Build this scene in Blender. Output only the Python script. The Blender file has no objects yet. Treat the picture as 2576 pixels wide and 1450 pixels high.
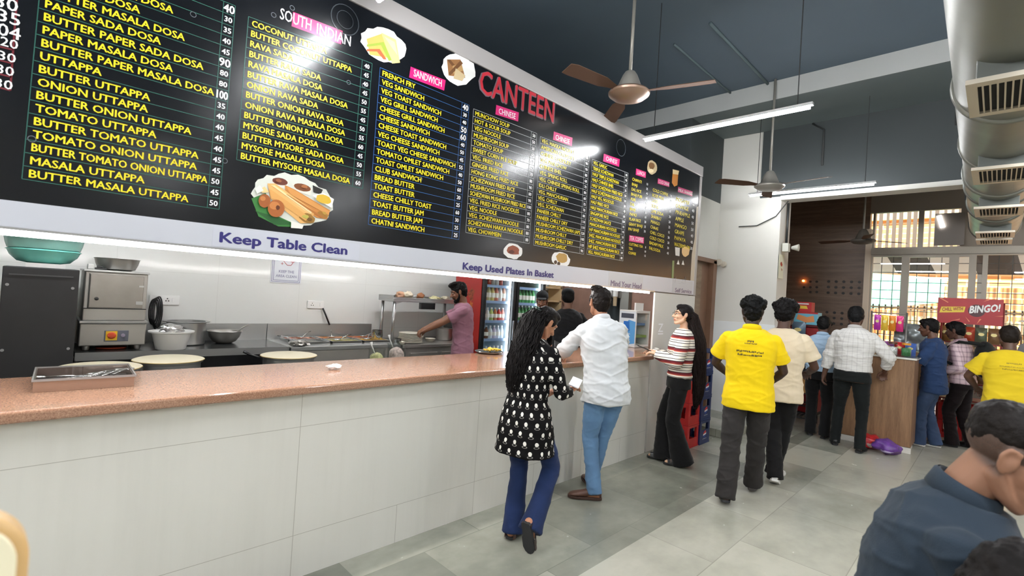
import bpy, bmesh, math, random
import numpy as np
from math import sin, cos, pi, radians, sqrt
from mathutils import Vector, Matrix, Euler

scene = bpy.context.scene
COL = scene.collection
random.seed(7)
rng = np.random.default_rng(11)

# ------------------------------------------------------------------ camera
# world: X runs along the serving counter, Y into the kitchen, Z up
def camera():
    yaw, pit, rol = 0.78823457, 0.01259907, -0.06370238
    f = Vector((cos(yaw) * cos(pit), sin(yaw) * cos(pit), sin(pit)))
    r0 = Vector((sin(yaw), -cos(yaw), 0))
    d0 = f.cross(r0)
    r = cos(rol) * r0 + sin(rol) * d0
    d = -sin(rol) * r0 + cos(rol) * d0
    m = Matrix((( r.x, -d.x, -f.x, 0), (r.y, -d.y, -f.y, 0), (r.z, -d.z, -f.z, 1.65), (0, 0, 0, 1)))
    c = bpy.data.cameras.new('camera')
    c.sensor_fit = 'HORIZONTAL'
    c.sensor_width = 36.0
    c.lens = 1218.16 / 2576 * 36.0
    c.clip_start = 0.05
    c.dof.use_dof = True
    c.dof.focus_distance = 3.8
    c.dof.aperture_fstop = 3.2
    o = bpy.data.objects.new('camera', c)
    o.matrix_world = m
    COL.objects.link(o)
    scene.camera = o
camera()

# ------------------------------------------------------------------ world, sun, exposure
vs = scene.view_settings
vs.view_transform = 'Standard'
vs.look = 'None'
vs.exposure = 1.0
vs.gamma = 1.0
vs.use_curve_mapping = False
scene.cycles.use_denoising = True
scene.cycles.max_bounces = 8
scene.cycles.diffuse_bounces = 4
scene.cycles.glossy_bounces = 4
scene.cycles.transparent_max_bounces = 12
scene.cycles.sample_clamp_indirect = 6.0
scene.cycles.caustics_reflective = False
scene.cycles.caustics_refractive = False

w = bpy.data.worlds.new('sky')
scene.world = w
w.use_nodes = True
wn = w.node_tree.nodes
wl = w.node_tree.links
bg = wn['Background']
sky = wn.new('ShaderNodeTexSky')
sky.sky_type = 'NISHITA'
sky.sun_disc = False
sky.sun_elevation = radians(48)
sky.sun_rotation = radians(120)
wl.new(sky.outputs[0], bg.inputs[0])
bg.inputs[1].default_value = 0.36

def lamp(name, kind, loc, energy, color=(1, 1, 1), rot=(0, 0, 0), **kw):
    l = bpy.data.lights.new(name, kind)
    l.energy = energy
    l.color = color
    for k, v in kw.items():
        setattr(l, k, v)
    o = bpy.data.objects.new(name, l)
    o.location = loc
    o.rotation_euler = rot
    COL.objects.link(o)
    return o
# afternoon sun from behind the canteen: it lights the houses across the yard, the roof keeps it out of the hall
sun = lamp('sun', 'SUN', (0, 0, 20), 8.5, (1.0, 0.93, 0.80), angle=radians(0.6))
sun.rotation_euler = Vector((0.80, 0.25, -0.75)).to_track_quat('-Z', 'Y').to_euler()

# ------------------------------------------------------------------ materials
def srgb(c):
    return tuple(((x / 255) / 12.92 if x / 255 <= 0.04045 else ((x / 255 + 0.055) / 1.055) ** 2.4) for x in c)

MATS = {}
def mat(name, col, rough=0.6, metal=0.0, bump=0.0, bscale=60.0, var=0.0, vscale=6.0, spec=0.5, coat=0.0, emit=0.0,
        ecol=None, alpha=1.0, stretch=None, sheen=0.0, trans=0.0, detail=3.0, rvar=0.0, coords='Object', sss=0.0):
    """principled material: sRGB 0-255 colour, optional noise variation and bump"""
    if name in MATS:
        return MATS[name]
    m = bpy.data.materials.new(name)
    m.use_nodes = True
    nt = m.node_tree
    b = nt.nodes['Principled BSDF']
    c = srgb(col)
    b.inputs['Base Color'].default_value = (*c, 1)
    b.inputs['Roughness'].default_value = rough
    b.inputs['Metallic'].default_value = metal
    b.inputs['Specular IOR Level'].default_value = spec
    b.inputs['Coat Weight'].default_value = coat
    b.inputs['Coat Roughness'].default_value = 0.06
    b.inputs['Sheen Weight'].default_value = sheen
    b.inputs['Alpha'].default_value = alpha
    b.inputs['Transmission Weight'].default_value = trans
    if sss:
        b.inputs['Subsurface Weight'].default_value = sss
        b.inputs['Subsurface Radius'].default_value = (0.012, 0.005, 0.003)
        b.inputs['Subsurface Scale'].default_value = 1.0
    if emit:
        b.inputs['Emission Color'].default_value = (*srgb(ecol or col), 1)
        b.inputs['Emission Strength'].default_value = emit
    if bump or var or rvar:
        tc = nt.nodes.new('ShaderNodeTexCoord')
        mp = nt.nodes.new('ShaderNodeMapping')
        if stretch:
            mp.inputs['Scale'].default_value = stretch
        nt.links.new(tc.outputs[coords], mp.inputs[0])
    if var or rvar:
        n = nt.nodes.new('ShaderNodeTexNoise')
        n.inputs['Scale'].default_value = vscale
        n.inputs['Detail'].default_value = detail
        nt.links.new(mp.outputs[0], n.inputs['Vector'])
    if var:
        r = nt.nodes.new('ShaderNodeValToRGB')
        lo = tuple(max(0, x * (1 - var)) for x in c)
        hi = tuple(min(1, x * (1 + var)) for x in c)
        r.color_ramp.elements[0].position = 0.3
        r.color_ramp.elements[1].position = 0.7
        r.color_ramp.elements[0].color = (*lo, 1)
        r.color_ramp.elements[1].color = (*hi, 1)
        nt.links.new(n.outputs['Fac'], r.inputs[0])
        nt.links.new(r.outputs[0], b.inputs['Base Color'])
    if rvar:
        mr = nt.nodes.new('ShaderNodeMapRange')
        mr.inputs[3].default_value = max(0.02, rough - rvar)
        mr.inputs[4].default_value = min(1, rough + rvar)
        nt.links.new(n.outputs['Fac'], mr.inputs[0])
        nt.links.new(mr.outputs[0], b.inputs['Roughness'])
    if bump:
        n2 = nt.nodes.new('ShaderNodeTexNoise')
        n2.inputs['Scale'].default_value = bscale
        n2.inputs['Detail'].default_value = 4
        bp = nt.nodes.new('ShaderNodeBump')
        bp.inputs['Strength'].default_value = bump
        bp.inputs['Distance'].default_value = 0.01
        nt.links.new(mp.outputs[0], n2.inputs['Vector'])
        nt.links.new(n2.outputs['Fac'], bp.inputs['Height'])
        nt.links.new(bp.outputs[0], b.inputs['Normal'])
    MATS[name] = m
    return m

class NT:
    """small helper to write node trees"""
    def __init__(s, name):
        s.m = bpy.data.materials.new(name)
        s.m.use_nodes = True
        s.t = s.m.node_tree
        s.b = s.t.nodes['Principled BSDF']
        MATS[name] = s.m
    def n(s, kind, **kw):
        x = s.t.nodes.new('ShaderNode' + kind)
        for k, v in kw.items():
            setattr(x, k, v)
        return x
    def l(s, a, b):
        s.t.links.new(a, b)
    def val(s, sock, v):
        if isinstance(v, (int, float)):
            sock.default_value = v
        elif isinstance(v, tuple):
            sock.default_value = v
        else:
            s.l(v, sock)
    def math(s, op, a, b=0.0, c=None):
        x = s.n('Math', operation=op)
        s.val(x.inputs[0], a)
        s.val(x.inputs[1], b)
        if c is not None:
            s.val(x.inputs[2], c)
        return x.outputs[0]
    def mix(s, f, a, b):
        x = s.n('Mix', data_type='RGBA')
        s.val(x.inputs[0], f)
        s.val(x.inputs[6], (*a, 1) if isinstance(a, tuple) and len(a) == 3 else a)
        s.val(x.inputs[7], (*b, 1) if isinstance(b, tuple) and len(b) == 3 else b)
        return x.outputs[2]
    def noise(s, vec, scale, detail=3.0, rough=0.5):
        x = s.n('TexNoise')
        x.inputs['Scale'].default_value = scale
        x.inputs['Detail'].default_value = detail
        x.inputs['Roughness'].default_value = rough
        if vec is not None:
            s.l(vec, x.inputs['Vector'])
        return x.outputs['Fac']
    def coords(s, kind='Object', scale=None):
        tc = s.n('TexCoord')
        if scale is None:
            return tc.outputs[kind]
        mp = s.n('Mapping')
        mp.inputs['Scale'].default_value = scale
        s.l(tc.outputs[kind], mp.inputs[0])
        return mp.outputs[0]
    def ramp(s, f, stops):
        x = s.n('ValToRGB')
        e = x.color_ramp.elements
        while len(e) < len(stops):
            e.new(0.5)
        for i, (p, c) in enumerate(stops):
            e[i].position = p
            e[i].color = (*c, 1)
        s.l(f, x.inputs[0])
        return x.outputs[0]
    def bump(s, h, strength=0.3, dist=0.01):
        x = s.n('Bump')
        x.inputs['Strength'].default_value = strength
        x.inputs['Distance'].default_value = dist
        s.l(h, x.inputs['Height'])
        s.l(x.outputs[0], s.b.inputs['Normal'])
    def attr(s, name):
        x = s.n('Attribute', attribute_name=name)
        return x.outputs['Fac']

def lin(c):
    return srgb(c)

# ------------------------------------------------------------------ mesh helpers
class MB:
    """collects shapes and links them as ONE mesh object"""
    def __init__(s):
        s.v = []
        s.f = []
        s.mi = []
        s.cur = 0
    def add(s, verts, faces, mi=None):
        o = len(s.v)
        s.v.extend([tuple(map(float, p)) for p in verts])
        s.f.extend([tuple(int(i) + o for i in f) for f in faces])
        s.mi.extend([s.cur if mi is None else mi] * len(faces))
        return s
    def box(s, lo, hi, mi=None, M=None):
        x0, y0, z0 = lo
        x1, y1, z1 = hi
        v = [(x0, y0, z0), (x1, y0, z0), (x1, y1, z0), (x0, y1, z0), (x0, y0, z1), (x1, y0, z1), (x1, y1, z1), (x0, y1, z1)]
        if M is not None:
            v = [M @ Vector(p) for p in v]
        return s.add(v, [(3, 2, 1, 0), (4, 5, 6, 7), (0, 1, 5, 4), (1, 2, 6, 5), (2, 3, 7, 6), (3, 0, 4, 7)], mi)
    def cbox(s, c, d, mi=None, M=None):
        return s.box([c[i] - d[i] / 2 for i in range(3)], [c[i] + d[i] / 2 for i in range(3)], mi, M)
    def lathe(s, prof, c=(0, 0, 0), n=32, mi=None, axis='z', sx=1.0, sy=1.0):
        """prof: list of (radius, height)"""
        v, f = [], []
        k = len(prof)
        for r, h in prof:
            for i in range(n):
                a = 2 * pi * i / n
                p = (r * cos(a) * sx, r * sin(a) * sy, h)
                if axis == 'x':
                    p = (p[2], p[0], p[1])
                elif axis == 'y':
                    p = (p[0], p[2], p[1])
                v.append((p[0] + c[0], p[1] + c[1], p[2] + c[2]))
        for j in range(k - 1):
            for i in range(n):
                a, b = j * n + i, j * n + (i + 1) % n
                f.append((a, b, b + n, a + n))
        if prof[0][0] > 1e-6:
            f.append(tuple(range(n - 1, -1, -1)))
        if prof[-1][0] > 1e-6:
            f.append(tuple((k - 1) * n + i for i in range(n)))
        return s.add(v, f, mi)
    def cyl(s, a, b, r, n=16, mi=None, r2=None):
        return s.tube([a, b], [r, r if r2 is None else r2], n, mi)
    def tube(s, pts, rad, n=10, mi=None, cap=True, up=(0.3, 0.5, 0.81)):
        pts = [Vector(p) for p in pts]
        if isinstance(rad, (int, float)):
            rad = [rad] * len(pts)
        v, f = [], []
        t0 = (pts[1] - pts[0]).normalized()
        u = t0.cross(Vector(up))
        if u.length < 1e-4:
            u = t0.cross(Vector((1, 0, 0)))
        u.normalize()
        for i, p in enumerate(pts):
            t = (pts[min(i + 1, len(pts) - 1)] - pts[max(i - 1, 0)])
            t = t.normalized() if t.length > 1e-9 else t0
            u = (u - t * u.dot(t)).normalized()
            w_ = t.cross(u)
            for k in range(n):
                a = 2 * pi * k / n
                v.append(p + (u * cos(a) + w_ * sin(a)) * rad[i])
        for j in range(len(pts) - 1):
            for i in range(n):
                a, b = j * n + i, j * n + (i + 1) % n
                f.append((a, b, b + n, a + n))
        if cap:
            f.append(tuple(range(n - 1, -1, -1)))
            f.append(tuple((len(pts) - 1) * n + i for i in range(n)))
        return s.add(v, f, mi)
    def loft(s, rings, mi=None, cap=True):
        n = len(rings[0])
        v = [p for r in rings for p in r]
        f = []
        for j in range(len(rings) - 1):
            for i in range(n):
                a, b = j * n + i, j * n + (i + 1) % n
                f.append((a, b, b + n, a + n))
        if cap:
            f.append(tuple(range(n - 1, -1, -1)))
            f.append(tuple((len(rings) - 1) * n + i for i in range(n)))
        return s.add(v, f, mi)
    def ell(s, c, r, R=None, nu=20, nv=12, mi=None):
        v, f = [], []
        for j in range(1, nv):
            th = pi * j / nv
            for i in range(nu):
                a = 2 * pi * i / nu
                v.append(Vector((r[0] * sin(th) * cos(a), r[1] * sin(th) * sin(a), r[2] * cos(th))))
        v.append(Vector((0, 0, r[2])))
        v.append(Vector((0, 0, -r[2])))
        t, b = len(v) - 2, len(v) - 1
        for j in range(nv - 2):
            for i in range(nu):
                p, q = j * nu + i, j * nu + (i + 1) % nu
                f.append((p, p + nu, q + nu, q))
        for i in range(nu):
            f.append((t, i, (i + 1) % nu))
            q = (nv - 2) * nu
            f.append((b, q + (i + 1) % nu, q + i))
        if R is not None:
            v = [R @ p for p in v]
        return s.add([p + Vector(c) for p in v], f, mi)
    def prism(s, poly, z0, z1, mi=None, to=None):
        """poly in 2D extruded; to(x, y, h) maps to 3D"""
        to = to or (lambda x, y, h: (x, y, h))
        n = len(poly)
        v = [to(x, y, z0) for x, y in poly] + [to(x, y, z1) for x, y in poly]
        f = [tuple(range(n - 1, -1, -1)), tuple(range(n, 2 * n))]
        f += [(i, (i + 1) % n, n + (i + 1) % n, n + i) for i in range(n)]
        return s.add(v, f, mi)
    def mesh(s, name, mats, smooth=False):
        me = bpy.data.meshes.new(name)
        me.from_pydata(s.v, [], s.f)
        for m in (mats if isinstance(mats, (list, tuple)) else [mats]):
            me.materials.append(m)
        me.polygons.foreach_set('material_index', s.mi)
        bm = bmesh.new()
        bm.from_mesh(me)
        bmesh.ops.recalc_face_normals(bm, faces=bm.faces)
        bm.to_mesh(me)
        bm.free()
        if smooth:
            me.polygons.foreach_set('use_smooth', [True] * len(me.polygons))
            if smooth == 'auto':
                me.set_sharp_from_angle(angle=radians(38))
        me.update()
        return me
    def build(s, name, mats, parent=None, smooth=False, bevel=0.0, seg=2, loc=None, rot=None, **tags):
        o = bpy.data.objects.new(name, s.mesh(name, mats, smooth))
        COL.objects.link(o)
        if parent is not None:
            o.parent = parent
        if loc is not None:
            o.location = loc
        if rot is not None:
            o.rotation_euler = rot
        if bevel:
            b = o.modifiers.new('bevel', 'BEVEL')
            b.width = bevel
            b.segments = seg
            b.limit_method = 'ANGLE'
            b.angle_limit = radians(40)
            b.harden_normals = False
        tag(o, **tags)
        return o

def tag(o, label=None, cat=None, group=None, kind=None):
    if label:
        o['label'] = label
    if cat:
        o['category'] = cat
    if group:
        o['group'] = group
    if kind:
        o['kind'] = kind
    return o

def thing(name, label, cat, loc=(0, 0, 0), rotz=0.0, group=None):
    o = bpy.data.objects.new(name, None)
    o.empty_display_size = 0.1
    COL.objects.link(o)
    o.location = loc
    o.rotation_euler = (0, 0, rotz)
    return tag(o, label, cat, group)

def dup(root, loc, rotz=None, label=None, group=None, name=None):
    r = root.copy()
    COL.objects.link(r)
    r.location = loc
    if rotz is not None:
        r.rotation_euler = (0, 0, rotz)
    if label:
        r['label'] = label
    if group:
        r['group'] = group
    for ch in list(root.children):
        c = ch.copy()
        COL.objects.link(c)
        c.parent = r
        for g in list(ch.children):
            d = g.copy()
            COL.objects.link(d)
            d.parent = c
    return r

def struct(name, mb, m, **kw):
    return mb.build(name, m, kind='structure', **kw)

ROT3 = np.array(Euler((0.62, 0.41, 1.05)).to_matrix())
def vnoise(p, seed=0):
    """smooth value noise in [-1, 1] for an (n, 3) array"""
    p = np.asarray(p, float) @ ROT3
    i = np.floor(p).astype(np.int64)
    f = p - i
    f = f * f * f * (f * (f * 6 - 15) + 10)
    def h(ix, iy, iz):
        n = (ix * 374761393 + iy * 668265263 + iz * 2147483647 + seed * 1274126177) & 0xffffffff
        n = ((n ^ (n >> 13)) * 1274126177) & 0xffffffff
        n = n ^ (n >> 16)
        return (n & 0xffff) / 32767.5 - 1
    out = 0
    for dx in (0, 1):
        for dy in (0, 1):
            for dz in (0, 1):
                wgt = (f[:, 0] if dx else 1 - f[:, 0]) * (f[:, 1] if dy else 1 - f[:, 1]) * (f[:, 2] if dz else 1 - f[:, 2])
                out = out + wgt * h(i[:, 0] + dx, i[:, 1] + dy, i[:, 2] + dz)
    return out

def text_mesh(txt, bold=0.0, res=2, space=1.0):
    """outline of a word as (verts n x 2 in em, faces); built from the built-in font"""
    cu = bpy.data.curves.new('lettering', 'FONT')
    cu.body = txt
    cu.size = 1.0
    cu.resolution_u = res
    cu.offset = bold
    cu.space_character = space
    cu.fill_mode = 'FRONT'
    o = bpy.data.objects.new('lettering', cu)
    me = o.to_mesh()
    n = len(me.vertices)
    co = np.zeros(n * 3)
    me.vertices.foreach_get('co', co)
    faces = [tuple(p.vertices) for p in me.polygons]
    o.to_mesh_clear()
    bpy.data.objects.remove(o)
    bpy.data.curves.remove(cu)
    return co.reshape(-1, 3)[:, :2], faces

# ------------------------------------------------------------------ setting
white_wall = mat('white_wall_paint', (210, 208, 201), 0.55, var=0.03, vscale=1.2, bump=0.03, bscale=40)
teal_paint = mat('dark_teal_paint', (58, 64, 65), 0.7, var=0.06, vscale=0.8)
ceiling_paint = mat('slate_blue_ceiling_paint', (88, 102, 114), 0.75, var=0.06, vscale=0.8)
lit_beam_paint = mat('lit_grey_beam_face', (172, 174, 172), 0.7, var=0.06, vscale=0.8)
dado_tile = mat('white_dado_tile', (228, 231, 232), 0.22, var=0.015, vscale=2)

YTONE = 1.705
def floor_material():
    g = NT('polished_stone_floor')
    co = g.coords('Object')
    # rectangular stone slabs about 0.9 m by 0.6 m, each a little different
    br = g.n('TexBrick')
    br.offset = 0.5
    br.inputs['Scale'].default_value = 1.0
    br.inputs['Brick Width'].default_value = 0.92
    br.inputs['Row Height'].default_value = 0.62
    br.inputs['Mortar Size'].default_value = 0.0035
    br.inputs['Mortar Smooth'].default_value = 0.3
    br.inputs['Color1'].default_value = (0, 0, 0, 1)
    br.inputs['Color2'].default_value = (1, 1, 1, 1)
    br.inputs['Mortar'].default_value = (0.5, 0.5, 0.5, 1)
    g.l(co, br.inputs['Vector'])
    cloud = g.noise(g.coords('Object', (1.0, 1.4, 1)), 1.4, 5, 0.6)
    fine = g.noise(co, 9.0, 5, 0.55)
    t = g.math('MULTIPLY_ADD', br.outputs['Color'], 0.30, 0.08)
    t = g.math('ADD', t, g.math('MULTIPLY', cloud, 0.62))
    t = g.math('ADD', t, g.math('MULTIPLY', fine, 0.07))
    # the floor is darker on the counter side and paler beyond it
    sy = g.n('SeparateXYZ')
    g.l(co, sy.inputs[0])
    t = g.math('ADD', t, g.math('MULTIPLY', g.math('LESS_THAN', sy.outputs['Y'], YTONE), 0.27))
    c = g.ramp(t, [(0.30, lin((98, 101, 91))), (0.58, lin((138, 139, 127))), (0.9, lin((186, 184, 170)))])
    c = g.mix(g.math('MULTIPLY', br.outputs['Fac'], 0.35), c, lin((82, 86, 78)))
    g.l(c, g.b.inputs['Base Color'])
    g.val(g.b.inputs['Roughness'], g.math('MULTIPLY_ADD', fine, 0.16, 0.16))
    g.bump(g.math('ADD', g.math('MULTIPLY', fine, 0.12), g.math('MULTIPLY', br.outputs['Fac'], -0.6)), 0.10, 0.004)
    return g.m
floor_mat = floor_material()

def counter_tile_material():
    g = NT('white_counter_tiles')
    co = g.coords('Object')
    sx = g.n('SeparateXYZ')
    g.l(co, sx.inputs[0])
    def joint(v, step, off, wd):
        a = g.math('MODULO', g.math('ADD', v, 60 * step - off + wd), step)
        return g.math('LESS_THAN', a, 2 * wd)
    low = g.math('LESS_THAN', sx.outputs['Z'], 0.244)
    v1 = g.math('MULTIPLY', low, joint(sx.outputs['X'], 0.655, 1.1, 0.0016))
    v2 = g.math('MULTIPLY', g.math('SUBTRACT', 1.0, low), joint(sx.outputs['X'], 1.31, 1.1, 0.0016))
    h = joint(sx.outputs['Z'], 0.60, 0.244, 0.0014)
    j = g.math('MINIMUM', 1.0, g.math('ADD', g.math('ADD', v1, v2), h))
    n = g.noise(g.coords('Object', (1.5, 1, 0.35)), 2.2, 5, 0.6)
    streak = g.noise(g.coords('Object', (9, 1, 0.25)), 2.0, 4, 0.6)
    c = g.ramp(g.math('ADD', g.math('MULTIPLY', n, 0.6), g.math('MULTIPLY', streak, 0.4)),
               [(0.25, lin((208, 206, 198))), (0.5, lin((216, 214, 206))), (0.8, lin((220, 218, 211)))])
    c = g.mix(g.math('MULTIPLY', j, 0.55), c, lin((120, 112, 96)))
    g.l(c, g.b.inputs['Base Color'])
    g.b.inputs['Roughness'].default_value = 0.32
    g.bump(g.math('MULTIPLY', j, -1.0), 0.3, 0.002)
    return g.m
counter_tiles = counter_tile_material()

def granite_material():
    g = NT('red_brown_granite')
    co = g.coords('Object')
    a = g.noise(co, 520, 4, 0.65)
    b_ = g.noise(co, 140, 3, 0.5)
    v = g.n('TexVoronoi')
    v.inputs['Scale'].default_value = 420
    g.l(co, v.inputs['Vector'])
    t = g.math('ADD', g.math('MULTIPLY', a, 0.65), g.math('MULTIPLY', b_, 0.35))
    c = g.ramp(t, [(0.32, lin((96, 64, 52))), (0.46, lin((154, 114, 92))), (0.58, lin((184, 144, 118))), (0.72, lin((208, 176, 152)))])
    c = g.mix(g.math('MULTIPLY', g.math('LESS_THAN', v.outputs['Distance'], 0.18), 0.6), c, lin((96, 64, 54)))
    g.l(c, g.b.inputs['Base Color'])
    g.b.inputs['Roughness'].default_value = 0.10
    g.b.inputs['Specular IOR Level'].default_value = 0.7
    return g.m
granite = granite_material()

def kitchen_wall_material():
    g = NT('glossy_white_wall_tile')
    n = g.noise(g.coords('Object', (1, 1, 1)), 1.6, 2, 0.4)
    sx = g.n('SeparateXYZ')
    g.l(g.coords('Object'), sx.inputs[0])
    a = g.math('LESS_THAN', g.math('MODULO', g.math('ADD', sx.outputs['X'], 30.0), 0.9), 0.004)
    b_ = g.math('LESS_THAN', g.math('MODULO', g.math('ADD', sx.outputs['Z'], 30.15), 0.6), 0.004)
    j = g.math('MAXIMUM', a, b_)
    g.l(g.mix(g.math('MULTIPLY', j, 0.25), lin((226, 227, 224)), lin((170, 170, 165))), g.b.inputs['Base Color'])
    g.b.inputs['Roughness'].default_value = 0.09
    g.bump(n, 0.10, 0.02)
    return g.m
kitchen_wall = kitchen_wall_material()

def wood_material(name, dark, light, scale=(0.35, 6, 6), rough=0.5, ring=3.0):
    g = NT(name)
    co = g.coords('Object', scale)
    n = g.noise(co, ring, 6, 0.65)
    f = g.noise(co, ring * 9, 4, 0.6)
    t = g.math('ADD', g.math('MULTIPLY', n, 0.7), g.math('MULTIPLY', f, 0.3))
    g.l(g.ramp(t, [(0.33, lin(dark)), (0.66, lin(light))]), g.b.inputs['Base Color'])
    g.b.inputs['Roughness'].default_value = rough
    g.bump(t, 0.1, 0.003)
    return g.m
wood_panel = wood_material('brown_wood_cladding', (82, 63, 49), (124, 100, 80), (6, 0.35, 6), 0.45)
wood_door = wood_material('grey_brown_door_wood', (112, 92, 72), (150, 128, 104), (1.2, 1.2, 7), 0.5, 2.2)
wood_frame = mat('brown_door_frame', (122, 92, 72), 0.5, var=0.12, vscale=5)
wood_desk = wood_material('walnut_desk_wood', (112, 82, 58), (166, 128, 94), (6, 6, 0.5), 0.42)

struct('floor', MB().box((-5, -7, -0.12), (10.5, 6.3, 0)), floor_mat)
struct('ceiling', MB().box((-5, -7, 4.45), (7.6, 6.4, 4.6)), ceiling_paint)
struct('ceiling_far', MB().box((7.6, -7, 3.9), (10.7, 6.4, 4.0)), mat('far_ceiling_paint', (120, 116, 110), 0.8))
struct('ceiling_kitchen', MB().box((-3.1, 2.95, 2.9), (5.9, 6.2, 2.96)).box((5.9, 3.16, 2.9), (7.2, 6.2, 2.96)), white_wall)
struct('wall_kitchen', MB().box((-3.1, 6.2, -0.1), (7.4, 6.32, 4.9)), kitchen_wall)
struct('wall_kitchen_left', MB().box((-3.22, 2.9, -0.1), (-3.1, 6.3, 4.9)), white_wall)
mb = MB().box((7.2, 3.15, 0), (7.32, 6.2, 2.95), 0).box((7.2, 3.15, 2.95), (7.32, 6.2, 4.6), 3)
mb.box((7.15, (7.200, 4.524, 1.638)[1], 0.0), (7.199, (7.200, 4.829, 1.621)[1], 2.4), 1)
mb.box((7.10, (7.200, 4.363, 1.647)[1], 0.0), (7.199, (7.200, 4.524, 1.638)[1], 2.9), 2)
struct('wall_kitchen_right', mb, [mat('kitchen_brown_wall', (150, 118, 104), 0.6, var=0.1), mat('dark_grey_door', (52, 60, 64), 0.5), mat('grey_wall_strip', (140, 140, 136), 0.6), teal_paint])
struct('wall_rear', MB().box((-5.12, -7, -0.1), (-5, 6.3, 4.9)), white_wall)
struct('wall_side', MB().box((-5, -7.12, -0.1), (10.6, -7, 4.9)), white_wall)
struct('trim_beam_lit_face', MB().box((6.295, -7, 4.22), (6.30, 6.3, 4.45)), lit_beam_paint)  # thin sheet on the beam face, tube light painted in as paler grey
struct('ceiling_beam', MB().box((6.30, -7, 4.22), (7.38, 6.3, 4.45)), mat('teal_grey_soffit', (104, 114, 116), 0.7, var=0.05, vscale=0.8))
# header over the opening towards the window hall, with its pale bottom edge
struct('wall_header', MB().box((7.38, -7, 3.26), (7.6, 2.48, 4.9)), teal_paint)
struct('trim_header', MB().box((7.35, -7, 3.20), (7.6, 2.2, 3.26)), white_wall)
# pillar beside the door
mb = MB().box((7.4, 2.2, 0), (7.85, 3.06, 4.9), 0)
struct('wall_pillar', mb, white_wall)
struct('trim_pillar_tiles', MB().box((7.385, 2.19, 0.0), (7.86, 3.05, 1.45)), dado_tile)
struct('wall_hall_left', MB().box((7.85, 4.3, 0), (10.5, 4.4, 3.9)), wood_panel)
# wall with the service door
mb = MB()
mb.box((5.92, 3.05, 0), (6.42, 3.15, 3.23), 0)
mb.box((6.42, 3.05, 2.34), (7.32, 3.15, 3.23), 0)
mb.box((7.32, 3.05, 0), (7.4, 3.15, 3.23), 0)
mb.box((6.30, 3.05, 3.23), (7.4, 3.15, 4.45), 1)
struct('wall_door', mb, [white_wall, teal_paint])
d = struct('door_1', MB().box((6.47, 3.09, 0.1), (6.98, 3.13, 2.30)), wood_door)
mb = MB()
mb.box((6.42, 3.02, 0.0), (6.47, 3.16, 2.34))
mb.box((7.22, 3.02, 0.0), (7.34, 3.18, 2.34))
mb.box((6.98, 3.10, 0.1), (7.22, 3.16, 2.34))
mb.box((6.42, 3.02, 2.30), (7.34, 3.16, 2.36))
mb.build('door_frame', wood_frame, d)
struct('trim_step', MB().box((6.28, 2.30, 0.0), (7.385, 3.05, 0.10)), floor_mat, bevel=0.006)
# closing wall at the end of the counter, under the board
struct('wall_counter_end', MB().box((4.92, 2.69, 0), (5.92, 2.71, 1.77)), white_wall)

struct('wall_over_kitchen', MB().box((6.31, 3.15, 2.96), (6.38, 6.2, 4.45)), teal_paint)
# ---- window wall
mb = MB()
XW0, XW1 = 10.5, 10.66
mb.box((XW0, 1.66, 0), (XW1, 4.4, 3.9), 0)
mb.box((XW0, -7, 3.5), (XW1, 1.66, 3.9), 1)
mb.box((XW0, -7, 2.76), (XW1, 0.46, 3.5), 1)
mb.box((XW0, 1.15, 0), (XW1, 1.66, 0.9), 1)
mb.box((XW0, -7, 0), (XW1, 0.53, 0.9), 1)
mb.box((XW0, -7, 0.9), (XW1, -5.2, 2.76), 1)
for u, v in [(10.480, 2.537, 2.247)[1:], (10.480, 2.433, 2.250)[1:], (10.480, 2.532, 2.141)[1:], (10.480, 2.427, 2.145)[1:], (10.480, 2.639, 2.137)[1:], (10.480, 2.528, 2.050)[1:], (10.480, 2.423, 2.055)[1:]]:
    mb.lathe([(0.022, 0), (0.022, 0.012)], (XW0 - 0.012, u, v), 10, 2, axis='x')
for r0, ys in ((0, (709, 723, 736)), (1, (789, 802, 815))):
    for j in range(3):
        zz = ((10.480, 2.029, 2.260)[2] - j * 0.105) if r0 == 0 else ((10.480, 1.924, 1.687)[2] - j * 0.10)
        for k in range(5 if r0 == 0 else 4):
            yy = (10.480, 2.240, 2.255)[1] - k * 0.118
            mb.lathe([(0.024, 0), (0.024, 0.012)], (XW0 - 0.012, yy, zz), 10, 2, axis='x')
struct('wall_windows', mb, [wood_panel, mat('hall_wall_paint', (128, 118, 106), 0.7), mat('dark_stud', (30, 25, 22), 0.5)])

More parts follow.
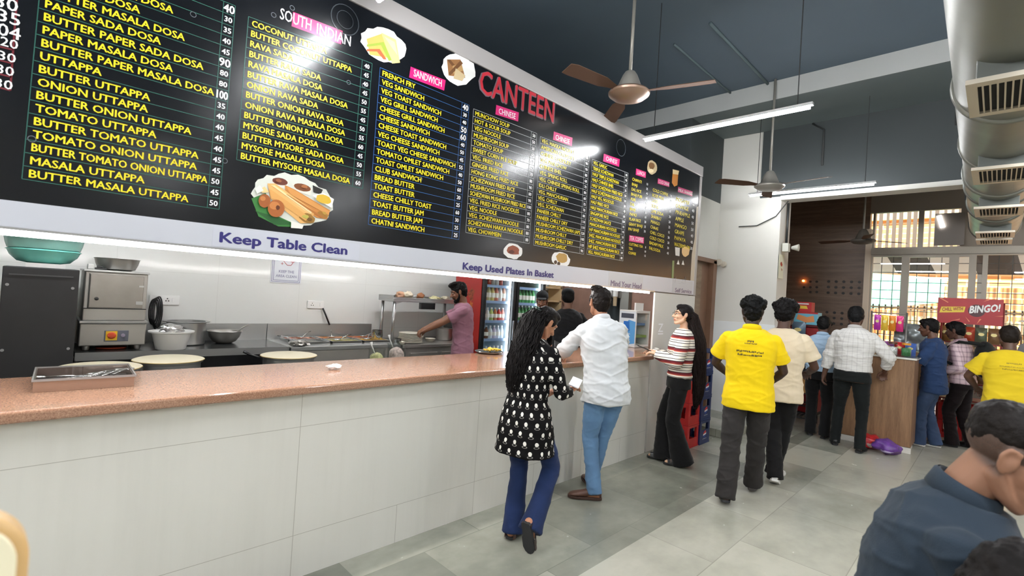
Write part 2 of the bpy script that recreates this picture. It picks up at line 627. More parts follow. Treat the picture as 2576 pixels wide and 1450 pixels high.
def thin_glass(name, tint, rough, share=0.9):
    """a thin clear sheet: what passes through plus a mirror share that grows at grazing angles (Schlick)"""
    m = bpy.data.materials.new(name)
    m.use_nodes = True
    t = m.node_tree
    t.nodes.remove(t.nodes['Principled BSDF'])
    tr = t.nodes.new('ShaderNodeBsdfTransparent')
    tr.inputs[0].default_value = (*tint, 1)
    gl = t.nodes.new('ShaderNodeBsdfGlossy')
    gl.inputs['Roughness'].default_value = rough
    ge = t.nodes.new('ShaderNodeNewGeometry')
    dt = t.nodes.new('ShaderNodeVectorMath')
    dt.operation = 'DOT_PRODUCT'
    t.links.new(ge.outputs['Normal'], dt.inputs[0])
    t.links.new(ge.outputs['Incoming'], dt.inputs[1])
    def mth(op, a, b):
        x = t.nodes.new('ShaderNodeMath')
        x.operation = op
        for k, v in enumerate((a, b)):
            if isinstance(v, (int, float)):
                x.inputs[k].default_value = v
            else:
                t.links.new(v, x.inputs[k])
        return x.outputs[0]
    f = mth('SUBTRACT', 1.0, mth('ABSOLUTE', dt.outputs['Value'], 0))
    f = mth('ADD', 0.035, mth('MULTIPLY', mth('POWER', f, 5.0), share))
    mx = t.nodes.new('ShaderNodeMixShader')
    t.links.new(f, mx.inputs[0])
    t.links.new(tr.outputs[0], mx.inputs[1])
    t.links.new(gl.outputs[0], mx.inputs[2])
    t.links.new(mx.outputs[0], t.nodes['Material Output'].inputs[0])
    return m
glass = thin_glass('window_glass', (0.98, 0.99, 0.98), 0.01)

alu = mat('pale_window_frame', (150, 142, 130), 0.45, 0.2)
grill_mat = mat('black_grill_iron', (58, 54, 50), 0.6)
def window(n, y0, y1, z0, z1, fw=0.045, grill=0.16, barsz=None, fm=None):
    """window in the X = 10.5 wall from y0 to y1"""
    o = thing('window_%d' % n, None, None, (XW0 + 0.05, y0, z0))
    o['kind'] = 'structure'
    W, Hh = y1 - y0, z1 - z0
    f = MB()
    f.box((-0.035, 0, 0), (0.035, fw, Hh)).box((-0.035, W - fw, 0), (0.035, W, Hh))
    f.box((-0.035, fw, 0), (0.035, W - fw, fw)).box((-0.035, fw, Hh - fw), (0.035, W - fw, Hh))
    f.build('window_frame', fm or alu, o)
    MB().box((-0.004, fw, fw), (0.004, W - fw, Hh - fw)).build('window_pane', glass, o)
    if grill:
        g = MB()
        k = max(1, int(round(W / grill)))
        for i in range(1, k):
            g.box((0.05, W * i / k - 0.005, 0), (0.06, W * i / k + 0.005, Hh))
        k = max(1, int(round(Hh / (barsz or grill))))
        for i in range(1, k):
            g.box((0.06, 0, Hh * i / k - 0.005), (0.07, W, Hh * i / k + 0.005))
        g.build('window_grill', grill_mat, o)
    return o
window(1, 1.15, 1.64, 0.9, 2.76)
window(2, 0.53, 1.15, 0.02, 2.76, 0.06)
window(3, 0.30, 0.53, 0.9, 2.76, 0.055)
window(4, 0.17, 0.30, 0.9, 2.76, 0.03)
for k in range(5):
    window(5 + k, 0.17 - 1.05 * (k + 1), 0.17 - 1.05 * k, 0.9, 2.76, 0.03)
window(10, 0.965, 1.62, 2.84, 3.52, 0.035, 0)
window(11, 0.44, 0.965, 2.84, 3.52, 0.035, 0)
struct('trim_transom', MB().box((10.47, -5.3, 2.75), (10.56, 1.66, 2.86)), alu)
struct('trim_window', MB().box((10.44, 1.62, 0.3), (10.52, 1.70, 3.2)), mat('pale_window_post', (214, 196, 172), 0.5))

# ---- the yard outside
ground_mat = mat('sunlit_concrete', (205, 198, 186), 0.9, var=0.1, vscale=0.7)
struct('ground_yard', MB().box((10.66, -14, -0.2), (32, 16, -0.05)), ground_mat)
def brick_material():
    g = NT('orange_brick_facade')
    br = g.n('TexBrick')
    mp = g.coords('Object')
    sx = g.n('SeparateXYZ')
    g.l(mp, sx.inputs[0])
    cb = g.n('CombineXYZ')
    g.l(sx.outputs['Y'], cb.inputs[0])
    g.l(sx.outputs['Z'], cb.inputs[1])
    g.l(cb.outputs[0], br.inputs['Vector'])
    br.inputs['Scale'].default_value = 1.0
    br.inputs['Brick Width'].default_value = 0.42
    br.inputs['Row Height'].default_value = 0.15
    br.inputs['Mortar Size'].default_value = 0.016
    br.inputs['Color1'].default_value = (*lin((214, 146, 88)), 1)
    br.inputs['Color2'].default_value = (*lin((230, 170, 110)), 1)
    br.inputs['Mortar'].default_value = (*lin((238, 214, 170)), 1)
    g.l(br.outputs['Color'], g.b.inputs['Base Color'])
    g.b.inputs['Roughness'].default_value = 0.85
    return g.m
ho = thing('house_across_the_yard', 'orange brick house with cream bands seen through the hall windows', 'building', (18.0, 0, -0.05))
MB().box((0, -13, 0), (1.0, 13, 9)).build('brick_wall', brick_material(), ho)
b = MB()
for z in (1.5, 3.05, 4.6):
    b.box((-0.16, -13, z), (0, 13, z + 0.28))
b.build('cream_band', mat('cream_plaster', (246, 222, 164), 0.8), ho)
slats = thing('slatted_screen', 'tall screen of dark upright slats standing in the yard outside the upper windows', 'screen', (14.2, 0, -0.05))
b = MB()
for i in range(70):
    y = -4.0 + i * 0.125 + random.uniform(-0.015, 0.015)
    b.box((0, y, 3.1), (0.05, y + random.choice((0.035, 0.05, 0.07)), 6.2))
b.build('slats', mat('dark_slat_wood', (92, 78, 66), 0.7), slats)
b = MB()
for y in (-4, 0.3, 4.7):
    b.box((-0.05, y - 0.04, 0), (0.0, y + 0.04, 6.2))
b.build('posts', grill_mat, slats)
fence = thing('yard_fence', 'low fence of thin upright bars in the yard beyond the windows', 'fence', (13.4, 0, -0.05))
b = MB()
for i in range(64):
    y = -3.2 + i * 0.11
    b.box((0, y, 0.05), (0.025, y + 0.028, 2.0))
for z in (0.15, 1.0, 1.92):
    b.box((-0.02, -3.25, z), (0.0, 3.9, z + 0.04))
b.build('bars', mat('brown_fence_iron', (112, 92, 70), 0.6), fence)
aw = MB()
aw.prism([(0.0, 0), (1.9, 0.35), (1.9, 0.95), (0.0, 1.1)], 0, 0.02, to=lambda x, y, h: (14.0 + h + y * 0.25, 2.75 - x, 1.75 + y * 0.9))
aw.build('awning_sheet', mat('mint_green_tarpaulin', (120, 214, 182), 0.6), label='mint green tarpaulin sheet stretched along the yard outside the hall windows', cat='tarpaulin')
aw = MB()
for i in range(9):
    y0 = 2.3 - i * 0.62
    aw.cur = i % 2
    aw.add([(12.2, y0, 3.0), (12.2, y0 - 0.62, 3.0), (13.2, y0 - 0.75, 2.62), (13.2, y0 - 0.13, 2.62), (12.2, y0, 3.03), (12.2, y0 - 0.62, 3.03), (13.2, y0 - 0.75, 2.65), (13.2, y0 - 0.13, 2.65)],
           [(0, 1, 2, 3), (7, 6, 5, 4), (0, 4, 5, 1), (1, 5, 6, 2), (2, 6, 7, 3), (3, 7, 4, 0)])
aw.build('striped_awning', [mat('awning_white', (244, 240, 228), 0.7), mat('awning_dark', (70, 62, 58), 0.7)], label='black and white striped awning over the yard outside the windows', cat='awning')

# ---- tube lights, hanging on cords
tube_mat = mat('lit_tube', (255, 255, 255), 0.4, emit=100.0, ecol=(250, 252, 255))
def lit(e):
    return mat('lit_tube_%d' % e, (255, 255, 255), 0.4, emit=float(e), ecol=(250, 252, 255))
fit_mat = mat('white_lamp_fitting', (225, 225, 225), 0.4)
cord_mat = mat('dark_cord', (44, 46, 46), 0.6)
def tube_light(x, y0, y1, z, label, zc=4.45, e=100):
    o = thing('tube_light', label, 'light', (x, (y0 + y1) / 2, z), group='tube lights hanging over the counter queue')
    h = (y1 - y0) / 2
    MB().box((-0.018, -h, 0.0), (0.018, h, 0.022)).build('fitting', fit_mat, o)
    a = MB().tube([(0, -h + 0.02, -0.012), (0, h - 0.02, -0.012)], 0.014, 12)
    a.build('tube', lit(e), o, smooth=True)
    for s in (-1, 1):
        MB().tube([(0, s * h * 0.85, 0.02), (0, s * h * 0.85, zc - z)], 0.004, 5).build('cord', cord_mat, o)
    return o
tube_light(4.03, 1.02, 2.42, 3.19, 'lit tube light hanging nearest the CANTEEN lettering of the menu board')
tube_light(6.80, 1.04, 2.43, 3.19, 'lit tube light hanging in front of the white pillar', 4.22, 62)
tube_light(1.24, 1.02, 2.42, 3.19, 'lit tube light hanging above the SOUTH INDIAN heading, reflected in the board', 4.45, 120)
for x, y, e in [(-1.6, 1.7, 190), (-1.6, -0.4, 190), (1.24, -0.6, 210), (4.03, -1.2, 190), (-1.6, -2.8, 120), (1.24, -2.8, 120), (4.03, -3.2, 110), (6.8, -2.2, 60), (8.9, -1.6, 60), (8.9, -4.0, 60)]:  # tubes out of view, added to brighten the counter front, floor and ceiling
    tube_light(x, y - 0.7, y + 0.7, 3.19, 'added unseen tube light over the seating side of the hall', 4.45 if x < 6.2 else (4.22 if x < 7 else 3.9), e)
for x, y in ((0.2, 4.9), (3.0, 4.9), (5.9, 4.4)):  # unseen battens added to brighten the dark kitchen
    o = thing('added_batten', 'added unseen batten light on the kitchen ceiling', 'light', (x, y, 2.87), group='added batten lights on the kitchen ceiling')
    MB().box((-0.6, -0.02, 0), (0.6, 0.02, 0.028)).build('fitting', fit_mat, o)
    MB().tube([(-0.58, 0, -0.012), (0.58, 0, -0.012)], 0.016, 12).build('tube', tube_mat, o, smooth=True)

# ---- ceiling fans
fan_grey = mat('fan_hub_enamel', (150, 146, 138), 0.35, 0.2)
fan_brown = mat('fan_dish_brown', (150, 124, 106), 0.3, 0.4)
blade_mat = mat('fan_blade_brown', (92, 70, 58), 0.85, spec=0.1)
def ceiling_fan(x, y, z, zc, a0, label, hub=fan_grey, dish=fan_brown, k=1.0):
    o = thing('ceiling_fan', label, 'fan', (x, y, z), group='ceiling fans')
    MB().tube([(0, 0, 0.14 * k), (0, 0, zc - z)], 0.014, 10).build('rod', fan_grey, o, smooth=True)
    MB().lathe([(0.02, 0.215), (0.04, 0.205), (0.06, 0.175), (0.085, 0.115), (0.108, 0.055), (0.0, 0.055)], n=28).build('bell_cover', hub, o, smooth='auto')
    MB().lathe([(0.10, 0.055), (0.155, 0.045), (0.168, 0.03), (0.165, 0.015), (0.13, -0.012), (0.06, -0.026), (0.0, -0.028)], n=32).build('motor_dish', dish, o, smooth='auto')
    for i in range(3):
        a = a0 + i * 2 * pi / 3
        b = MB()
        pts = [(0.15, 0.022), (0.22, 0.04), (0.30, 0.062), (0.60, 0.07), (0.66, 0.055), (0.66, -0.055), (0.60, -0.06), (0.30, -0.052), (0.22, -0.03), (0.15, -0.022)]
        b.prism(pts, 0.032, 0.037, to=lambda u, v, h: (u * cos(a) - v * sin(a), u * sin(a) + v * cos(a), h + v * 0.22))
        b.build('blade', blade_mat, o)
    return o
ceiling_fan(3.40, 2.203, 3.33, 4.45, radians(168), 'brown and grey ceiling fan hanging in front of the CANTEEN lettering')
ceiling_fan(6.25, 2.00, 3.12, 4.45, radians(20), 'smaller looking grey ceiling fan beside the pillar, just behind the second tube light', dish=fan_grey)
ceiling_fan(9.3, 1.55, 2.82, 3.9, radians(75), 'dark ceiling fan in the window hall in front of the wood cladding', mat('fan_dark', (90, 84, 76), 0.5), mat('fan_dark', (90, 84, 76), 0.5))

# ---- conduits and small wall items
pipe_m = mat('painted_conduit', (88, 104, 108), 0.6)
def pipe(name, pts, r, m, label, cat):
    MB().tube(pts, r, 8).build(name, m, smooth=True, label=label, cat=cat)
pipe('conduit_pipe', [(4.75, 2.55, 4.435), (7.0, 2.55, 4.21), (7.36, 2.55, 4.21)][:1] + [(6.5, 2.55, 4.435)], 0.012, pipe_m, 'thin painted conduit running along the ceiling above the first fan', 'pipe')
pipe('conduit_pipe', [(4.6, 2.1, 4.435), (6.5, 2.1, 4.435)], 0.016, pipe_m, 'thicker painted conduit running along the ceiling beside the thin one', 'pipe')
pipe('conduit_pipe', [(7.365, 1.86, 4.21), (7.365, 1.72, 4.1), (7.365, 1.72, 3.62)], 0.012, cord_mat, 'dark bent conduit down the teal wall above the opening', 'pipe')
pipe('wall_cable', [(7.36, 2.10, 3.18), (7.37, 2.25, 2.98), (7.375, 2.5, 2.86), (7.375, 2.75, 2.86)], 0.007, cord_mat, 'thin dark cable sagging across the upper white pillar', 'cable')
pipe('corner_conduit', [(7.62, 2.17, 3.2), (7.62, 2.17, 2.62)], 0.016, cord_mat, 'dark conduit running down the corner of the pillar to the lamp', 'pipe')
o = thing('security_lamp', 'small grey flood lamp fixed on the corner of the pillar', 'lamp', (7.52, 2.13, 2.55))
MB().box((-0.05, -0.03, -0.06), (0.05, 0.05, 0.06)).build('lamp_box', mat('lamp_grey', (190, 190, 180), 0.5), o, bevel=0.008)
MB().lathe([(0.02, 0), (0.05, -0.09), (0.0, -0.10)], (0.03, -0.05, 0.0), 16, axis='y').build('lamp_head', mat('lamp_grey', (190, 190, 180), 0.5), o, smooth='auto')
o = thing('paper_notice', 'small yellowish paper notice with a red sketch on the pillar below the lamp', 'notice', (7.5, 2.188, 2.28))
MB().box((-0.10, -0.004, -0.17), (0.10, 0, 0.17)).build('paper', mat('notice_paper', (222, 220, 196), 0.8), o)
b = MB()
b.prism([(-0.05, 0.05), (0.0, 0.07), (0.05, 0.03), (0.02, 0.0), (-0.04, 0.02)], 0.0045, 0.006, to=lambda x, y, h: (x, -h, y))
b.prism([(0.0, -0.02), (0.05, -0.04), (0.03, -0.06)], 0.0045, 0.006, to=lambda x, y, h: (x, -h, y))
b.build('red_sketch', mat('notice_red', (170, 70, 50), 0.8), o)
MB().lathe([(0.02, 0), (0.02, -0.02), (0.0, -0.02)], (10.47, (10.460, 2.646, 2.258)[1], (10.460, 2.646, 2.258)[2]), 12, axis='x').build('pilot_light', mat('orange_glow', (255, 150, 60), 0.4, emit=14, ecol=(255, 140, 50)), label='small orange pilot light on the dark wood cladding', cat='light')
b = MB()
b.lathe([(0.05, 0), (0.05, -0.03), (0.045, -0.035), (0, -0.035)], (7.36, 3.0, 2.33), 18, axis='x')
b.lathe([(0.045, 0), (0.04, -0.03), (0, -0.035)], (7.36, 2.93, 2.30), 18, axis='x')
b.build('old_sensor_mount', mat('dirty_plastic', (196, 188, 172), 0.6), smooth='auto', label='small broken beige mount on the pillar beside the door head', cat='mount')
# lamp seen in the upper window
o = thing('wall_lamp', 'bright slanted lamp box at the grey sheet in the upper right window', 'lamp', (10.42, 0.66, 3.28))
MB().box((-0.02, -0.24, -0.40), (0.01, 0.12, 0.12)).build('backing_sheet', mat('grey_sheet', (112, 104, 96), 0.5), o)
MB().box((-0.05, 0.02, -0.10), (-0.02, 0.08, 0.10), M=Matrix.Rotation(radians(-16), 4, 'X')).build('lamp_cover', mat('lit_cover', (255, 255, 255), 0.4, emit=6), o)

# ---- galvanised air duct along the hall
duct_m = mat('galvanised_duct', (130, 131, 124), 0.46, 0.65, bump=0.05, bscale=7, rvar=0.1, vscale=5)
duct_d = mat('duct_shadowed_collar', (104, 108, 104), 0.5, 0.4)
grille_m = mat('grille_metal', (196, 188, 172), 0.45, 0.5)
black_m = mat('black_shade', (16, 16, 16), 0.9)
o = thing('air_duct', 'round galvanised air duct with slotted grilles hanging below the ceiling', 'duct')
ax = lambda x: (x, -0.03 + 0.017 * (x - 2.5), 2.96)
R0 = 0.235
xs = [0.8, 2.2, 3.6, 4.75, 5.7, 6.2, 7.1, 8.75]
for i in range(len(xs) - 1):
    a, c = ax(xs[i]), ax(xs[i + 1])
    MB().tube([a, c], [R0 - 0.004 * (i % 2)] * 2, 48).build('duct_section', duct_m, o, smooth='auto')
for x in xs[1:]:
    a = ax(x)
    MB().tube([(a[0] - 0.018, a[1], a[2]), (a[0], a[1], a[2]), (a[0] + 0.018, a[1], a[2])], [R0 + 0.002, R0 + 0.014, R0 + 0.002], 48).build('flange', duct_m, o, smooth=True)
for gx in (3.0, 4.6, 6.08, 7.66, 8.3):
    a = ax(gx)
    cx_, cy_, cz_ = a
    zb_ = cz_ - 0.30
    y0, y1 = cy_ - 0.125, cy_ + 0.125
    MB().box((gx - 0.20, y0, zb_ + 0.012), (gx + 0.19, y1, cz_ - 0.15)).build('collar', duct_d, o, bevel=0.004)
    f = MB()
    f.box((gx - 0.24, y0 - 0.03, zb_ - 0.004), (gx - 0.19, y1 + 0.03, zb_ + 0.016)).box((gx + 0.18, y0 - 0.03, zb_ - 0.004), (gx + 0.225, y1 + 0.03, zb_ + 0.016))
    f.box((gx - 0.19, y0 - 0.03, zb_ - 0.004), (gx + 0.18, y0 + 0.006, zb_ + 0.016)).box((gx - 0.19, y1 - 0.006, zb_ - 0.004), (gx + 0.18, y1 + 0.03, zb_ + 0.016))
    g = f.build('grille_frame', grille_m, o)
    s = MB()
    for k in range(10):
        y = y0 + 0.022 + k * 0.0229
        s.box((gx - 0.19, y - 0.003, zb_ - 0.002), (gx + 0.18, y + 0.003, zb_ + 0.014))
    s.build('louvres', grille_m, g)
    MB().box((gx - 0.19, y0 + 0.006, zb_ + 0.008), (gx + 0.18, y1 - 0.006, zb_ + 0.014)).build('opening_shade_plate', black_m, g)  # black plate painted as the dark inside behind the louvres
for x in (1.6, 4.3, 7.0):
    a = ax(x)
    zt = 4.44 if x < 6.3 else 4.21
    MB().tube([(a[0], a[1] + R0 + 0.01, a[2]), (a[0], a[1] + R0 + 0.01, zt)], 0.006, 6).build('hanger_rod', cord_mat, o)

# ------------------------------------------------------------------ the menu board
YB = 2.69
board_blk = NT('glossy_black_flex')
n_ = board_blk.noise(board_blk.coords('Object', (1, 1, 1)), 3.0, 3, 0.5)
f_ = board_blk.noise(board_blk.coords('Object'), 26.0, 4, 0.6)
board_blk.l(board_blk.ramp(n_, [(0.3, lin((10, 12, 16))), (0.7, lin((15, 17, 22)))]), board_blk.b.inputs['Base Color'])
board_blk.val(board_blk.b.inputs['Roughness'], board_blk.math('MULTIPLY_ADD', f_, 0.10, 0.17))
board_blk.b.inputs['Specular IOR Level'].default_value = 0.5
board_blk.bump(n_, 0.05, 0.01)
board_blk = board_blk.m
def ink(name, c, rough=0.35):
    return mat('print_' + name, c, rough)
Y_INK = ink('yellow', (240, 218, 40))
W_INK = ink('white', (238, 238, 238))
G_INK = ink('green_line', (44, 96, 84))
B_INK = ink('blue_line', (48, 92, 150))
GR_INK = ink('grey_line', (150, 152, 152))
RD_INK = ink('dark_red_line', (110, 34, 44))
PINK = ink('pink_plate', (206, 36, 112))
NAVY = ink('navy', (52, 48, 112))

board = thing('menu_board', 'long black canteen menu board with yellow dish names above the counter', 'menu board', (0, 0, 0))
# slightly tapering panel: its lower edge rises a little towards the far end
def pan(x0, x1, za0, za1, zb0, zb1, y0, y1):
    b = MB()
    b.add([(x0, y0, za0), (x1, y0, za1), (x1, y1, za1), (x0, y1, za0), (x0, y0, zb0), (x1, y0, zb1), (x1, y1, zb1), (x0, y1, zb0)],
          [(3, 2, 1, 0), (4, 5, 6, 7), (0, 1, 5, 4), (1, 2, 6, 5), (2, 3, 7, 6), (3, 0, 4, 7)])
    return b
zb = lambda x: 1.886 + (x + 0.097) * 0.01223
pan(-1.6, 5.86, zb(-1.6), zb(5.86), 3.29, 3.27, YB, YB + 0.06).build('black_panel', board_blk, board)
fr_m = mat('grey_board_frame', (166, 162, 160), 0.45, 0.1)
b = MB()
b.box((-1.65, YB - 0.012, 3.275), (5.92, YB + 0.12, 3.40))
b.box((5.86, YB - 0.006, 1.775), (5.92, YB + 0.12, 3.275))
b.build('board_frame', fr_m, board, bevel=0.004)
white_strip = mat('white_fascia', (196, 198, 206), 0.3)
pan(-1.6, 5.86, 1.783, 1.783, zb(-1.6), zb(5.86), YB - 0.004, YB + 0.06).build('fascia_strip', white_strip, board)
b = MB()
for i, (x0, x1, c) in enumerate([((3.986, 1.866)[0], (4.633, 1.910)[0], 0), ((5.290, 1.886)[0], (5.828, 1.918)[0], 0), ((0.613, 1.856)[0], (1.374, 1.924)[0], 1)]):
    MB().box((x0, YB - 0.0052, 1.79), (x1, YB - 0.0035, zb((x0 + x1) / 2) - 0.012)).build('sticker', (mat('sticker_white', (198, 200, 210), 0.4) if c else mat('sticker_grey', (196, 194, 196), 0.5)), board)
MB().box((-1.6, YB - 0.008, 1.775), (4.90, YB + 0.03, 1.785)).build('light_channel', mat('brushed_alu', (200, 200, 200), 0.3, 0.9), board)
led = thing('strip_light', 'long lit strip light under the menu board', 'light', (1.65, YB + 0.02, 1.7635))
MB().box((-3.25, -0.012, -0.010), (3.16, 0.016, 0.0095)).build('lit_strip', mat('lit_strip', (255, 255, 255), 0.4, emit=26.0, ecol=(255, 251, 248)), led)
struct('trim_board_soffit', MB().box((-1.6, YB + 0.062, 1.772), (5.86, 2.94, 1.80)), white_wall)
struct('wall_over_counter', MB().box((-3.1, 2.82, 1.80), (5.92, 2.94, 3.38)), white_wall)

def put_text(mb, txt, x0, z0, x1, z1, cap, off=0.0022, bold=0.0, width=None, res=2):
    """lay a line of lettering on the board plane: baseline from (x0, z0) to (x1, z1), or a given width"""
    v, f = text_mesh(txt, 0.0, res)
    if not len(v):
        return
    k = cap / 0.70
    a, c = v[:, 0].min(), v[:, 0].max()
    L = x1 - x0 if width is None else width
    sl = (z1 - z0) / (x1 - x0)
    sh = bold * k * 0.55
    for dx, dz in (((-sh, 0), (sh, 0), (0, sh * 0.6), (0, -sh * 0.6)) if bold else ((0, 0),)):
        pts = [(x0 + dx + (p[0] - a) / (c - a) * L, YB - off - dx * 0.01 - dz * 0.02, z0 + dz + p[1] * k + (p[0] - a) / (c - a) * L * sl) for p in v]
        mb.add(pts, f)
def text_width(txt):
    v, f = text_mesh(txt)
    return (v[:, 0].max() - v[:, 0].min()) if len(v) else 0.0

def column(name, quad, sep, rows, line_ink, fit, pad=0.03, capf=0.595, prices=True, line_w=0.0032, lines=True, bold=0.046, big=()):
    """one ruled column of the menu: quad TL TR BR BL on the board plane, sep = share of the width left of the price box,
    fit = (row index, share of the name field that row fills)"""
    TL, TR, BR, BL = [np.array(q) for q in quad]
    n = len(rows)
    def pt(u, v):
        return (TL * (1 - u) + TR * u) * (1 - v) + (BL * (1 - u) + BR * u) * v
    def strip(mb, a, c, wd):
        d_ = c - a
        q = np.array([-d_[1], d_[0]]) / np.hypot(*d_) * wd / 2
        p = [a - q, c - q, c + q, a + q]
        mb.add([(x, YB - 0.0014, z) for x, z in p], [(0, 1, 2, 3)])
    if lines:
        b = MB()
        for i in range(n + 1):
            strip(b, pt(0, i / n), pt(1, i / n), line_w)
        for u in (0, sep, 1):
            strip(b, pt(u, 0), pt(u, 1), line_w)
        b.build('table_lines', line_ink, board)
    dn, pr = MB(), MB()
    wnat = text_width(rows[fit[0]][0])
    W = np.hypot(*(pt(sep, 0.5) - pt(0, 0.5)))
    rh = (TL[1] - BL[1]) / n
    kx = fit[1] * W * (1 - pad) / wnat
    for i, r in enumerate(rows):
        a, c = pt(pad * sep, (i + 0.5 + capf * 0.5) / n), pt(sep, (i + 0.5 + capf * 0.5) / n)
        wd = min(text_width(r[0]) * kx, (c[0] - a[0]) * 0.985)
        put_text(dn, r[0], a[0], a[1], c[0], c[1], rh * capf, bold=bold, width=wd)
        if prices and len(r) > 1 and r[1]:
            cf = capf * (1.25 if i in big else 0.82)
            a, c = pt(sep, (i + 0.5 + cf * 0.5) / n), pt(1, (i + 0.5 + cf * 0.5) / n)
            bw = c[0] - a[0]
            wd = min(text_width(r[1]) * kx * (cf / capf) * 1.0, bw * 0.92)
            m0 = (bw - wd) / 2
            put_text(pr, r[1], a[0] + m0, a[1], c[0], c[1], rh * cf, bold=bold, width=wd)
    dn.build(name, Y_INK, board)
    if prices:
        pr.build('price_lettering', W_INK, board)

def rowz(s):
    return [tuple(x.rsplit('|', 1)) if '|' in x else (x,) for x in s.split('\n') if x.strip()]

column('dosa_and_uttappa_lettering', ((-0.030, 2.963), (0.640, 2.975), (0.633, 1.971), (-0.043, 1.976)), 0.925, rowz('''DOSA|40
SADA DOSA|30
BUTTER SADA DOSA|35
MASALA DOSA|40
BUTTER MASALA DOSA|45
PAPER SADA DOSA|90
BUTTER PAPER SADA DOSA|80
PAPER MASALA DOSA|80
BUTTER PAPER MASALA DOSA|100
UTTAPPA|35
BUTTER UTTAPPA|40
ONION UTTAPPA|40
BUTTER ONION UTTAPPA|45
TOMATO UTTAPPA|40
BUTTER TOMATO UTTAPPA|45
TOMATO ONION UTTAPPA|45
BUTTER TOMATO ONION UTTAPPA|50
MASALA UTTAPPA|45
BUTTER MASALA UTTAPPA|50'''), G_INK, (18, 0.875), big=(0, 5, 8))
column('rava_and_mysore_dosa_lettering', ((0.701, 2.950), (1.377, 2.973), (1.370, 2.220), (0.693, 2.229)), 0.905, rowz('''COCONUT UTTAPPA|40
BUTTER COCONUT UTTAPPA|45
RAVA SADA|40
BUTTER RAVA SADA|45
RAVA MASALA DOSA|50
BUTTER RAVA MASALA DOSA|55
ONION RAVA SADA|45
BUTTER ONION RAVA SADA|50
ONION RAVA MASALA DOSA|55
BUTTER ONION RAVA DOSA|60
MYSORE SADA DOSA|45
BUTTER MYSORE SADA DOSA|50
MYSORE MASALA DOSA|55
BUTTER MYSORE MASALA DOSA|60'''), G_INK, (13, 0.97))
column('sandwich_lettering', ((1.430, 2.969), (2.131, 2.965), (2.117, 2.009), (1.422, 2.014)), 0.91, rowz('''FRENCH FRY|40
VEG SANDWICH|30
VEG TOAST SANDWICH|40
VEG GRILL SANDWICH|50
CHEESE GRILL SANDWICH|60
CHEESE SANDWICH|40
CHEESE TOAST SANDWICH|50
VEG CHEESE SANDWICH|45
TOAST VEG CHEESE SANDWICH|55
TOMATO OMLET SANDWICH|40
TOAST OMLET SANDWICH|50
CLUB SANDWICH|60
BREAD BUTTER|20
TOAST BUTTER|25
CHEESE CHILLY TOAST|60
TOAST BUTTER JAM|30
BREAD BUTTER JAM|25
CHATNI SANDWICH|25'''), B_INK, (8, 0.97), big=(0, 3, 4))
column('soup_and_rice_lettering', ((2.173, 2.953), (2.844, 2.964), (2.837, 2.067), (2.174, 2.067)), 0.905, rowz('''MUNCHOW SOUP|50
HOT & SOUR SOUP|50
VEG NOODLE|50
MUSHROOM SOUP|60
TOMATO SOUP|60
SWEET CORN M E SOUP|60
VEG. FRIED RICE|70
GINGER FRIED RICE|80
HONG KONG FRIED RICE|90
SCHEZWAN FRIED RICE|80
MUSHROOM FRIED RICE|90
SCHEZWAN MUSHROOM FRIED RICE|100
VEG. FRIED RICE NOODLES|80
VEG. NOODLE|70
VEG. SCHEZWAN NOODLE|80
SCHEZWAN HAKKA NOODLE|80
VEG. CHOWMEIN|80'''), GR_INK, (15, 0.96), line_w=0.004, bold=0.034)
column('chinese_dish_lettering', ((2.888, 2.951), (3.560, 2.960), (3.568, 2.056), (2.890, 2.060)), 0.905, rowz('''VEG. HAKKA NOODLE|80
AMERICAN CHOPSUEY|90
CHINESE CHOPSUEY|90
VEG. PAN CHOW|80
CHINESE BHEL|60
VEG. SPRING ROLL|70
VEG. CHINESE SPRING ROLL|80
IDLI CHILLY|60
VEG. MANCHURIAN|70
VEG. CHILLY|70
VEG. SCHEZWAN|80
PANEER CHILLY|110
PANEER CHILLY DRY|110
MUSHROOM SCHEZWAN (APS|120
MUSHROOM CHILLY|100
MUSHROOM CHILLY DRY|110
MUSHROOM GARLIC|90'''), GR_INK, (13, 0.99), line_w=0.004, bold=0.034)
column('half_plate_lettering', ((3.611, 2.940), (4.224, 2.947), (4.227, 2.056), (3.616, 2.061)), 0.90, rowz('''VEG. GARLIC|80
TRIPLE SCHEZWAN|90
HALF TRIPLE SCHEZWAN|60
HALF CHINESE BHEL|35
HALF SCHEZWAN FRIED RICE|50
HALF SCHEZWAN NOODLES|50
HALF VEG. NOODLES|40
HALF FRIED RICE|40
HALF MANCHURIAN RICE|60
SINGAPORE RICE|100
SCHEZWAN SAUCE|10
MANCHURIAN NOODLES|90
H/F MANCHURIAN NOODLES|50
SHEZ. MANCHURIAN NOODLES|90
SHEZ. MANCHURIAN RICE|90
H/F SHEZ MANCHURIAN RICE|60
VEG. MANCHURIAN RICE|80'''), GR_INK, (4, 0.96), line_w=0.004, bold=0.034)
column('lunch_lettering', ((4.301, 2.932), (4.637, 2.940), (4.644, 2.385), (4.282, 2.365)), 0.82, rowz('''CHAPATI|10
BHAJI|35
DAL RICE|40
BHAJI PURI|40
PURI|30
DAL|30
BHAJI|35
PAPAD|10
PLAIN RICE|30
GRAVY BHAJI|35
PAV BHAJI|70'''), GR_INK, (9, 0.95), lines=False, bold=0.012)
column('tea_lettering', ((4.309, 2.263), (4.683, 2.266), (4.682, 2.128), (4.309, 2.128)), 0.82, rowz('''CUTTING TEA|8
TEA|10
COFFEE|15'''), GR_INK, (0, 0.92), lines=False, bold=0.012)
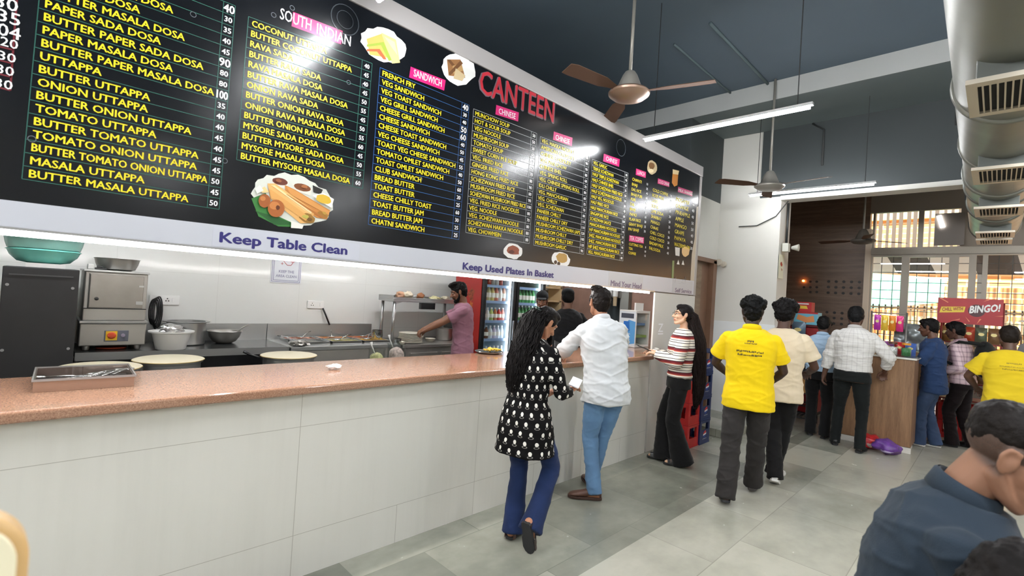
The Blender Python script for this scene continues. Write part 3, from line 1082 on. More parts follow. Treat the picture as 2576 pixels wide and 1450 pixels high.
column('cold_drink_lettering', ((4.717, 2.909), (5.180, 2.920), (5.183, 2.200), (4.714, 2.217)), 0.84, rowz('''COLD COFFEE|30
ROSE MILK|20
LASSI|20
SODA|15
LIME SODA|20
SHARBAT|20
MANGO|25
CHAAS|15
CHILL COCO|30
COLD COCO|30
BADAM MILK|30
FALOODA|40'''), GR_INK, (0, 0.9), lines=False, bold=0.01)
column('juice_lettering', ((5.258, 2.917), (5.759, 2.933), (5.775, 2.314), (5.275, 2.316)), 0.84, rowz('''MOSAMBI|40
ORANGE|40
PINEAPPLE|40
APPLE|50
MANGO|50
GRAPE|40
PAPAYA|40
WATERMELON|30'''), GR_INK, (2, 0.9), lines=False, bold=0.01)
# prices of the column that runs out of the picture on the near side
b = MB()
for tx, (u, v), w_ in (('30', (-0.149, 2.606), 0.06), ('35', (-0.140, 2.556), 0.06), ('104', (-0.158, 2.503), 0.082), ('20', (-0.127, 2.466), 0.046), ('30', (-0.130, 2.412), 0.046), ('30', (-0.132, 2.360), 0.046), ('30', (-0.133, 2.307), 0.046)):
    put_text(b, tx, u, v, u + 1, v + 0.005, 0.046 if w_ > 0.05 else 0.034, width=w_, bold=0.02)
b.build('price_lettering', W_INK, board)
b = MB()
for tx in [((-0.093, 2.654), (-0.092, 2.305)), ((-0.180, 2.309), (-0.092, 2.305)), ((-0.182, 2.356), (-0.091, 2.357)), ((-0.185, 2.407), (-0.092, 2.409)), ((-0.187, 2.456), (-0.092, 2.461))]:
    (x0, z0), (x1, z1) = tx
    d_ = np.array([x1 - x0, z1 - z0])
    q = np.array([-d_[1], d_[0]]) / np.hypot(*d_) * 0.003
    b.add([(x0 - q[0], YB - 0.0014, z0 - q[1]), (x1 - q[0], YB - 0.0014, z1 - q[1]), (x1 + q[0], YB - 0.0014, z1 + q[1]), (x0 + q[0], YB - 0.0014, z0 + q[1])], [(0, 1, 2, 3)])
b.build('table_lines', RD_INK, board)

def flat(name, layers, base=0.0012, **kw):
    """a printed picture: coloured polygons lying on the board plane, later layers on top"""
    b = MB()
    ms = []
    for i, (c, poly) in enumerate(layers):
        m = c if not isinstance(c, tuple) else ink('picture_%d_%d_%d' % c, c, 0.4)
        if m not in ms:
            ms.append(m)
        b.add([(x, YB - base - 0.00035 * i, z) for x, z in poly], [tuple(range(len(poly)))], ms.index(m))
    return b.build(name, ms, board, **kw)

def heading(plates, words, lab=None):
    flat('heading_plate', [(PINK, p) for p in plates])
    b = MB()
    for tx, p0, p1, cap in words:
        put_text(b, tx, p0[0], p0[1], p1[0], p1[1], cap, bold=0.014, off=0.0026)
    b.build('heading_lettering', W_INK, board)
heading([[(0.910, 3.070), (1.184, 3.086), (1.181, 3.007), (0.907, 2.992)]], [('SOUTH', (0.847, 3.005), (1.008, 3.012), 0.058), ('INDIAN', (1.039, 3.010), (1.235, 3.018), 0.058)])
heading([[(1.640, 3.054), (1.916, 3.066), (1.909, 2.993), (1.634, 2.983)]], [('SANDWICH', (1.665, 3.002), (1.884, 3.009), 0.046)])
heading([[(2.386, 3.050), (2.626, 3.068), (2.624, 2.996), (2.384, 2.978)]], [('CHINESE', (2.415, 2.994), (2.592, 3.005), 0.042)])
heading([[(3.051, 3.039), (3.303, 3.055), (3.300, 2.980), (3.047, 2.968)]], [('CHINESE', (3.077, 2.979), (3.265, 2.988), 0.042)])
heading([[(3.786, 3.035), (4.059, 3.049), (4.053, 2.972), (3.781, 2.962)]], [('CHINESE', (3.825, 2.980), (4.016, 2.987), 0.042)])
heading([[(4.368, 3.028), (4.567, 3.036), (4.566, 2.972), (4.367, 2.962)]], [('LUNCH', (4.397, 2.977), (4.540, 2.984), 0.04)])
heading([[(4.825, 3.024), (5.089, 3.035), (5.086, 2.980), (4.823, 2.966)]], [('COLD DRINK', (4.839, 2.978), (5.085, 2.989), 0.035)])
heading([[(5.304, 3.028), (5.678, 3.045), (5.675, 2.986), (5.301, 2.967)]], [('MILK SHAKES', (5.310, 2.978), (5.674, 2.996), 0.034)])
heading([[(4.316, 2.329), (4.607, 2.342), (4.607, 2.278), (4.316, 2.268)]], [('TEA, COFFEE', (4.329, 2.282), (4.589, 2.289), 0.042)])
b = MB()
put_text(b, 'CANTEEN', *(2.207, 3.081), *(3.040, 3.103), 0.175, bold=0.05, off=0.0018)
b.build('canteen_outline', ink('canteen_grey', (112, 96, 104)), board)
b = MB()
put_text(b, 'CANTEEN', *(2.217, 3.088), *(3.034, 3.112), 0.172, bold=0.022, off=0.0028)
b.build('canteen_lettering', ink('canteen_red', (186, 44, 58)), board)
for tx, p0, p1, cap, c in (('Keep Table Clean', (0.645, 1.813), (1.297, 1.818), 0.050, NAVY), ('Keep Used Plates In Basket', (2.167, 1.803), (3.159, 1.812), 0.050, NAVY),
                           ('Mind Your Head', (4.028, 1.794), (4.606, 1.794), 0.055, ink('worn_purple', (118, 104, 128))), ('Self Service', (5.370, 1.797), (5.799, 1.798), 0.048, ink('worn_purple', (118, 104, 128)))):
    b = MB()
    put_text(b, tx, *p0, *p1, cap, off=0.0060, bold=0.085, res=3)
    b.build('fascia_lettering', c, board)
# printed dishes
CRUST, BREAD, CREAM = (196, 140, 70), (222, 176, 104), (236, 226, 206)
flat('food_picture', [((236, 234, 228), [(1.591, 3.100), (1.569, 3.076), (1.545, 3.055), (1.524, 3.030), (1.485, 3.024), (1.452, 3.009), (1.416, 3.008), (1.384, 3.013), (1.353, 3.019), (1.335, 3.037), (1.317, 3.053), (1.294, 3.070), (1.300, 3.095), (1.294, 3.119), (1.319, 3.142), (1.332, 3.167), (1.369, 3.179), (1.394, 3.202), (1.430, 3.214), (1.468, 3.220), (1.506, 3.220), (1.529, 3.200), (1.563, 3.193), (1.591, 3.178), (1.601, 3.153), (1.597, 3.126)]), ((206, 170, 92), [(1.331, 3.102), (1.431, 3.178), (1.544, 3.062), (1.358, 3.018)]), ((228, 200, 130), [(1.420, 3.179), (1.524, 3.179), (1.562, 3.049), (1.508, 3.023)]),
                      ((150, 170, 70), [(1.334, 3.070), (1.442, 3.130), (1.504, 3.042), (1.485, 3.029), (1.425, 3.103), (1.335, 3.056)]), ((196, 96, 60), [(1.336, 3.043), (1.419, 3.077), (1.469, 3.033), (1.448, 3.025), (1.402, 3.055), (1.337, 3.031)]), ((240, 222, 160), [(1.442, 3.164), (1.514, 3.160), (1.542, 3.086), (1.498, 3.118)])])
flat('food_picture', [((226, 226, 222), [(2.139, 3.154), (2.116, 3.128), (2.093, 3.099), (2.056, 3.082), (2.020, 3.064), (1.983, 3.066), (1.950, 3.070), (1.922, 3.081), (1.900, 3.097), (1.887, 3.118), (1.875, 3.141), (1.886, 3.169), (1.887, 3.198), (1.908, 3.226), (1.936, 3.250), (1.971, 3.268), (2.007, 3.292), (2.044, 3.286), (2.080, 3.286), (2.106, 3.272), (2.148, 3.270), (2.157, 3.242), (2.168, 3.215), (2.170, 3.184)]), ((150, 106, 66), [(1.915, 3.207), (2.028, 3.251), (2.080, 3.142), (1.937, 3.106)]), ((112, 76, 46), [(1.915, 3.207), (1.941, 3.217), (2.072, 3.150), (2.045, 3.129)]), ((186, 150, 100), [(1.964, 3.182), (2.037, 3.227), (2.059, 3.185), (1.975, 3.132)]), ((112, 76, 46), [(2.029, 3.246), (2.051, 3.232), (1.950, 3.111), (1.935, 3.122)]), ((198, 178, 140), [(1.992, 3.176), (2.079, 3.158), (2.054, 3.110), (1.978, 3.100)])])
flat('food_picture', [((214, 216, 206), [(1.199, 2.063), (1.174, 2.044), (1.177, 2.020), (1.163, 1.999), (1.132, 1.987), (1.101, 1.977), (1.080, 1.959), (1.047, 1.952), (1.014, 1.949), (0.981, 1.948), (0.949, 1.954), (0.916, 1.953), (0.888, 1.964), (0.857, 1.970), (0.831, 1.983), (0.815, 2.001), (0.793, 2.016), (0.791, 2.037), (0.784, 2.056), (0.768, 2.074), (0.776, 2.094), (0.786, 2.112), (0.785, 2.133), (0.796, 2.152), (0.822, 2.165), (0.837, 2.185), (0.873, 2.187), (0.895, 2.204), (0.924, 2.217), (0.959, 2.211), (0.994, 2.221), (1.028, 2.215), (1.056, 2.201), (1.088, 2.194), (1.109, 2.176), (1.152, 2.171), (1.167, 2.150), (1.182, 2.130), (1.192, 2.108), (1.197, 2.086)]), ((58, 122, 56), [(0.772, 2.050), (0.838, 2.091), (0.887, 1.987), (1.034, 1.941), (0.911, 1.928), (0.811, 1.965)]), ((40, 92, 44), [(0.791, 1.992), (0.888, 1.977), (1.002, 1.950), (0.891, 1.933)]),
                      ((226, 222, 210), [(0.855, 2.179), (0.947, 2.178), (0.942, 2.132), (0.878, 2.132)]), ((110, 56, 42), [(0.943, 2.164), (0.938, 2.155), (0.926, 2.149), (0.910, 2.146), (0.892, 2.146), (0.877, 2.150), (0.867, 2.157), (0.865, 2.165), (0.869, 2.173), (0.881, 2.179), (0.897, 2.183), (0.915, 2.183), (0.930, 2.179), (0.940, 2.172)]), ((226, 222, 210), [(0.964, 2.166), (1.073, 2.163), (1.065, 2.121), (0.990, 2.129)]), ((126, 74, 40), [(1.066, 2.154), (1.060, 2.145), (1.046, 2.139), (1.027, 2.136), (1.006, 2.138), (0.989, 2.142), (0.978, 2.150), (0.975, 2.158), (0.980, 2.167), (0.994, 2.173), (1.013, 2.176), (1.033, 2.175), (1.051, 2.170), (1.063, 2.163)]), ((36, 34, 30), [(1.074, 2.180), (1.133, 2.166), (1.122, 2.137), (1.081, 2.142)]),
                      ((200, 132, 66), [(0.929, 2.151), (0.983, 2.136), (1.182, 2.058), (1.167, 2.005), (1.106, 2.005), (0.932, 2.100)]), ((232, 178, 108), [(0.842, 2.141), (0.881, 2.149), (1.093, 2.038), (1.084, 1.971), (1.022, 1.961), (0.862, 2.066)]), ((246, 206, 142), [(0.858, 2.136), (0.877, 2.140), (1.080, 2.036), (1.073, 2.013)]), ((150, 110, 48), [(1.098, 1.986), (1.093, 1.975), (1.077, 1.969), (1.059, 1.967), (1.040, 1.971), (1.026, 1.980), (1.012, 1.991), (1.014, 2.004), (1.019, 2.016), (1.039, 2.018), (1.054, 2.022), (1.074, 2.019), (1.086, 2.009), (1.100, 1.999)]), ((166, 118, 52), [(1.174, 2.023), (1.164, 2.014), (1.152, 2.009), (1.138, 2.010), (1.124, 2.013), (1.115, 2.023), (1.110, 2.035), (1.121, 2.044), (1.132, 2.053), (1.150, 2.052), (1.162, 2.044), (1.171, 2.034)]),
                      ((214, 150, 82), [(0.937, 2.144), (0.975, 2.134), (1.178, 2.052), (1.175, 2.029), (0.960, 2.106)]), ((176, 110, 52), [(0.932, 2.104), (0.944, 2.103), (1.144, 2.015), (1.131, 2.007)]), ((222, 164, 92), [(0.851, 2.114), (0.863, 2.112), (1.065, 2.003), (1.049, 1.978), (0.862, 2.074)]), ((252, 222, 168), [(0.866, 2.133), (0.874, 2.135), (1.076, 2.031), (1.077, 2.022)]), ((188, 176, 84), [(1.065, 1.996), (1.062, 1.991), (1.051, 1.990), (1.039, 1.992), (1.026, 1.997), (1.030, 2.004), (1.035, 2.008), (1.044, 2.011), (1.058, 2.010), (1.064, 2.003)]), ((108, 76, 36), [(1.083, 1.988), (1.079, 1.984), (1.072, 1.982), (1.062, 1.982), (1.059, 1.988), (1.058, 1.993), (1.060, 1.998), (1.068, 1.999), (1.077, 1.998), (1.083, 1.993)]), ((190, 150, 70), [(1.160, 2.034), (1.156, 2.029), (1.147, 2.028), (1.140, 2.033), (1.136, 2.039), (1.141, 2.045), (1.151, 2.044), (1.159, 2.040)]), ((238, 200, 140), [(0.803, 2.100), (0.828, 2.122), (0.853, 2.098), (0.822, 2.088)]), ((226, 230, 222), [(0.784, 2.100), (0.805, 2.125), (0.825, 2.101), (0.796, 2.079)]), ((150, 90, 56), [(0.910, 2.167), (0.906, 2.160), (0.894, 2.158), (0.881, 2.160), (0.880, 2.167), (0.884, 2.173), (0.896, 2.176), (0.905, 2.172)]), ((170, 106, 60), [(1.045, 2.161), (1.042, 2.154), (1.027, 2.154), (1.011, 2.156), (1.012, 2.163), (1.018, 2.168), (1.030, 2.173), (1.043, 2.168)]), ((160, 90, 44), [(0.861, 2.054), (0.860, 2.041), (0.856, 2.030), (0.849, 2.021), (0.840, 2.015), (0.830, 2.013), (0.820, 2.016), (0.812, 2.022), (0.807, 2.032), (0.804, 2.043), (0.805, 2.055), (0.809, 2.067), (0.816, 2.076), (0.825, 2.082), (0.835, 2.083), (0.845, 2.081), (0.853, 2.075), (0.859, 2.065)]), ((196, 126, 68), [(0.837, 2.062), (0.836, 2.055), (0.832, 2.050), (0.825, 2.047), (0.818, 2.047), (0.813, 2.051), (0.811, 2.057), (0.812, 2.063), (0.817, 2.069), (0.823, 2.071), (0.830, 2.071), (0.835, 2.067)]), ((168, 96, 46), [(0.933, 2.026), (0.932, 2.012), (0.927, 1.998), (0.918, 1.986), (0.907, 1.978), (0.894, 1.974), (0.881, 1.974), (0.869, 1.978), (0.860, 1.987), (0.853, 1.999), (0.850, 2.012), (0.851, 2.027), (0.856, 2.040), (0.865, 2.052), (0.876, 2.060), (0.888, 2.065), (0.901, 2.065), (0.913, 2.060), (0.923, 2.052), (0.930, 2.040)]), ((198, 126, 68), [(0.908, 2.037), (0.906, 2.029), (0.901, 2.021), (0.893, 2.015), (0.884, 2.012), (0.874, 2.012), (0.865, 2.015), (0.860, 2.020), (0.857, 2.028), (0.859, 2.036), (0.864, 2.044), (0.871, 2.050), (0.881, 2.053), (0.891, 2.053), (0.899, 2.050), (0.905, 2.044)]), ((96, 48, 22), [(0.909, 2.026), (0.908, 2.020), (0.904, 2.015), (0.900, 2.012), (0.895, 2.013), (0.891, 2.017), (0.889, 2.023), (0.890, 2.029), (0.893, 2.035), (0.898, 2.037), (0.903, 2.036), (0.907, 2.032)]), ((238, 236, 228), [(1.074, 2.123), (1.135, 2.148), (1.196, 2.124), (1.186, 2.072), (1.134, 2.090)]), ((216, 176, 56), [(1.181, 2.109), (1.177, 2.098), (1.162, 2.090), (1.142, 2.089), (1.123, 2.090), (1.106, 2.096), (1.094, 2.105), (1.097, 2.116), (1.098, 2.127), (1.113, 2.134), (1.132, 2.138), (1.151, 2.136), (1.169, 2.130), (1.176, 2.120)]), ((234, 230, 220), [(0.970, 1.966), (1.038, 1.955), (1.031, 1.932), (0.972, 1.928)])])
flat('food_picture', [((232, 230, 226), [(2.763, 1.978), (2.753, 1.959), (2.727, 1.946), (2.707, 1.928), (2.673, 1.924), (2.642, 1.929), (2.609, 1.929), (2.584, 1.942), (2.559, 1.955), (2.555, 1.975), (2.558, 1.994), (2.573, 2.011), (2.590, 2.027), (2.611, 2.042), (2.643, 2.045), (2.674, 2.045), (2.705, 2.042), (2.729, 2.030), (2.758, 2.019), (2.763, 1.998)]), ((140, 74, 52), [(2.723, 1.987), (2.727, 1.968), (2.691, 1.963), (2.662, 1.960), (2.632, 1.960), (2.604, 1.967), (2.590, 1.982), (2.595, 1.998), (2.603, 2.012), (2.625, 2.021), (2.651, 2.031), (2.683, 2.027), (2.712, 2.019), (2.728, 2.004)]), ((92, 44, 34), [(2.678, 1.982), (2.668, 1.973), (2.655, 1.962), (2.632, 1.964), (2.615, 1.967), (2.613, 1.975), (2.617, 1.983), (2.631, 1.990), (2.651, 1.995), (2.663, 1.988)])])
flat('food_picture', [((234, 232, 228), [(3.374, 1.968), (3.362, 1.945), (3.337, 1.926), (3.296, 1.920), (3.263, 1.904), (3.225, 1.913), (3.190, 1.918), (3.164, 1.931), (3.137, 1.945), (3.125, 1.965), (3.125, 1.986), (3.135, 2.007), (3.156, 2.027), (3.194, 2.034), (3.228, 2.041), (3.264, 2.041), (3.299, 2.036), (3.334, 2.028), (3.349, 2.009), (3.377, 1.991)]), ((178, 140, 76), [(3.336, 1.987), (3.330, 1.968), (3.301, 1.954), (3.265, 1.948), (3.228, 1.952), (3.201, 1.964), (3.191, 1.981), (3.179, 1.998), (3.197, 2.014), (3.218, 2.030), (3.254, 2.030), (3.290, 2.033), (3.324, 2.024), (3.331, 2.005)]), ((70, 50, 36), [(3.199, 1.949), (3.196, 1.939), (3.186, 1.931), (3.173, 1.930), (3.162, 1.936), (3.157, 1.945), (3.160, 1.955), (3.170, 1.962), (3.183, 1.964), (3.194, 1.959)]), ((70, 50, 36), [(3.243, 1.939), (3.240, 1.929), (3.229, 1.922), (3.216, 1.920), (3.205, 1.926), (3.200, 1.935), (3.203, 1.946), (3.213, 1.953), (3.226, 1.954), (3.238, 1.949)])])
flat('food_picture', [((196, 176, 140), [(4.793, 3.135), (4.791, 3.104), (4.767, 3.074), (4.731, 3.053), (4.693, 3.035), (4.653, 3.034), (4.621, 3.045), (4.593, 3.061), (4.585, 3.087), (4.590, 3.115), (4.597, 3.148), (4.631, 3.174), (4.675, 3.188), (4.715, 3.184), (4.752, 3.179), (4.780, 3.161)]), ((122, 86, 52), [(4.741, 3.140), (4.731, 3.122), (4.715, 3.105), (4.688, 3.082), (4.652, 3.085), (4.633, 3.098), (4.616, 3.111), (4.616, 3.133), (4.640, 3.155), (4.678, 3.162), (4.709, 3.164), (4.731, 3.155)]), ((230, 214, 176), [(4.722, 3.084), (4.712, 3.069), (4.684, 3.055), (4.648, 3.047), (4.618, 3.048), (4.606, 3.058), (4.616, 3.072), (4.643, 3.086), (4.679, 3.095), (4.709, 3.094)])])
flat('food_picture', [((214, 140, 60), [(5.149, 3.162), (5.285, 3.174), (5.282, 3.042), (5.207, 3.009), (5.145, 3.042)]), ((238, 212, 160), [(5.145, 3.198), (5.300, 3.214), (5.286, 3.165), (5.151, 3.144)])])
flat('food_picture', [((216, 212, 204), [(5.314, 2.320), (5.434, 2.325), (5.436, 2.226), (5.336, 2.225)]), ((222, 184, 130), [(5.683, 2.301), (5.678, 2.271), (5.636, 2.250), (5.591, 2.232), (5.544, 2.236), (5.512, 2.251), (5.492, 2.271), (5.488, 2.295), (5.489, 2.325), (5.531, 2.345), (5.575, 2.357), (5.618, 2.355), (5.659, 2.349), (5.694, 2.331)]), ((122, 140, 90), [(5.266, 2.157), (5.314, 2.162), (5.320, 1.957), (5.272, 1.954)]), ((226, 222, 214), [(5.412, 2.181), (5.449, 2.127), (5.378, 2.126)]), ((226, 222, 214), [(5.534, 2.187), (5.572, 2.133), (5.500, 2.132)])])
def ringpoly(p, r, w_=0.006, n=22):
    out = [(p[0] + r * cos(2 * pi * i / n), p[1] + r * sin(2 * pi * i / n)) for i in range(n + 1)]
    inn = [(p[0] + (r - w_) * cos(2 * pi * i / n), p[1] + (r - w_) * sin(2 * pi * i / n)) for i in range(n, -1, -1)]
    return out + inn
def ring_mesh(name, rs, m):
    b = MB()
    for p, r, w_ in rs:
        n = 24
        v = [(p[0] + q * cos(2 * pi * i / n), YB - 0.0016, p[1] + q * sin(2 * pi * i / n)) for q in (r, r - w_) for i in range(n)]
        b.add(v, [(i, (i + 1) % n, n + (i + 1) % n, n + i) for i in range(n)])
    b.build(name, m, board)
ring_mesh('rubbed_mark', [(p, 0.013, 0.003) for p in ((0.642, 2.211), (0.816, 3.010), (0.904, 3.088), (1.240, 2.810), (0.471, 2.855), (-0.024, 2.137), (1.334, 2.826), (1.770, 2.365), (1.723, 2.024))], ink('worn', (92, 98, 104)))
ring_mesh('drawn_emblem', [((1.194, 3.155), 0.085, 0.005), ((1.194, 3.155), 0.05, 0.003), ((4.068, 3.165), 0.085, 0.008)], ink('faint_emblem', (62, 68, 74)))
# torn edge at the far end, and a scribble by hand
flat('torn_patch', [((190, 178, 158), [(5.811, 2.883), (5.866, 2.892), (5.906, 1.918), (5.761, 1.919), (5.757, 2.282), (5.808, 2.486)])])
b = MB()
for pts in ([(5.377, 1.980), (5.357, 1.904)], [(5.416, 1.907), (5.464, 1.929), (5.448, 1.900), (5.508, 1.908)], [(5.555, 1.945), (5.517, 1.918), (5.580, 1.913)], [(5.622, 1.997), (5.612, 1.910)], [(5.563, 1.960), (5.668, 1.972)]):
    b.tube([(x, YB - 0.002, z) for x, z in pts], 0.004, 4)
b.build('hand_scribble', ink('scribble', (60, 44, 34)), board)

# ------------------------------------------------------------------ the serving counter
struct_counter = thing('serving_counter', 'long serving counter clad in white tiles with a brown granite top', 'counter', (0, 0, 0))
MB().box((-1.6, 2.69, 0), (4.885, 2.84, 1.03)).build('tiled_front', counter_tiles, struct_counter)
b = MB()
b.prism([(-1.6, 2.635), (4.885, 2.635), (4.885, 2.82), (6.35, 2.82), (6.35, 3.43), (-1.6, 3.43)], 1.032, 1.080)
b.build('granite_top', granite, struct_counter, bevel=0.012, seg=3)
b = MB()
for x in (-1.5, 1.2, 3.0, 4.7, 6.2):
    b.box((x, 3.30, 0), (x + 0.06, 3.40, 1.03))
b.box((-1.5, 2.86, 0.52), (6.2, 3.38, 0.55))
b.build('rear_shelf', mat('cement_shelf', (150, 148, 142), 0.7), struct_counter)
b = MB()
put_text(b, 'Z', 5.03, 1.33, 5.14, 1.33, 0.095, off=0.002, bold=0.03)
b.add([(5.03, YB - 0.0015, 1.30), (5.15, YB - 0.0015, 1.30), (5.15, YB - 0.0015, 1.315), (5.03, YB - 0.0015, 1.315)], [(0, 1, 2, 3)])
b.build('wall_sticker', mat('sticker_shiny_white', (250, 250, 252), 0.2), label='small white letter sticker on the pale end wall behind the striped sweater', cat='sticker')

# ------------------------------------------------------------------ kitchen behind the counter
steel = mat('brushed_steel', (186, 188, 188), 0.30, 0.9, bump=0.015, bscale=60)
steel_pol = mat('polished_steel', (200, 202, 202), 0.14, 1.0, bump=0.03, bscale=9)
steel_old = mat('worn_steel', (170, 168, 163), 0.38, 0.8, var=0.06, vscale=3)
black_gl = mat('black_gloss', (24, 25, 27), 0.25)
black_mt = mat('black_laminate', (34, 34, 36), 0.5, var=0.1)
white_pl = mat('white_plastic', (232, 232, 230), 0.35)
cream = mat('cream_batter', (238, 228, 200), 0.35, var=0.02)
foil = mat('crumpled_foil', (215, 215, 215), 0.25, 0.9)
dark_stone = mat('dark_worktop', (52, 54, 54), 0.25, 0.2, var=0.2, vscale=6)

def table(name, label, x0, x1, y0, y1, z, top, front=None, splash=0.0, shelf=True):
    o = thing(name, label, 'worktable', (x0, y0, 0))
    W, Dp = x1 - x0, y1 - y0
    MB().box((0, 0, z - 0.045), (W, Dp, z)).build('table_top', top, o, bevel=0.006)
    for a in (0.03, W - 0.08):
        for c in (0.03, Dp - 0.08):
            MB().box((a, c, 0), (a + 0.05, c + 0.05, z - 0.045)).build('leg', steel, o)
    if front:
        MB().box((0.02, 0.012, 0.12), (W - 0.02, 0.028, z - 0.05)).build('front_panel', front, o)
    if splash:
        struct('trim_splash', MB().box((x0, y1 - 0.015, z), (x1, y1, z + splash)), steel)
    return o
TA = table('steel_worktable', 'dark topped steel worktable carrying the oven and the cooking pots', 0.30, 2.04, 5.43, 6.19, 0.92, dark_stone, black_gl, 0.19)
MB().box((0, -0.006, 0.855), (1.74, 0.0, 0.925)).build('steel_edge', steel, TA)
TB = table('steel_worktable', 'steel worktable with the sunken food trays along the white kitchen wall', 2.05, 3.42, 5.40, 6.19, 0.92, steel, steel_old, 0.19)
TC = table('steel_worktable', 'steel worktable under the raised shelf beside the cook', 3.43, 4.56, 5.36, 6.19, 0.91, steel_old, steel_old, 0.0)
for k in range(2):
    d = MB().box((0.12 + k * 0.5, -0.004, 0.25), (0.55 + k * 0.5, 0.010, 0.80)).build('cupboard_door', steel_old, TC, bevel=0.003)
    MB().box((0.50 + k * 0.5, -0.02, 0.52), (0.52 + k * 0.5, -0.004, 0.64)).build('door_handle', steel, d)

# tall black cabinet and the wrapped bundle on it
o = thing('black_cabinet', 'tall black laminate cabinet at the near end of the kitchen', 'cabinet', (-0.15, 5.3, 0))
MB().box((0, 0, 0), (0.435, 0.6, 1.62)).build('cabinet_body', black_mt, o, bevel=0.006)
MB().box((0.035, -0.008, 1.555), (0.40, 0.002, 1.565)).build('top_groove', mat('groove_grey', (70, 70, 72), 0.5), o)
b = MB()
for x, z in ((0.03, 1.48), (0.40, 1.47), (0.40, 0.98), (0.03, 0.98)):
    b.lathe([(0.011, 0), (0.011, -0.006), (0, -0.006)], (x, 0, z), 10, axis='y')
b.build('screw_cap', mat('grey_screw', (150, 150, 150), 0.5), o)
MB().box((-0.03, 5.36, 1.622), (0.20, 5.62, 1.655)).build('white_carton', white_pl, label='flat white carton between the black cabinet and the green wrapped basins', cat='carton')
o = thing('wrapped_basins', 'stack of sea green plastic basins in clear wrapping on the black cabinet', 'basin', (0.075, 5.58, 1.657))
teal_pl = mat('sea_green_plastic', (128, 212, 200), 0.25, var=0.12, vscale=6, bump=0.25, bscale=14)
MB().lathe([(0.10, 0), (0.16, 0.012), (0.205, 0.06), (0.222, 0.10), (0.232, 0.103), (0.215, 0.115), (0, 0.115)], n=36).build('lower_basin', teal_pl, o, smooth='auto')
MB().lathe([(0.16, 0.112), (0.222, 0.118), (0.235, 0.16), (0.242, 0.20), (0.252, 0.205), (0.235, 0.215), (0, 0.215)], n=36).build('upper_basin', mat('pale_sea_green_plastic', (156, 214, 206), 0.22, var=0.1, vscale=6, bump=0.25, bscale=14), o, smooth='auto')

# steam oven
o = thing('steam_oven', 'boxy stainless steel steamer with a hinged door on the dark worktable', 'oven', (0.335, 5.55, 0.925))
for x in (0.04, 0.40):
    for y in (0.05, 0.42):
        MB().lathe([(0.02, 0), (0.026, 0.02), (0.026, 0.04), (0, 0.04)], (x, y, 0), 14).build('foot', steel_old, o, smooth='auto')
MB().box((-0.012, 0, 0.04), (0.452, 0.48, 0.235)).build('control_base', steel_old, o, bevel=0.008)
MB().box((-0.018, -0.012, 0.236), (0.458, 0.49, 0.262)).build('rim', steel, o, bevel=0.005)
MB().box((0.0, 0.01, 0.262), (0.44, 0.47, 0.69)).build('oven_body', steel_old, o, bevel=0.008)
MB().box((-0.01, 0, 0.69), (0.45, 0.48, 0.708)).build('top_plate', steel, o, bevel=0.004)
d = MB().box((0.035, -0.004, 0.375), (0.41, 0.012, 0.668)).build('oven_door', mat('door_steel', (150, 146, 140), 0.33, 0.85, var=0.08), o, bevel=0.004)
MB().box((0.0, -0.0, 0.365), (0.44, 0.008, 0.372)).box((0.028, -0.002, 0.372), (0.033, 0.008, 0.672)).build('door_gap', black_gl, o)
MB().lathe([(0.016, 0), (0.014, -0.025), (0, -0.027)], (0.085, -0.004, 0.455), 14, axis='y').build('door_knob', black_gl, d, smooth='auto')
MB().box((0.36, -0.012, 0.41), (0.41, -0.003, 0.44)).build('door_latch', steel, d)
MB().box((0.375, -0.012, 0.57), (0.41, -0.003, 0.585)).build('door_hinge', steel, d)
p = MB().box((0.155, -0.006, 0.078), (0.325, 0.002, 0.175)).build('switch_panel', mat('panel_blue_grey', (92, 96, 108), 0.4), o, bevel=0.002)
MB().box((0.165, -0.010, 0.088), (0.245, -0.005, 0.17)).build('yellow_plate', mat('switch_yellow', (232, 190, 40), 0.4), p)
b = MB().lathe([(0.03, 0), (0.03, -0.012), (0.022, -0.02), (0, -0.02)], (0.205, -0.010, 0.132), 18, axis='y')
b.box((0.175, -0.038, 0.122), (0.235, -0.02, 0.142))
b.build('rotary_switch', mat('switch_orange', (206, 76, 36), 0.4), p, smooth='auto')
MB().lathe([(0.016, 0), (0.015, -0.012), (0, -0.013)], (0.285, -0.006, 0.132), 14, axis='y').build('indicator', mat('pale_violet', (150, 140, 160), 0.3), p, smooth='auto')
MB().lathe([(0.11, 0.0), (0.115, 0.012), (0, 0.012)], (0.56, 5.72, 0.925), 28).build('orange_plate', mat('terracotta_plate', (150, 66, 44), 0.4), smooth='auto', label='flat terracotta plate on the worktable under the steamer', cat='plate')
b = MB().lathe([(0.10, 0.0), (0.135, 0.012), (0.155, 0.06), (0.165, 0.105), (0.172, 0.108), (0.168, 0.111), (0.158, 0.105), (0.148, 0.06), (0.12, 0.018), (0, 0.014)], (0.565, 5.76, 1.634), 40)
b.build('steel_bowl', steel_old, smooth='auto', label='wide steel bowl standing on top of the steamer', cat='bowl')
b = MB().box((0.30 + 0.05, 5.58, 1.634), (0.39, 5.66, 1.68), 0)
b.build('white_tumbler', white_pl, label='small white box on the near front corner of the steamer top', cat='box', bevel=0.006)
o = MB().box((0.40, 5.57, 1.634), (0.48, 5.66, 1.652), 0).box((0.41, 5.58, 1.652), (0.45, 5.62, 1.668), 0).build('black_regulator', black_gl, label='small black valve lying on the steamer beside the white box', cat='valve', bevel=0.003)

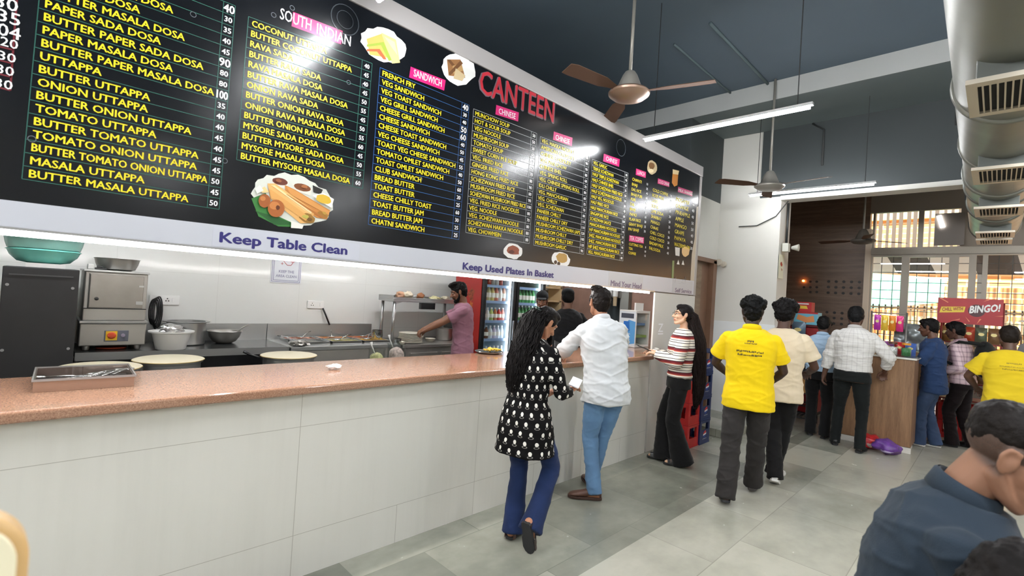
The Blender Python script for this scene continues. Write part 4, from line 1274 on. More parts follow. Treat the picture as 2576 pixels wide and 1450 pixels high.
def socket(x, z, w_, label, n_sock):
    o = thing('power_socket', label, 'socket', (x, 6.198, z))
    MB().box((0, -0.012, 0), (w_, 0, 0.10)).build('cover_plate', white_pl, o, bevel=0.004)
    for k in range(n_sock):
        c0 = w_ * (0.28 + 0.30 * k)
        b = MB()
        for dx, dz in ((-0.012, 0.042), (0.012, 0.042), (0, 0.066)):
            b.lathe([(0.006, 0), (0.006, -0.002), (0, -0.002)], (c0 + dx, -0.012, dz), 8, axis='y')
        b.build('pin_hole', black_gl, o)
    MB().box((w_ * 0.74, -0.018, 0.03), (w_ * 0.82, -0.012, 0.075)).build('switch', white_pl, o, bevel=0.002)
    return o
socket((0.888, 6.200, 1.305)[0], (0.888, 6.200, 1.305)[2], 0.26, 'white wall socket with black plugs to the right of the steamer', 2)
socket((2.514, 6.200, 1.304)[0], (2.514, 6.200, 1.304)[2], 0.21, 'white wall socket with a cable above the food trays', 1)
b = MB()
b.tube([(2.706, 6.170, 1.311), (2.738, 6.160, 1.240), (2.802, 6.150, 1.096)], 0.011, 8)
b.build('socket_cable', black_gl, smooth=True, label='short black cable dropping from the socket above the food trays', cat='cable')
b = MB()
cc_ = (0.917, 6.120, 1.233)
for k in range(4):
    pts = [(cc_[0] + 0.035 * sin(t * 2 * pi) + 0.012 * k, 6.14 - 0.012 * k, cc_[2] + (0.13 + 0.01 * k) * cos(t * 2 * pi)) for t in np.linspace(0, 1, 22)]
    b.tube(pts, 0.007, 6)
b.tube([(cc_[0], 6.12, cc_[2] - 0.12), (cc_[0] + 0.05, 6.12, cc_[2] - 0.24), (cc_[0] + 0.12, 6.12, 0.94)], 0.008, 6)
b.build('cable_coil', black_gl, smooth=True, label='coil of black cable hanging beside the steamer', cat='cable')

# white tub with crumpled foil, big pot, wok with ladle
o = thing('white_tub', 'round white plastic tub with crumpled foil in it on the worktable edge', 'tub', (0.98, 5.52, 0.925))
MB().lathe([(0.115, 0), (0.12, 0.005), (0.15, 0.135), (0.155, 0.155), (0.182, 0.16), (0.184, 0.172), (0.165, 0.172), (0.148, 0.15), (0.125, 0.03), (0, 0.03)], n=36).build('tub_body', white_pl, o, smooth='auto')
def crumple(r, n=3, seed=1, flat_=1.0, jag=0.35):
    bm = bmesh.new()
    bmesh.ops.create_icosphere(bm, subdivisions=n, radius=r)
    v = np.array([q.co[:] for q in bm.verts])
    d_ = 1 + jag * vnoise(v / r * 2.1, seed) + jag * 0.5 * vnoise(v / r * 5.3, seed + 9)
    v = v * d_[:, None]
    v[:, 2] *= flat_
    f = [tuple(x.index for x in q.verts) for q in bm.faces]
    bm.free()
    return v, f
v, f = crumple(0.10, 3, 4, 0.5)
v[:, 2] += 0.185
MB().add(v, f).build('crumpled_foil', foil, o)
o = thing('stock_pot', 'large steel cooking pot with a flat rim behind the white tub', 'pot', (1.17, 5.90, 0.922))
b = MB().lathe([(0.16, 0), (0.17, 0.01), (0.172, 0.225), (0.205, 0.23), (0.207, 0.238), (0.168, 0.238), (0.164, 0.02), (0, 0.016)], n=40)
b.build('pot_body', steel, o, smooth='auto')
o = thing('steel_wok', 'round bottomed steel wok with a ladle in it beside the stock pot', 'wok', (1.53, 5.92, 0.922))
MB().lathe([(0.07, 0), (0.11, 0.02), (0.145, 0.07), (0.16, 0.125), (0.168, 0.13), (0.165, 0.134), (0.155, 0.128), (0.138, 0.072), (0.10, 0.028), (0, 0.02)], n=40).build('wok_body', steel_old, o, smooth='auto')
o = thing('ladle', 'long handled steel ladle leaning out of the wok', 'ladle', (1.60, 5.90, 0.96))
MB().tube([(0, 0, 0.04), (0.09, -0.02, 0.13), (0.15, -0.03, 0.17)], 0.007, 6).build('handle', steel_old, o, smooth=True)
MB().ell((-0.01, 0, 0.03), (0.035, 0.035, 0.02)).build('scoop', steel_old, o, smooth=True)

# batter vats on a low bench
bench = table('low_bench', 'low dark bench in the kitchen aisle carrying the three vats', 0.1, 2.15, 4.40, 5.15, 0.50, dark_stone)
def vat(x, y, label, fill=True):
    o = thing('batter_vat', label, 'vat', (x, y, 0.502), group=None)
    MB().lathe([(0.21, 0), (0.222, 0.01), (0.228, 0.39), (0.243, 0.395), (0.245, 0.408), (0.236, 0.410), (0.226, 0.400), (0.222, 0.38), (0, 0.38)], n=44).build('vat_body', steel, o, smooth='auto')
    MB().lathe([(0.232, 0.408), (0.250, 0.410), (0.252, 0.418), (0.235, 0.424), (0, 0.421)], n=44).build('cream_cover', cream, o, smooth='auto')
    MB().lathe([(0.2505, 0.411), (0.256, 0.414), (0.2505, 0.418)], n=44).build('rim', mat('gold_rim', (206, 178, 110), 0.4, 0.2), o, smooth=True)
    return o
vat(0.87, 4.92, 'steel vat with a cream cover standing below the white tub')
vat(0.40, 4.66, 'steel vat with a cream cover nearest the cutlery box on the counter')
v3 = vat(1.83, 4.86, 'steel vat with a cream cover and a black handle')
MB().tube([(-0.26, 0, 0.40), (-0.34, 0.02, 0.43), (-0.40, 0.04, 0.46)], 0.012, 8).build('handle', black_gl, v3, smooth=True)

# food trays (bain-marie) with curries
gravies = [((176, 104, 44), 'brown'), ((150, 140, 52), 'green'), ((186, 92, 40), 'orange'), ((120, 118, 110), 'empty'), ((196, 150, 60), 'yellow'), ((160, 78, 40), 'red')]
k = 0
lab = {0: 'steel food tray of brown curry in the back row against the splash back', 1: 'steel food tray of green curry in the front row of trays', 2: 'steel food tray of orange curry in the back row nearest the plates',
       3: 'empty looking steel food tray in the front row, nearest the white vat', 4: 'steel food tray of yellow curry in the front row nearest the mug', 5: 'steel food tray of red curry in the back row, farthest from the cook'}
order = [(3, 2.16, 5.50), (1, 2.56, 5.50), (4, 2.96, 5.50), (5, 2.16, 5.80), (0, 2.56, 5.80), (2, 2.96, 5.80)]
for gi, x, y in order:
    c, nm = gravies[gi]
    o = thing('food_tray', lab[gi], 'food tray', (x, y, 0.921), group=None)
    b = MB()
    b.box((0, 0, 0), (0.37, 0.012, 0.04)).box((0, 0.258, 0), (0.37, 0.27, 0.04)).box((0, 0.012, 0), (0.012, 0.258, 0.04)).box((0.358, 0.012, 0), (0.37, 0.258, 0.04)).box((0.012, 0.012, 0), (0.358, 0.258, 0.006))
    b.build('tray', steel_pol, o, bevel=0.003)
    v, f = [], []
    n_ = 14
    for i in range(n_):
        for j in range(n_):
            v.append((0.013 + 0.344 * i / (n_ - 1), 0.013 + 0.244 * j / (n_ - 1), 0.0))
    v = np.array(v)
    v[:, 2] = 0.028 + 0.008 * vnoise(v * 28 + gi * 7.7, gi)
    for i in range(n_ - 1):
        for j in range(n_ - 1):
            a = i * n_ + j
            f.append((a, a + n_, a + n_ + 1, a + 1))
    if gi != 3:
        MB().add(v, f).build('curry', mat('curry_' + nm, c, 0.25, var=0.25, vscale=30), o, smooth=True)
    else:
        MB().box((0.02, 0.02, 0.01), (0.35, 0.25, 0.022)).build('lid_plate', steel_pol, o)
for i, (x, y, a, lb) in enumerate([(2.20, 5.55, 2.6, 'steel serving spoon lying across the empty food tray'), (2.66, 5.60, 0.4, 'steel serving spoon standing in the green curry'), (3.06, 5.62, 0.9, 'steel serving spoon resting in the yellow curry'), (2.36, 5.95, 0.7, 'steel serving spoon resting in the red curry'), (2.75, 5.95, 1.2, 'steel serving spoon resting in the brown curry'), (3.18, 5.95, 0.2, 'steel serving spoon resting in the orange curry')]):
    o = thing('serving_spoon', lb, 'spoon', (x, y, 0.965))
    MB().ell((0, 0, 0), (0.04, 0.028, 0.014)).build('spoon_bowl', steel_pol, o, smooth=True)
    MB().tube([(0.03 * cos(a), 0.03 * sin(a), 0), (0.18 * cos(a), 0.18 * sin(a), 0.05), (0.24 * cos(a), 0.24 * sin(a), 0.055)], 0.006, 6).build('handle', steel_pol, o, smooth=True)
b = MB()
for i in range(5):
    v, f = crumple(0.045, 2, 20 + i, 0.6, 0.5)
    b.add(v + np.array([2.09 + 0.03 * i, 5.44 + 0.02 * (i % 2), 0.955]), f)
b.build('ladle_rest', steel_old, label='heap of spoons and lids at the near corner of the food trays', cat='utensils')

def mug(name, x, y, z, r, h, label, m=steel_pol, cat='mug'):
    return MB().lathe([(r * 0.94, 0), (r, 0.006), (r, h), (r + 0.004, h + 0.002), (r - 0.003, h + 0.002), (r - 0.004, 0.01), (0, 0.01)], (x, y, z), 28).build(name, m, smooth='auto', label=label, cat=cat)
mug('steel_mug', 3.20, 5.62, 0.962, 0.068, 0.115, 'shiny steel mug between the food trays and the stacked plates')
mug('steel_cup', 3.40, 5.44, 0.912, 0.045, 0.07, 'small steel cup standing before the shelf post')
bowl_w = mat('white_melamine', (232, 226, 208), 0.3)
def bowl(x, y, z, r, label):
    return MB().lathe([(r * 0.5, 0), (r * 0.85, r * 0.35), (r, r * 0.62), (r * 0.96, r * 0.62), (r * 0.8, r * 0.36), (0, r * 0.12)], (x, y, z), 24).build('small_bowl', bowl_w, smooth='auto', label=label, cat='bowl')
bowl(3.44, 5.42, 0.912 , 0.055, 'small cream bowl at the front edge beside the steel cup')
bowl(4.02, 5.60, 0.912, 0.075, 'cream bowl behind the hands of the cook')
bowl(4.47, 5.44, 0.912, 0.075, 'cream bowl at the end of the worktable by the red side panel')
for i in range(9):
    z = 0.912 + i * 0.015
    MB().lathe([(0.10, 0), (0.14, 0.004), (0.165, 0.012), (0.163, 0.0145), (0.10, 0.007), (0, 0.007)], (3.66 + 0.012 * (i > 4) + random.uniform(-0.004, 0.004), 5.56, z), 36).build('melamine_plate', bowl_w, smooth='auto', label='cream melamine plate, number %s from below in the stack by the cook' % ['one', 'two', 'three', 'four', 'five', 'six', 'seven', 'eight', 'nine'][i], cat='plate', group='stack of cream plates')
mug('aluminium_pot', 4.37, 5.75, 0.912, 0.115, 0.17, 'dull aluminium pot behind the cook against the red side panel', mat('aluminium', (172, 170, 166), 0.35, 0.9), 'pot')

# raised shelf on posts
o = thing('raised_shelf', 'steel shelf on posts above the worktable beside the cook', 'shelf', (3.40, 5.62, 0.912))
MB().box((0, 0, 0.54), (1.14, 0.38, 0.57)).box((0, 0, 0.57), (1.14, 0.012, 0.60)).box((0, 0.368, 0.57), (1.14, 0.38, 0.62)).box((0, 0.012, 0.57), (0.012, 0.368, 0.62)).build('shelf_tray', steel, o, bevel=0.003)
for x, y in ((0.02, 0.03), (0.02, 0.33), (1.08, 0.03), (1.08, 0.33)):
    MB().tube([(x + 0.02, y, 0), (x + 0.02, y, 0.54)], 0.02, 12).build('post', steel, o, smooth=True)
MB().prism([(0.03, 0.54), (0.03, 0.50), (0.16, 0.54)], 0.02, 0.026, to=lambda x, z, h: (x, h, z)).build('gusset', steel, o)
MB().box((0.42, -0.03, 0.45), (0.66, 0.02, 0.54)).build('control_box', black_gl, o, bevel=0.004)
for i, (x, c, r, fl, lb) in enumerate([(3.60, (196, 150, 120), 0.06, 0.8, 'brown paper packet at the near end of the raised shelf'), (3.72, (226, 214, 190), 0.07, 0.7, 'crumpled cream packet on the raised shelf next to the brown one'), (3.93, (150, 96, 60), 0.05, 0.8, 'dark brown pouch on the raised shelf near the cream packet'), (4.18, (226, 220, 170), 0.08, 0.4, 'flat pale yellow packet on the raised shelf behind the head of the cook'), (4.36, (206, 200, 178), 0.06, 0.6, 'greyish packet on the raised shelf nearest the red panel')]):
    v, f = crumple(r, 3, 40 + i, fl, 0.4)
    v[:, 2] -= v[:, 2].min()
    MB().add(v + np.array([x, 5.78, 1.484]), f).build('food_packet', mat('packet_%d' % i, c, 0.5, var=0.2, vscale=20), smooth=True, label=lb, cat='packet')

# keep-the-area-clean poster
px0, pz1 = (2.050, 6.200, 1.874)[0], 2.02
px1, pz0 = (2.412, 6.200, 1.622)[0], (2.239, 6.200, 1.607)[2]
o = thing('hygiene_poster', 'white poster with red hands and KEEP THE AREA CLEAN on the kitchen wall', 'poster', (px0, 6.196, pz0))
PW, PH = px1 - px0, pz1 - pz0
MB().box((0, -0.003, 0), (PW, 0.003, PH)).build('paper', mat('poster_paper', (222, 224, 230), 0.5), o)
bl_ = ink('poster_blue', (110, 112, 150))
b = MB()
for e in (0.012, 0.03):
    b.box((e, -0.0045, e), (PW - e, -0.004, e + 0.005)).box((e, -0.0045, e), (e + 0.005, -0.004, PH - 0.01)).box((PW - e - 0.005, -0.0045, e), (PW - e, -0.004, PH - 0.01))
b.build('border_line', bl_, o)
b = MB()
for tx, zz, wd in (('KEEP THE', 0.125, 0.18), ('AREA CLEAN', 0.07, 0.245)):
    v, f = text_mesh(tx)
    v = v - v.min(0)
    v = v / v.max(0)
    b.add([(PW / 2 - wd / 2 + p[0] * wd, -0.005, zz + p[1] * 0.032) for p in v], f)
b.build('poster_lettering', bl_, o)
b = MB()
hand = [(-0.05, 0.0), (-0.09, 0.05), (-0.075, 0.065), (-0.035, 0.035), (-0.05, 0.12), (-0.03, 0.125), (-0.015, 0.06), (-0.01, 0.14), (0.012, 0.14), (0.012, 0.06), (0.03, 0.13), (0.05, 0.125), (0.035, 0.05), (0.065, 0.10), (0.08, 0.09), (0.05, 0.0), (0.03, -0.03), (-0.02, -0.03)]
pts = [(PW / 2 + 0.02 + x * 0.9, -0.005, 0.25 + z * 0.9) for x, z in hand]
b.tube(pts + [pts[0]], 0.0035, 4)
pts = [(PW / 2 + 0.06 + x * 0.8, -0.005, 0.29 + z * 0.8) for x, z in hand[6:]]
b.tube(pts, 0.0035, 4)
b.box((PW * 0.30, -0.0055, 0.235), (PW * 0.30 + 0.03, -0.004, 0.24)).box((PW * 0.30 + 0.0125, -0.0055, 0.2225), (PW * 0.30 + 0.0175, -0.004, 0.2525))
b.build('hand_drawing', ink('poster_red', (196, 96, 100)), o)

# jars on a small trolley
table('small_trolley', 'small steel trolley behind the counter carrying the two clear jars', 2.38, 2.98, 4.30, 4.66, 0.80, steel)
clear = thin_glass('clear_plastic', (0.93, 0.95, 0.95), 0.04)
def jar(x, y, r, h, fillc, fh, label):
    o = thing('clear_jar', label, 'jar', (x, y, 0.802))
    MB().lathe([(r, 0), (r, h), (r + 0.008, h), (r + 0.008, h - 0.012), (r - 0.004, h - 0.012), (r - 0.004, 0.006), (0, 0.006)], n=32).build('jar_wall', clear, o, smooth='auto')
    v, f = crumple(1, 3, 60, 1, 0.08)
    v = v * np.array([r - 0.008, r - 0.008, fh / 2]) * 0.94 + np.array([0, 0, fh / 2 + 0.008])
    MB().add(v, f).build('food', mat('jar_food_%d' % int(x * 100), fillc, 0.5, var=0.45, vscale=35), o, smooth=True)
    return o
jar(2.56, 4.475, 0.085, 0.205, (190, 186, 130), 0.16, 'clear jar of chopped green salad with a spoon, left of the taller jar')
jar(2.80, 4.49, 0.095, 0.245, (196, 176, 168), 0.21, 'taller clear jar of pale chutney with a spoon near the cook')
for x, y, z, lb in ((2.54, 4.47, 0.94, 'white spoon standing in the salad jar'), (2.74, 4.47, 1.01, 'white spoon standing in the chutney jar')):
    MB().tube([(x, y, z), (x - 0.04, y + 0.01, z + 0.09), (x - 0.05, y + 0.01, z + 0.13)], [0.006, 0.007, 0.014], 8).build('plastic_spoon', white_pl, smooth=True, label=lb, cat='spoon')

# ---- drink fridges
fr_black = mat('fridge_black', (26, 28, 30), 0.35)
fr_white = mat('fridge_lining', (206, 220, 230), 0.4)
shelf_blue = mat('shelf_edge_blue', (136, 162, 200), 0.4)
poster_red = mat('red_side_wrap', (168, 40, 36), 0.35, var=0.08, vscale=3)
fridge_led = mat('fridge_led', (255, 255, 255), 0.4, emit=7, ecol=(235, 245, 255))
def fridge(x, label, inner, shelves, wrap):
    o = thing('drinks_fridge', label, 'fridge', (x, 5.2, 0))
    W, H_, Dp = 0.655, 1.98, 0.62
    b = MB()
    b.box((0, 0.02, 0.1), (0.035, Dp, H_)).box((W - 0.035, 0.02, 0.1), (W, Dp, H_)).box((0.035, Dp - 0.03, 0.1), (W - 0.035, Dp, H_)).box((0.035, 0.02, H_ - 0.08), (W - 0.035, Dp - 0.03, H_)).box((0.035, 0.02, 0.1), (W - 0.035, Dp - 0.03, 0.35)).box((0.02, 0.06, 0), (W - 0.02, Dp - 0.02, 0.1))
    b.build('cabinet', fr_black, o)
    b = MB()
    b.box((0.036, 0.05, 0.35), (0.042, Dp - 0.031, H_ - 0.08)).box((W - 0.042, 0.05, 0.35), (W - 0.036, Dp - 0.031, H_ - 0.08)).box((0.042, Dp - 0.04, 0.35), (W - 0.042, Dp - 0.031, H_ - 0.08))
    b.build('lining', inner, o)
    d = MB()
    d.box((0.0, -0.03, 0.12), (0.055, 0.015, H_)).box((W - 0.05, -0.03, 0.12), (W, 0.015, H_)).box((0.055, -0.03, H_ - 0.09), (W - 0.05, 0.015, H_)).box((0.055, -0.03, 0.12), (W - 0.05, 0.015, 0.36))
    d = d.build('glass_door', fr_black, o, bevel=0.004)
    MB().box((0.055, -0.012, 0.36), (W - 0.05, -0.006, H_ - 0.09)).build('door_glass', glass, d)
    MB().box((W - 0.045, -0.055, 0.95), (W - 0.02, -0.03, 1.25)).build('door_handle', steel, d, bevel=0.006)
    MB().box((W - 0.085, 0.03, 0.38), (W - 0.06, 0.045, H_ - 0.1)).build('light_strip', fridge_led, o)
    for z in shelves:
        s = MB().box((0.045, 0.08, z - 0.012), (W - 0.045, Dp - 0.06, z)).build('fridge_shelf', fr_white, o)
        MB().box((0.045, 0.066, z - 0.035), (W - 0.045, 0.078, z + 0.006)).build('price_rail', shelf_blue, s)
    if wrap:
        MB().box((-0.006, 0.02, 0.1), (0, Dp, H_)).build('side_wrap', poster_red, o)
        b = MB()
        for yy, zz, rr, sd in ((0.23, 1.60, 0.10, 1), (0.23, 1.42, 0.085, 2), (0.24, 1.24, 0.07, 3), (0.26, 1.10, 0.06, 4)):
            n_ = 18
            poly = [(yy + rr * (0.62 + 0.25 * sin(3 * t_ + sd)) * cos(t_), zz + rr * (1.0 + 0.2 * sin(5 * t_ + sd)) * sin(t_)) for t_ in np.linspace(0, 2 * pi, n_, endpoint=False)]
            b.add([(-0.007 - sd * 0.0003, q[0], q[1]) for q in poly], [tuple(range(n_))], sd % 2)
        b.build('food_photo', [mat('roast_orange', (196, 110, 52), 0.5, var=0.5, vscale=25), mat('roast_brown', (140, 66, 38), 0.5, var=0.5, vscale=25)], o)
        b = MB()
        b.box((-0.0075, 0.36, 1.30), (-0.0065, 0.60, 1.75)).build('grey_print', mat('grey_print', (150, 146, 142), 0.5, var=0.2, vscale=20), o)
    return o
SH1 = [0.62, 0.97, 1.24, 1.53, 1.765]
SH2 = [0.62, 0.97, 1.24, 1.52, 1.765]
fridge(4.585, 'drinks fridge with bottle shelves and a red printed side, next to the cook', fr_white, SH1, True)
fridge(5.255, 'drinks fridge with green bottles, second from the red side panel', mat('fridge_green_lining', (150, 176, 168), 0.4), SH2, False)
bottle_cache = {}
def bottle(kind, x, y, z, c, label, group):
    """a drink bottle: body, label band, cap"""
    key = (kind, c)
    if key in bottle_cache:
        return dup(bottle_cache[key], (x, y, z), label=label, group=group)
    o = thing('drink_bottle' if kind != 'can' else 'drink_can', label, 'bottle' if kind != 'can' else 'can', (x, y, z), group=group)
    m = mat('drink_%d_%d_%d' % c, c, 0.12, spec=0.6)
    if kind == 'can':
        MB().lathe([(0.026, 0), (0.032, 0.008), (0.032, 0.105), (0.026, 0.118), (0, 0.118)], n=18).build('can_body', m, o, smooth='auto')
        MB().lathe([(0.026, 0.118), (0.024, 0.121), (0, 0.119)], n=18).build('can_top', steel_pol, o, smooth='auto')
    else:
        k = {'small': 0.8, 'tall': 1.0}[kind]
        MB().lathe([(0.028, 0), (0.034, 0.008), (0.034, 0.13 * k), (0.028, 0.16 * k), (0.014, 0.20 * k), (0.014, 0.215 * k), (0, 0.215 * k)], n=18).build('bottle_body', m, o, smooth='auto')
        MB().lathe([(0.0345, 0.05 * k), (0.0352, 0.055 * k), (0.0352, 0.115 * k), (0.0345, 0.12 * k)], n=18).build('bottle_label', mat('label_pale', (226, 224, 216), 0.5), o, smooth='auto')
        MB().lathe([(0.016, 0.212 * k), (0.016, 0.238 * k), (0, 0.238 * k)], n=14).build('bottle_cap', mat('cap_white', (236, 236, 236), 0.4), o, smooth='auto')
    bottle_cache[key] = o
    return o
rows = [(1.24 + 0.29, 'tall', [(196, 120, 104), (196, 120, 104), (200, 196, 150), (206, 190, 120), (196, 120, 104), (226, 230, 232), (196, 150, 130)], 'upper shelf'),
        (1.24, 'small', [(222, 196, 60), (200, 70, 60), (206, 212, 210), (176, 190, 110), (176, 110, 70), (196, 60, 56), (222, 150, 140)], 'middle shelf'),
        (0.97, 'small', [(120, 60, 40), (96, 56, 44), (110, 70, 50), (222, 230, 236), (200, 190, 214), (222, 226, 236), (222, 230, 236)], 'lower shelf'),
        (1.765, 'can', [(206, 200, 190), (222, 196, 60), (200, 70, 60), (196, 206, 214), (222, 226, 230), (190, 90, 80)], 'top shelf')]
cn = {(196, 120, 104): 'pinkish red', (200, 196, 150): 'pale green', (206, 190, 120): 'straw coloured', (226, 230, 232): 'milky white', (196, 150, 130): 'rose brown', (222, 196, 60): 'yellow', (200, 70, 60): 'red', (206, 212, 210): 'clear', (176, 190, 110): 'lime', (176, 110, 70): 'amber', (196, 60, 56): 'bright red', (222, 150, 140): 'pink', (120, 60, 40): 'dark brown', (96, 56, 44): 'cola brown', (110, 70, 50): 'brown', (222, 230, 236): 'water clear', (200, 190, 214): 'lilac', (222, 226, 236): 'bluish white', (206, 200, 190): 'beige', (196, 206, 214): 'silver', (222, 226, 230): 'white', (190, 90, 80): 'brick red'}
place = ['first from the side', 'second from the side', 'third from the side', 'fourth from the side', 'fifth from the side', 'sixth from the side', 'last before the light strip']
for z, kind, cs, sh in rows:
    for i, c in enumerate(cs):
        bottle(kind, 4.585 + 0.085 + i * 0.078, 5.34, z + 0.001, c, '%s drink on the %s of the red fridge, %s' % (cn[c], sh, place[i]), 'drinks in the red sided fridge, %s' % sh)
for i in range(7):
    bottle('tall', 4.585 + 0.085 + i * 0.078, 5.32, 0.621, (222, 230, 236), 'clear water bottle on the bottom shelf of the red sided fridge', 'water bottles on the bottom shelf of the red sided fridge')
for z, sh in ((1.521, 'upper shelf'), (1.241, 'middle shelf')):
    for i in range(7):
        c = (70, 150, 84) if not (z > 1.5 and i == 0) else (222, 196, 60)
        bottle('tall', 5.255 + 0.085 + i * 0.078, 5.35, z, c, ('green bottle on the %s of the green fridge' % sh) if c[0] == 70 else 'single yellow bottle on the upper shelf of the green fridge', ('green bottles on the %s of the green fridge' % sh) if c[0] == 70 else None)
for i in range(6):
    bottle('small', 5.255 + 0.10 + i * 0.085, 5.35, 0.971, (206, 216, 220), 'clear bottle on the lower shelf of the green fridge', 'clear bottles on the lower shelf of the green fridge')

# dim corner behind the till
o = thing('wooden_rack', 'light wooden rack with cups on the kitchen wall past the fridges', 'rack', (6.02, 5.72, 0))
MB().box((0, 0.02, 0), (1.1, 0.4, 1.3)).build('rack_cupboard', mat('dark_cupboard', (40, 36, 34), 0.5), o)
for z in (1.55, 1.80):
    MB().box((0, 0.1, z), (1.1, 0.4, z + 0.03)).build('rack_shelf', mat('pale_rack_wood', (206, 180, 140), 0.5), o)
for x in (0.0, 0.55, 1.06):
    MB().box((x, 0.1, 1.3), (x + 0.05, 0.4, 2.2)).build('rack_upright', mat('pale_rack_wood', (206, 180, 140), 0.5), o)
o = thing('cup_dispenser', 'row of lit white cup tubes on the kitchen wall behind the till', 'dispenser', (7.02, (7.050, 4.728, 1.724)[1], 1.72))
for k in range(4):
    y = 0.19 - k * 0.115
    MB().lathe([(0.045, 0), (0.045, 0.34), (0.0, 0.35)], (0, y, 0), 18).build('cup_tube', white_pl, o, smooth='auto')
    MB().lathe([(0.03, -0.16), (0.035, 0)], (0, y, 0), 18).build('cup_stack', mat('cup_beige', (190, 170, 140), 0.5), o, smooth='auto')
MB().box((0.05, -0.22, -0.02), (0.075, 0.26, 0.36)).build('back_plate', steel_old, o)

# till things on the counter
o = thing('counter_cooler', 'small glass fronted cooler with a blue printed side standing on the counter', 'cooler', (5.36, 3.17, 1.082))
CW, CD, CH = 0.34, 0.24, 0.46
b = MB()
b.box((0, 0, 0), (CW, CD, 0.03)).box((0, 0, CH - 0.03), (CW, CD, CH)).box((0, CD - 0.015, 0.03), (CW, CD, CH - 0.03)).box((CW - 0.02, 0, 0.03), (CW, CD - 0.015, CH - 0.03)).box((0, 0, 0.03), (0.022, CD - 0.015, CH - 0.03))
b.build('cooler_case', white_pl, o, bevel=0.004)
MB().box((0.022, 0.004, 0.03), (CW - 0.02, 0.009, CH - 0.03)).build('cooler_glass', glass, o)
MB().box((0.03, 0.02, 0.12), (CW - 0.03, CD - 0.03, 0.15)).build('cooler_tray', mat('tray_green', (150, 176, 90), 0.5), o)
MB().box((0.03, 0.05, 0.27), (CW - 0.03, CD - 0.03, 0.30)).build('cooler_rack', mat('rack_blue', (110, 140, 190), 0.5), o)
b = MB()
b.box((-0.0035, 0.004, 0.02), (-0.0005, CD - 0.004, CH - 0.015), 0)
b.box((-0.006, 0.03, 0.36), (-0.0036, CD - 0.03, 0.42), 1)
b.add([(-0.0042, 0.0 + 0.004, 0.05), (-0.0042, 0.10, 0.03), (-0.0042, 0.20, 0.20), (-0.0042, 0.10, 0.34), (-0.0042, 0.004, 0.32)], [(0, 1, 2, 3, 4)], 2)
b.add([(-0.0046, 0.08, 0.20), (-0.0046, 0.18, 0.20), (-0.0046, 0.17, 0.32), (-0.0046, 0.09, 0.32)], [(0, 1, 2, 3)], 3)
b.build('blue_side_print', [mat('side_white', (226, 234, 242), 0.4), mat('side_dark', (70, 76, 90), 0.4), mat('side_sky', (90, 160, 220), 0.4), mat('side_blue', (40, 110, 196), 0.4)], o)
b = MB()
for j, tx in enumerate(('Blue', 'Blue', 'Blue')):
    v, f = text_mesh(tx)
    v = v - v.min(0)
    v = v / v.max(0)
    b.add([(-0.0056, 0.20 - p[0] * 0.13, 0.155 - j * 0.035 + p[1] * 0.026) for p in v], f)
b.build('side_lettering', mat('side_white', (226, 234, 242), 0.4), o)
MB().box((5.47, 3.25, 1.544), (5.66, 3.27, 1.64)).build('price_card', mat('bright_card', (250, 250, 250), 0.4), label='small white card standing on top of the counter cooler', cat='card')
o = thing('receipt_printer', 'grey receipt printer with paper stacked on it at the till', 'printer', (5.28, 3.56, 1.10))
MB().box((0, 0, 0.12), (0.20, 0.18, 0.26)).build('printer_body', mat('printer_grey', (176, 180, 180), 0.5), o, bevel=0.01)
MB().box((0.02, 0.03, 0.26), (0.14, 0.14, 0.34)).build('paper_stack', mat('paper_white', (226, 226, 222), 0.7), o)
MB().box((-0.04, -0.02, -1.1), (0.24, 0.22, 0.12)).build('printer_stand', black_mt, o)
o = thing('card_terminal', 'dark card machine with a yellow strip on the counter beside the cooler', 'card machine', (5.12, 3.24, 1.082))
MB().box((0, 0, 0), (0.13, 0.10, 0.05)).build('terminal_base', black_gl, o, bevel=0.01)
MB().box((0.01, 0.0, 0.05), (0.05, 0.03, 0.20), M=Matrix.Rotation(radians(25), 4, 'Y')).build('terminal_arm', black_gl, o, bevel=0.006)
MB().box((-0.07, -0.01, 0.16), (0.11, 0.02, 0.175), M=Matrix.Rotation(radians(30), 4, 'Y')).build('yellow_strip', mat('strip_yellow', (214, 178, 70), 0.5), o)
o = thing('payment_phone', 'black phone leaning on a stand on the counter behind the white sleeve', 'phone', (3.98, 3.30, 1.082))
MB().box((0, 0, 0), (0.09, 0.012, 0.12), M=Matrix.Rotation(radians(-24), 4, 'X') @ Matrix.Rotation(radians(20), 4, 'Y')).build('phone_body', black_gl, o, bevel=0.004)
MB().box((0.01, 0.0, 0.0), (0.08, 0.09, 0.012)).build('phone_stand', black_gl, o)

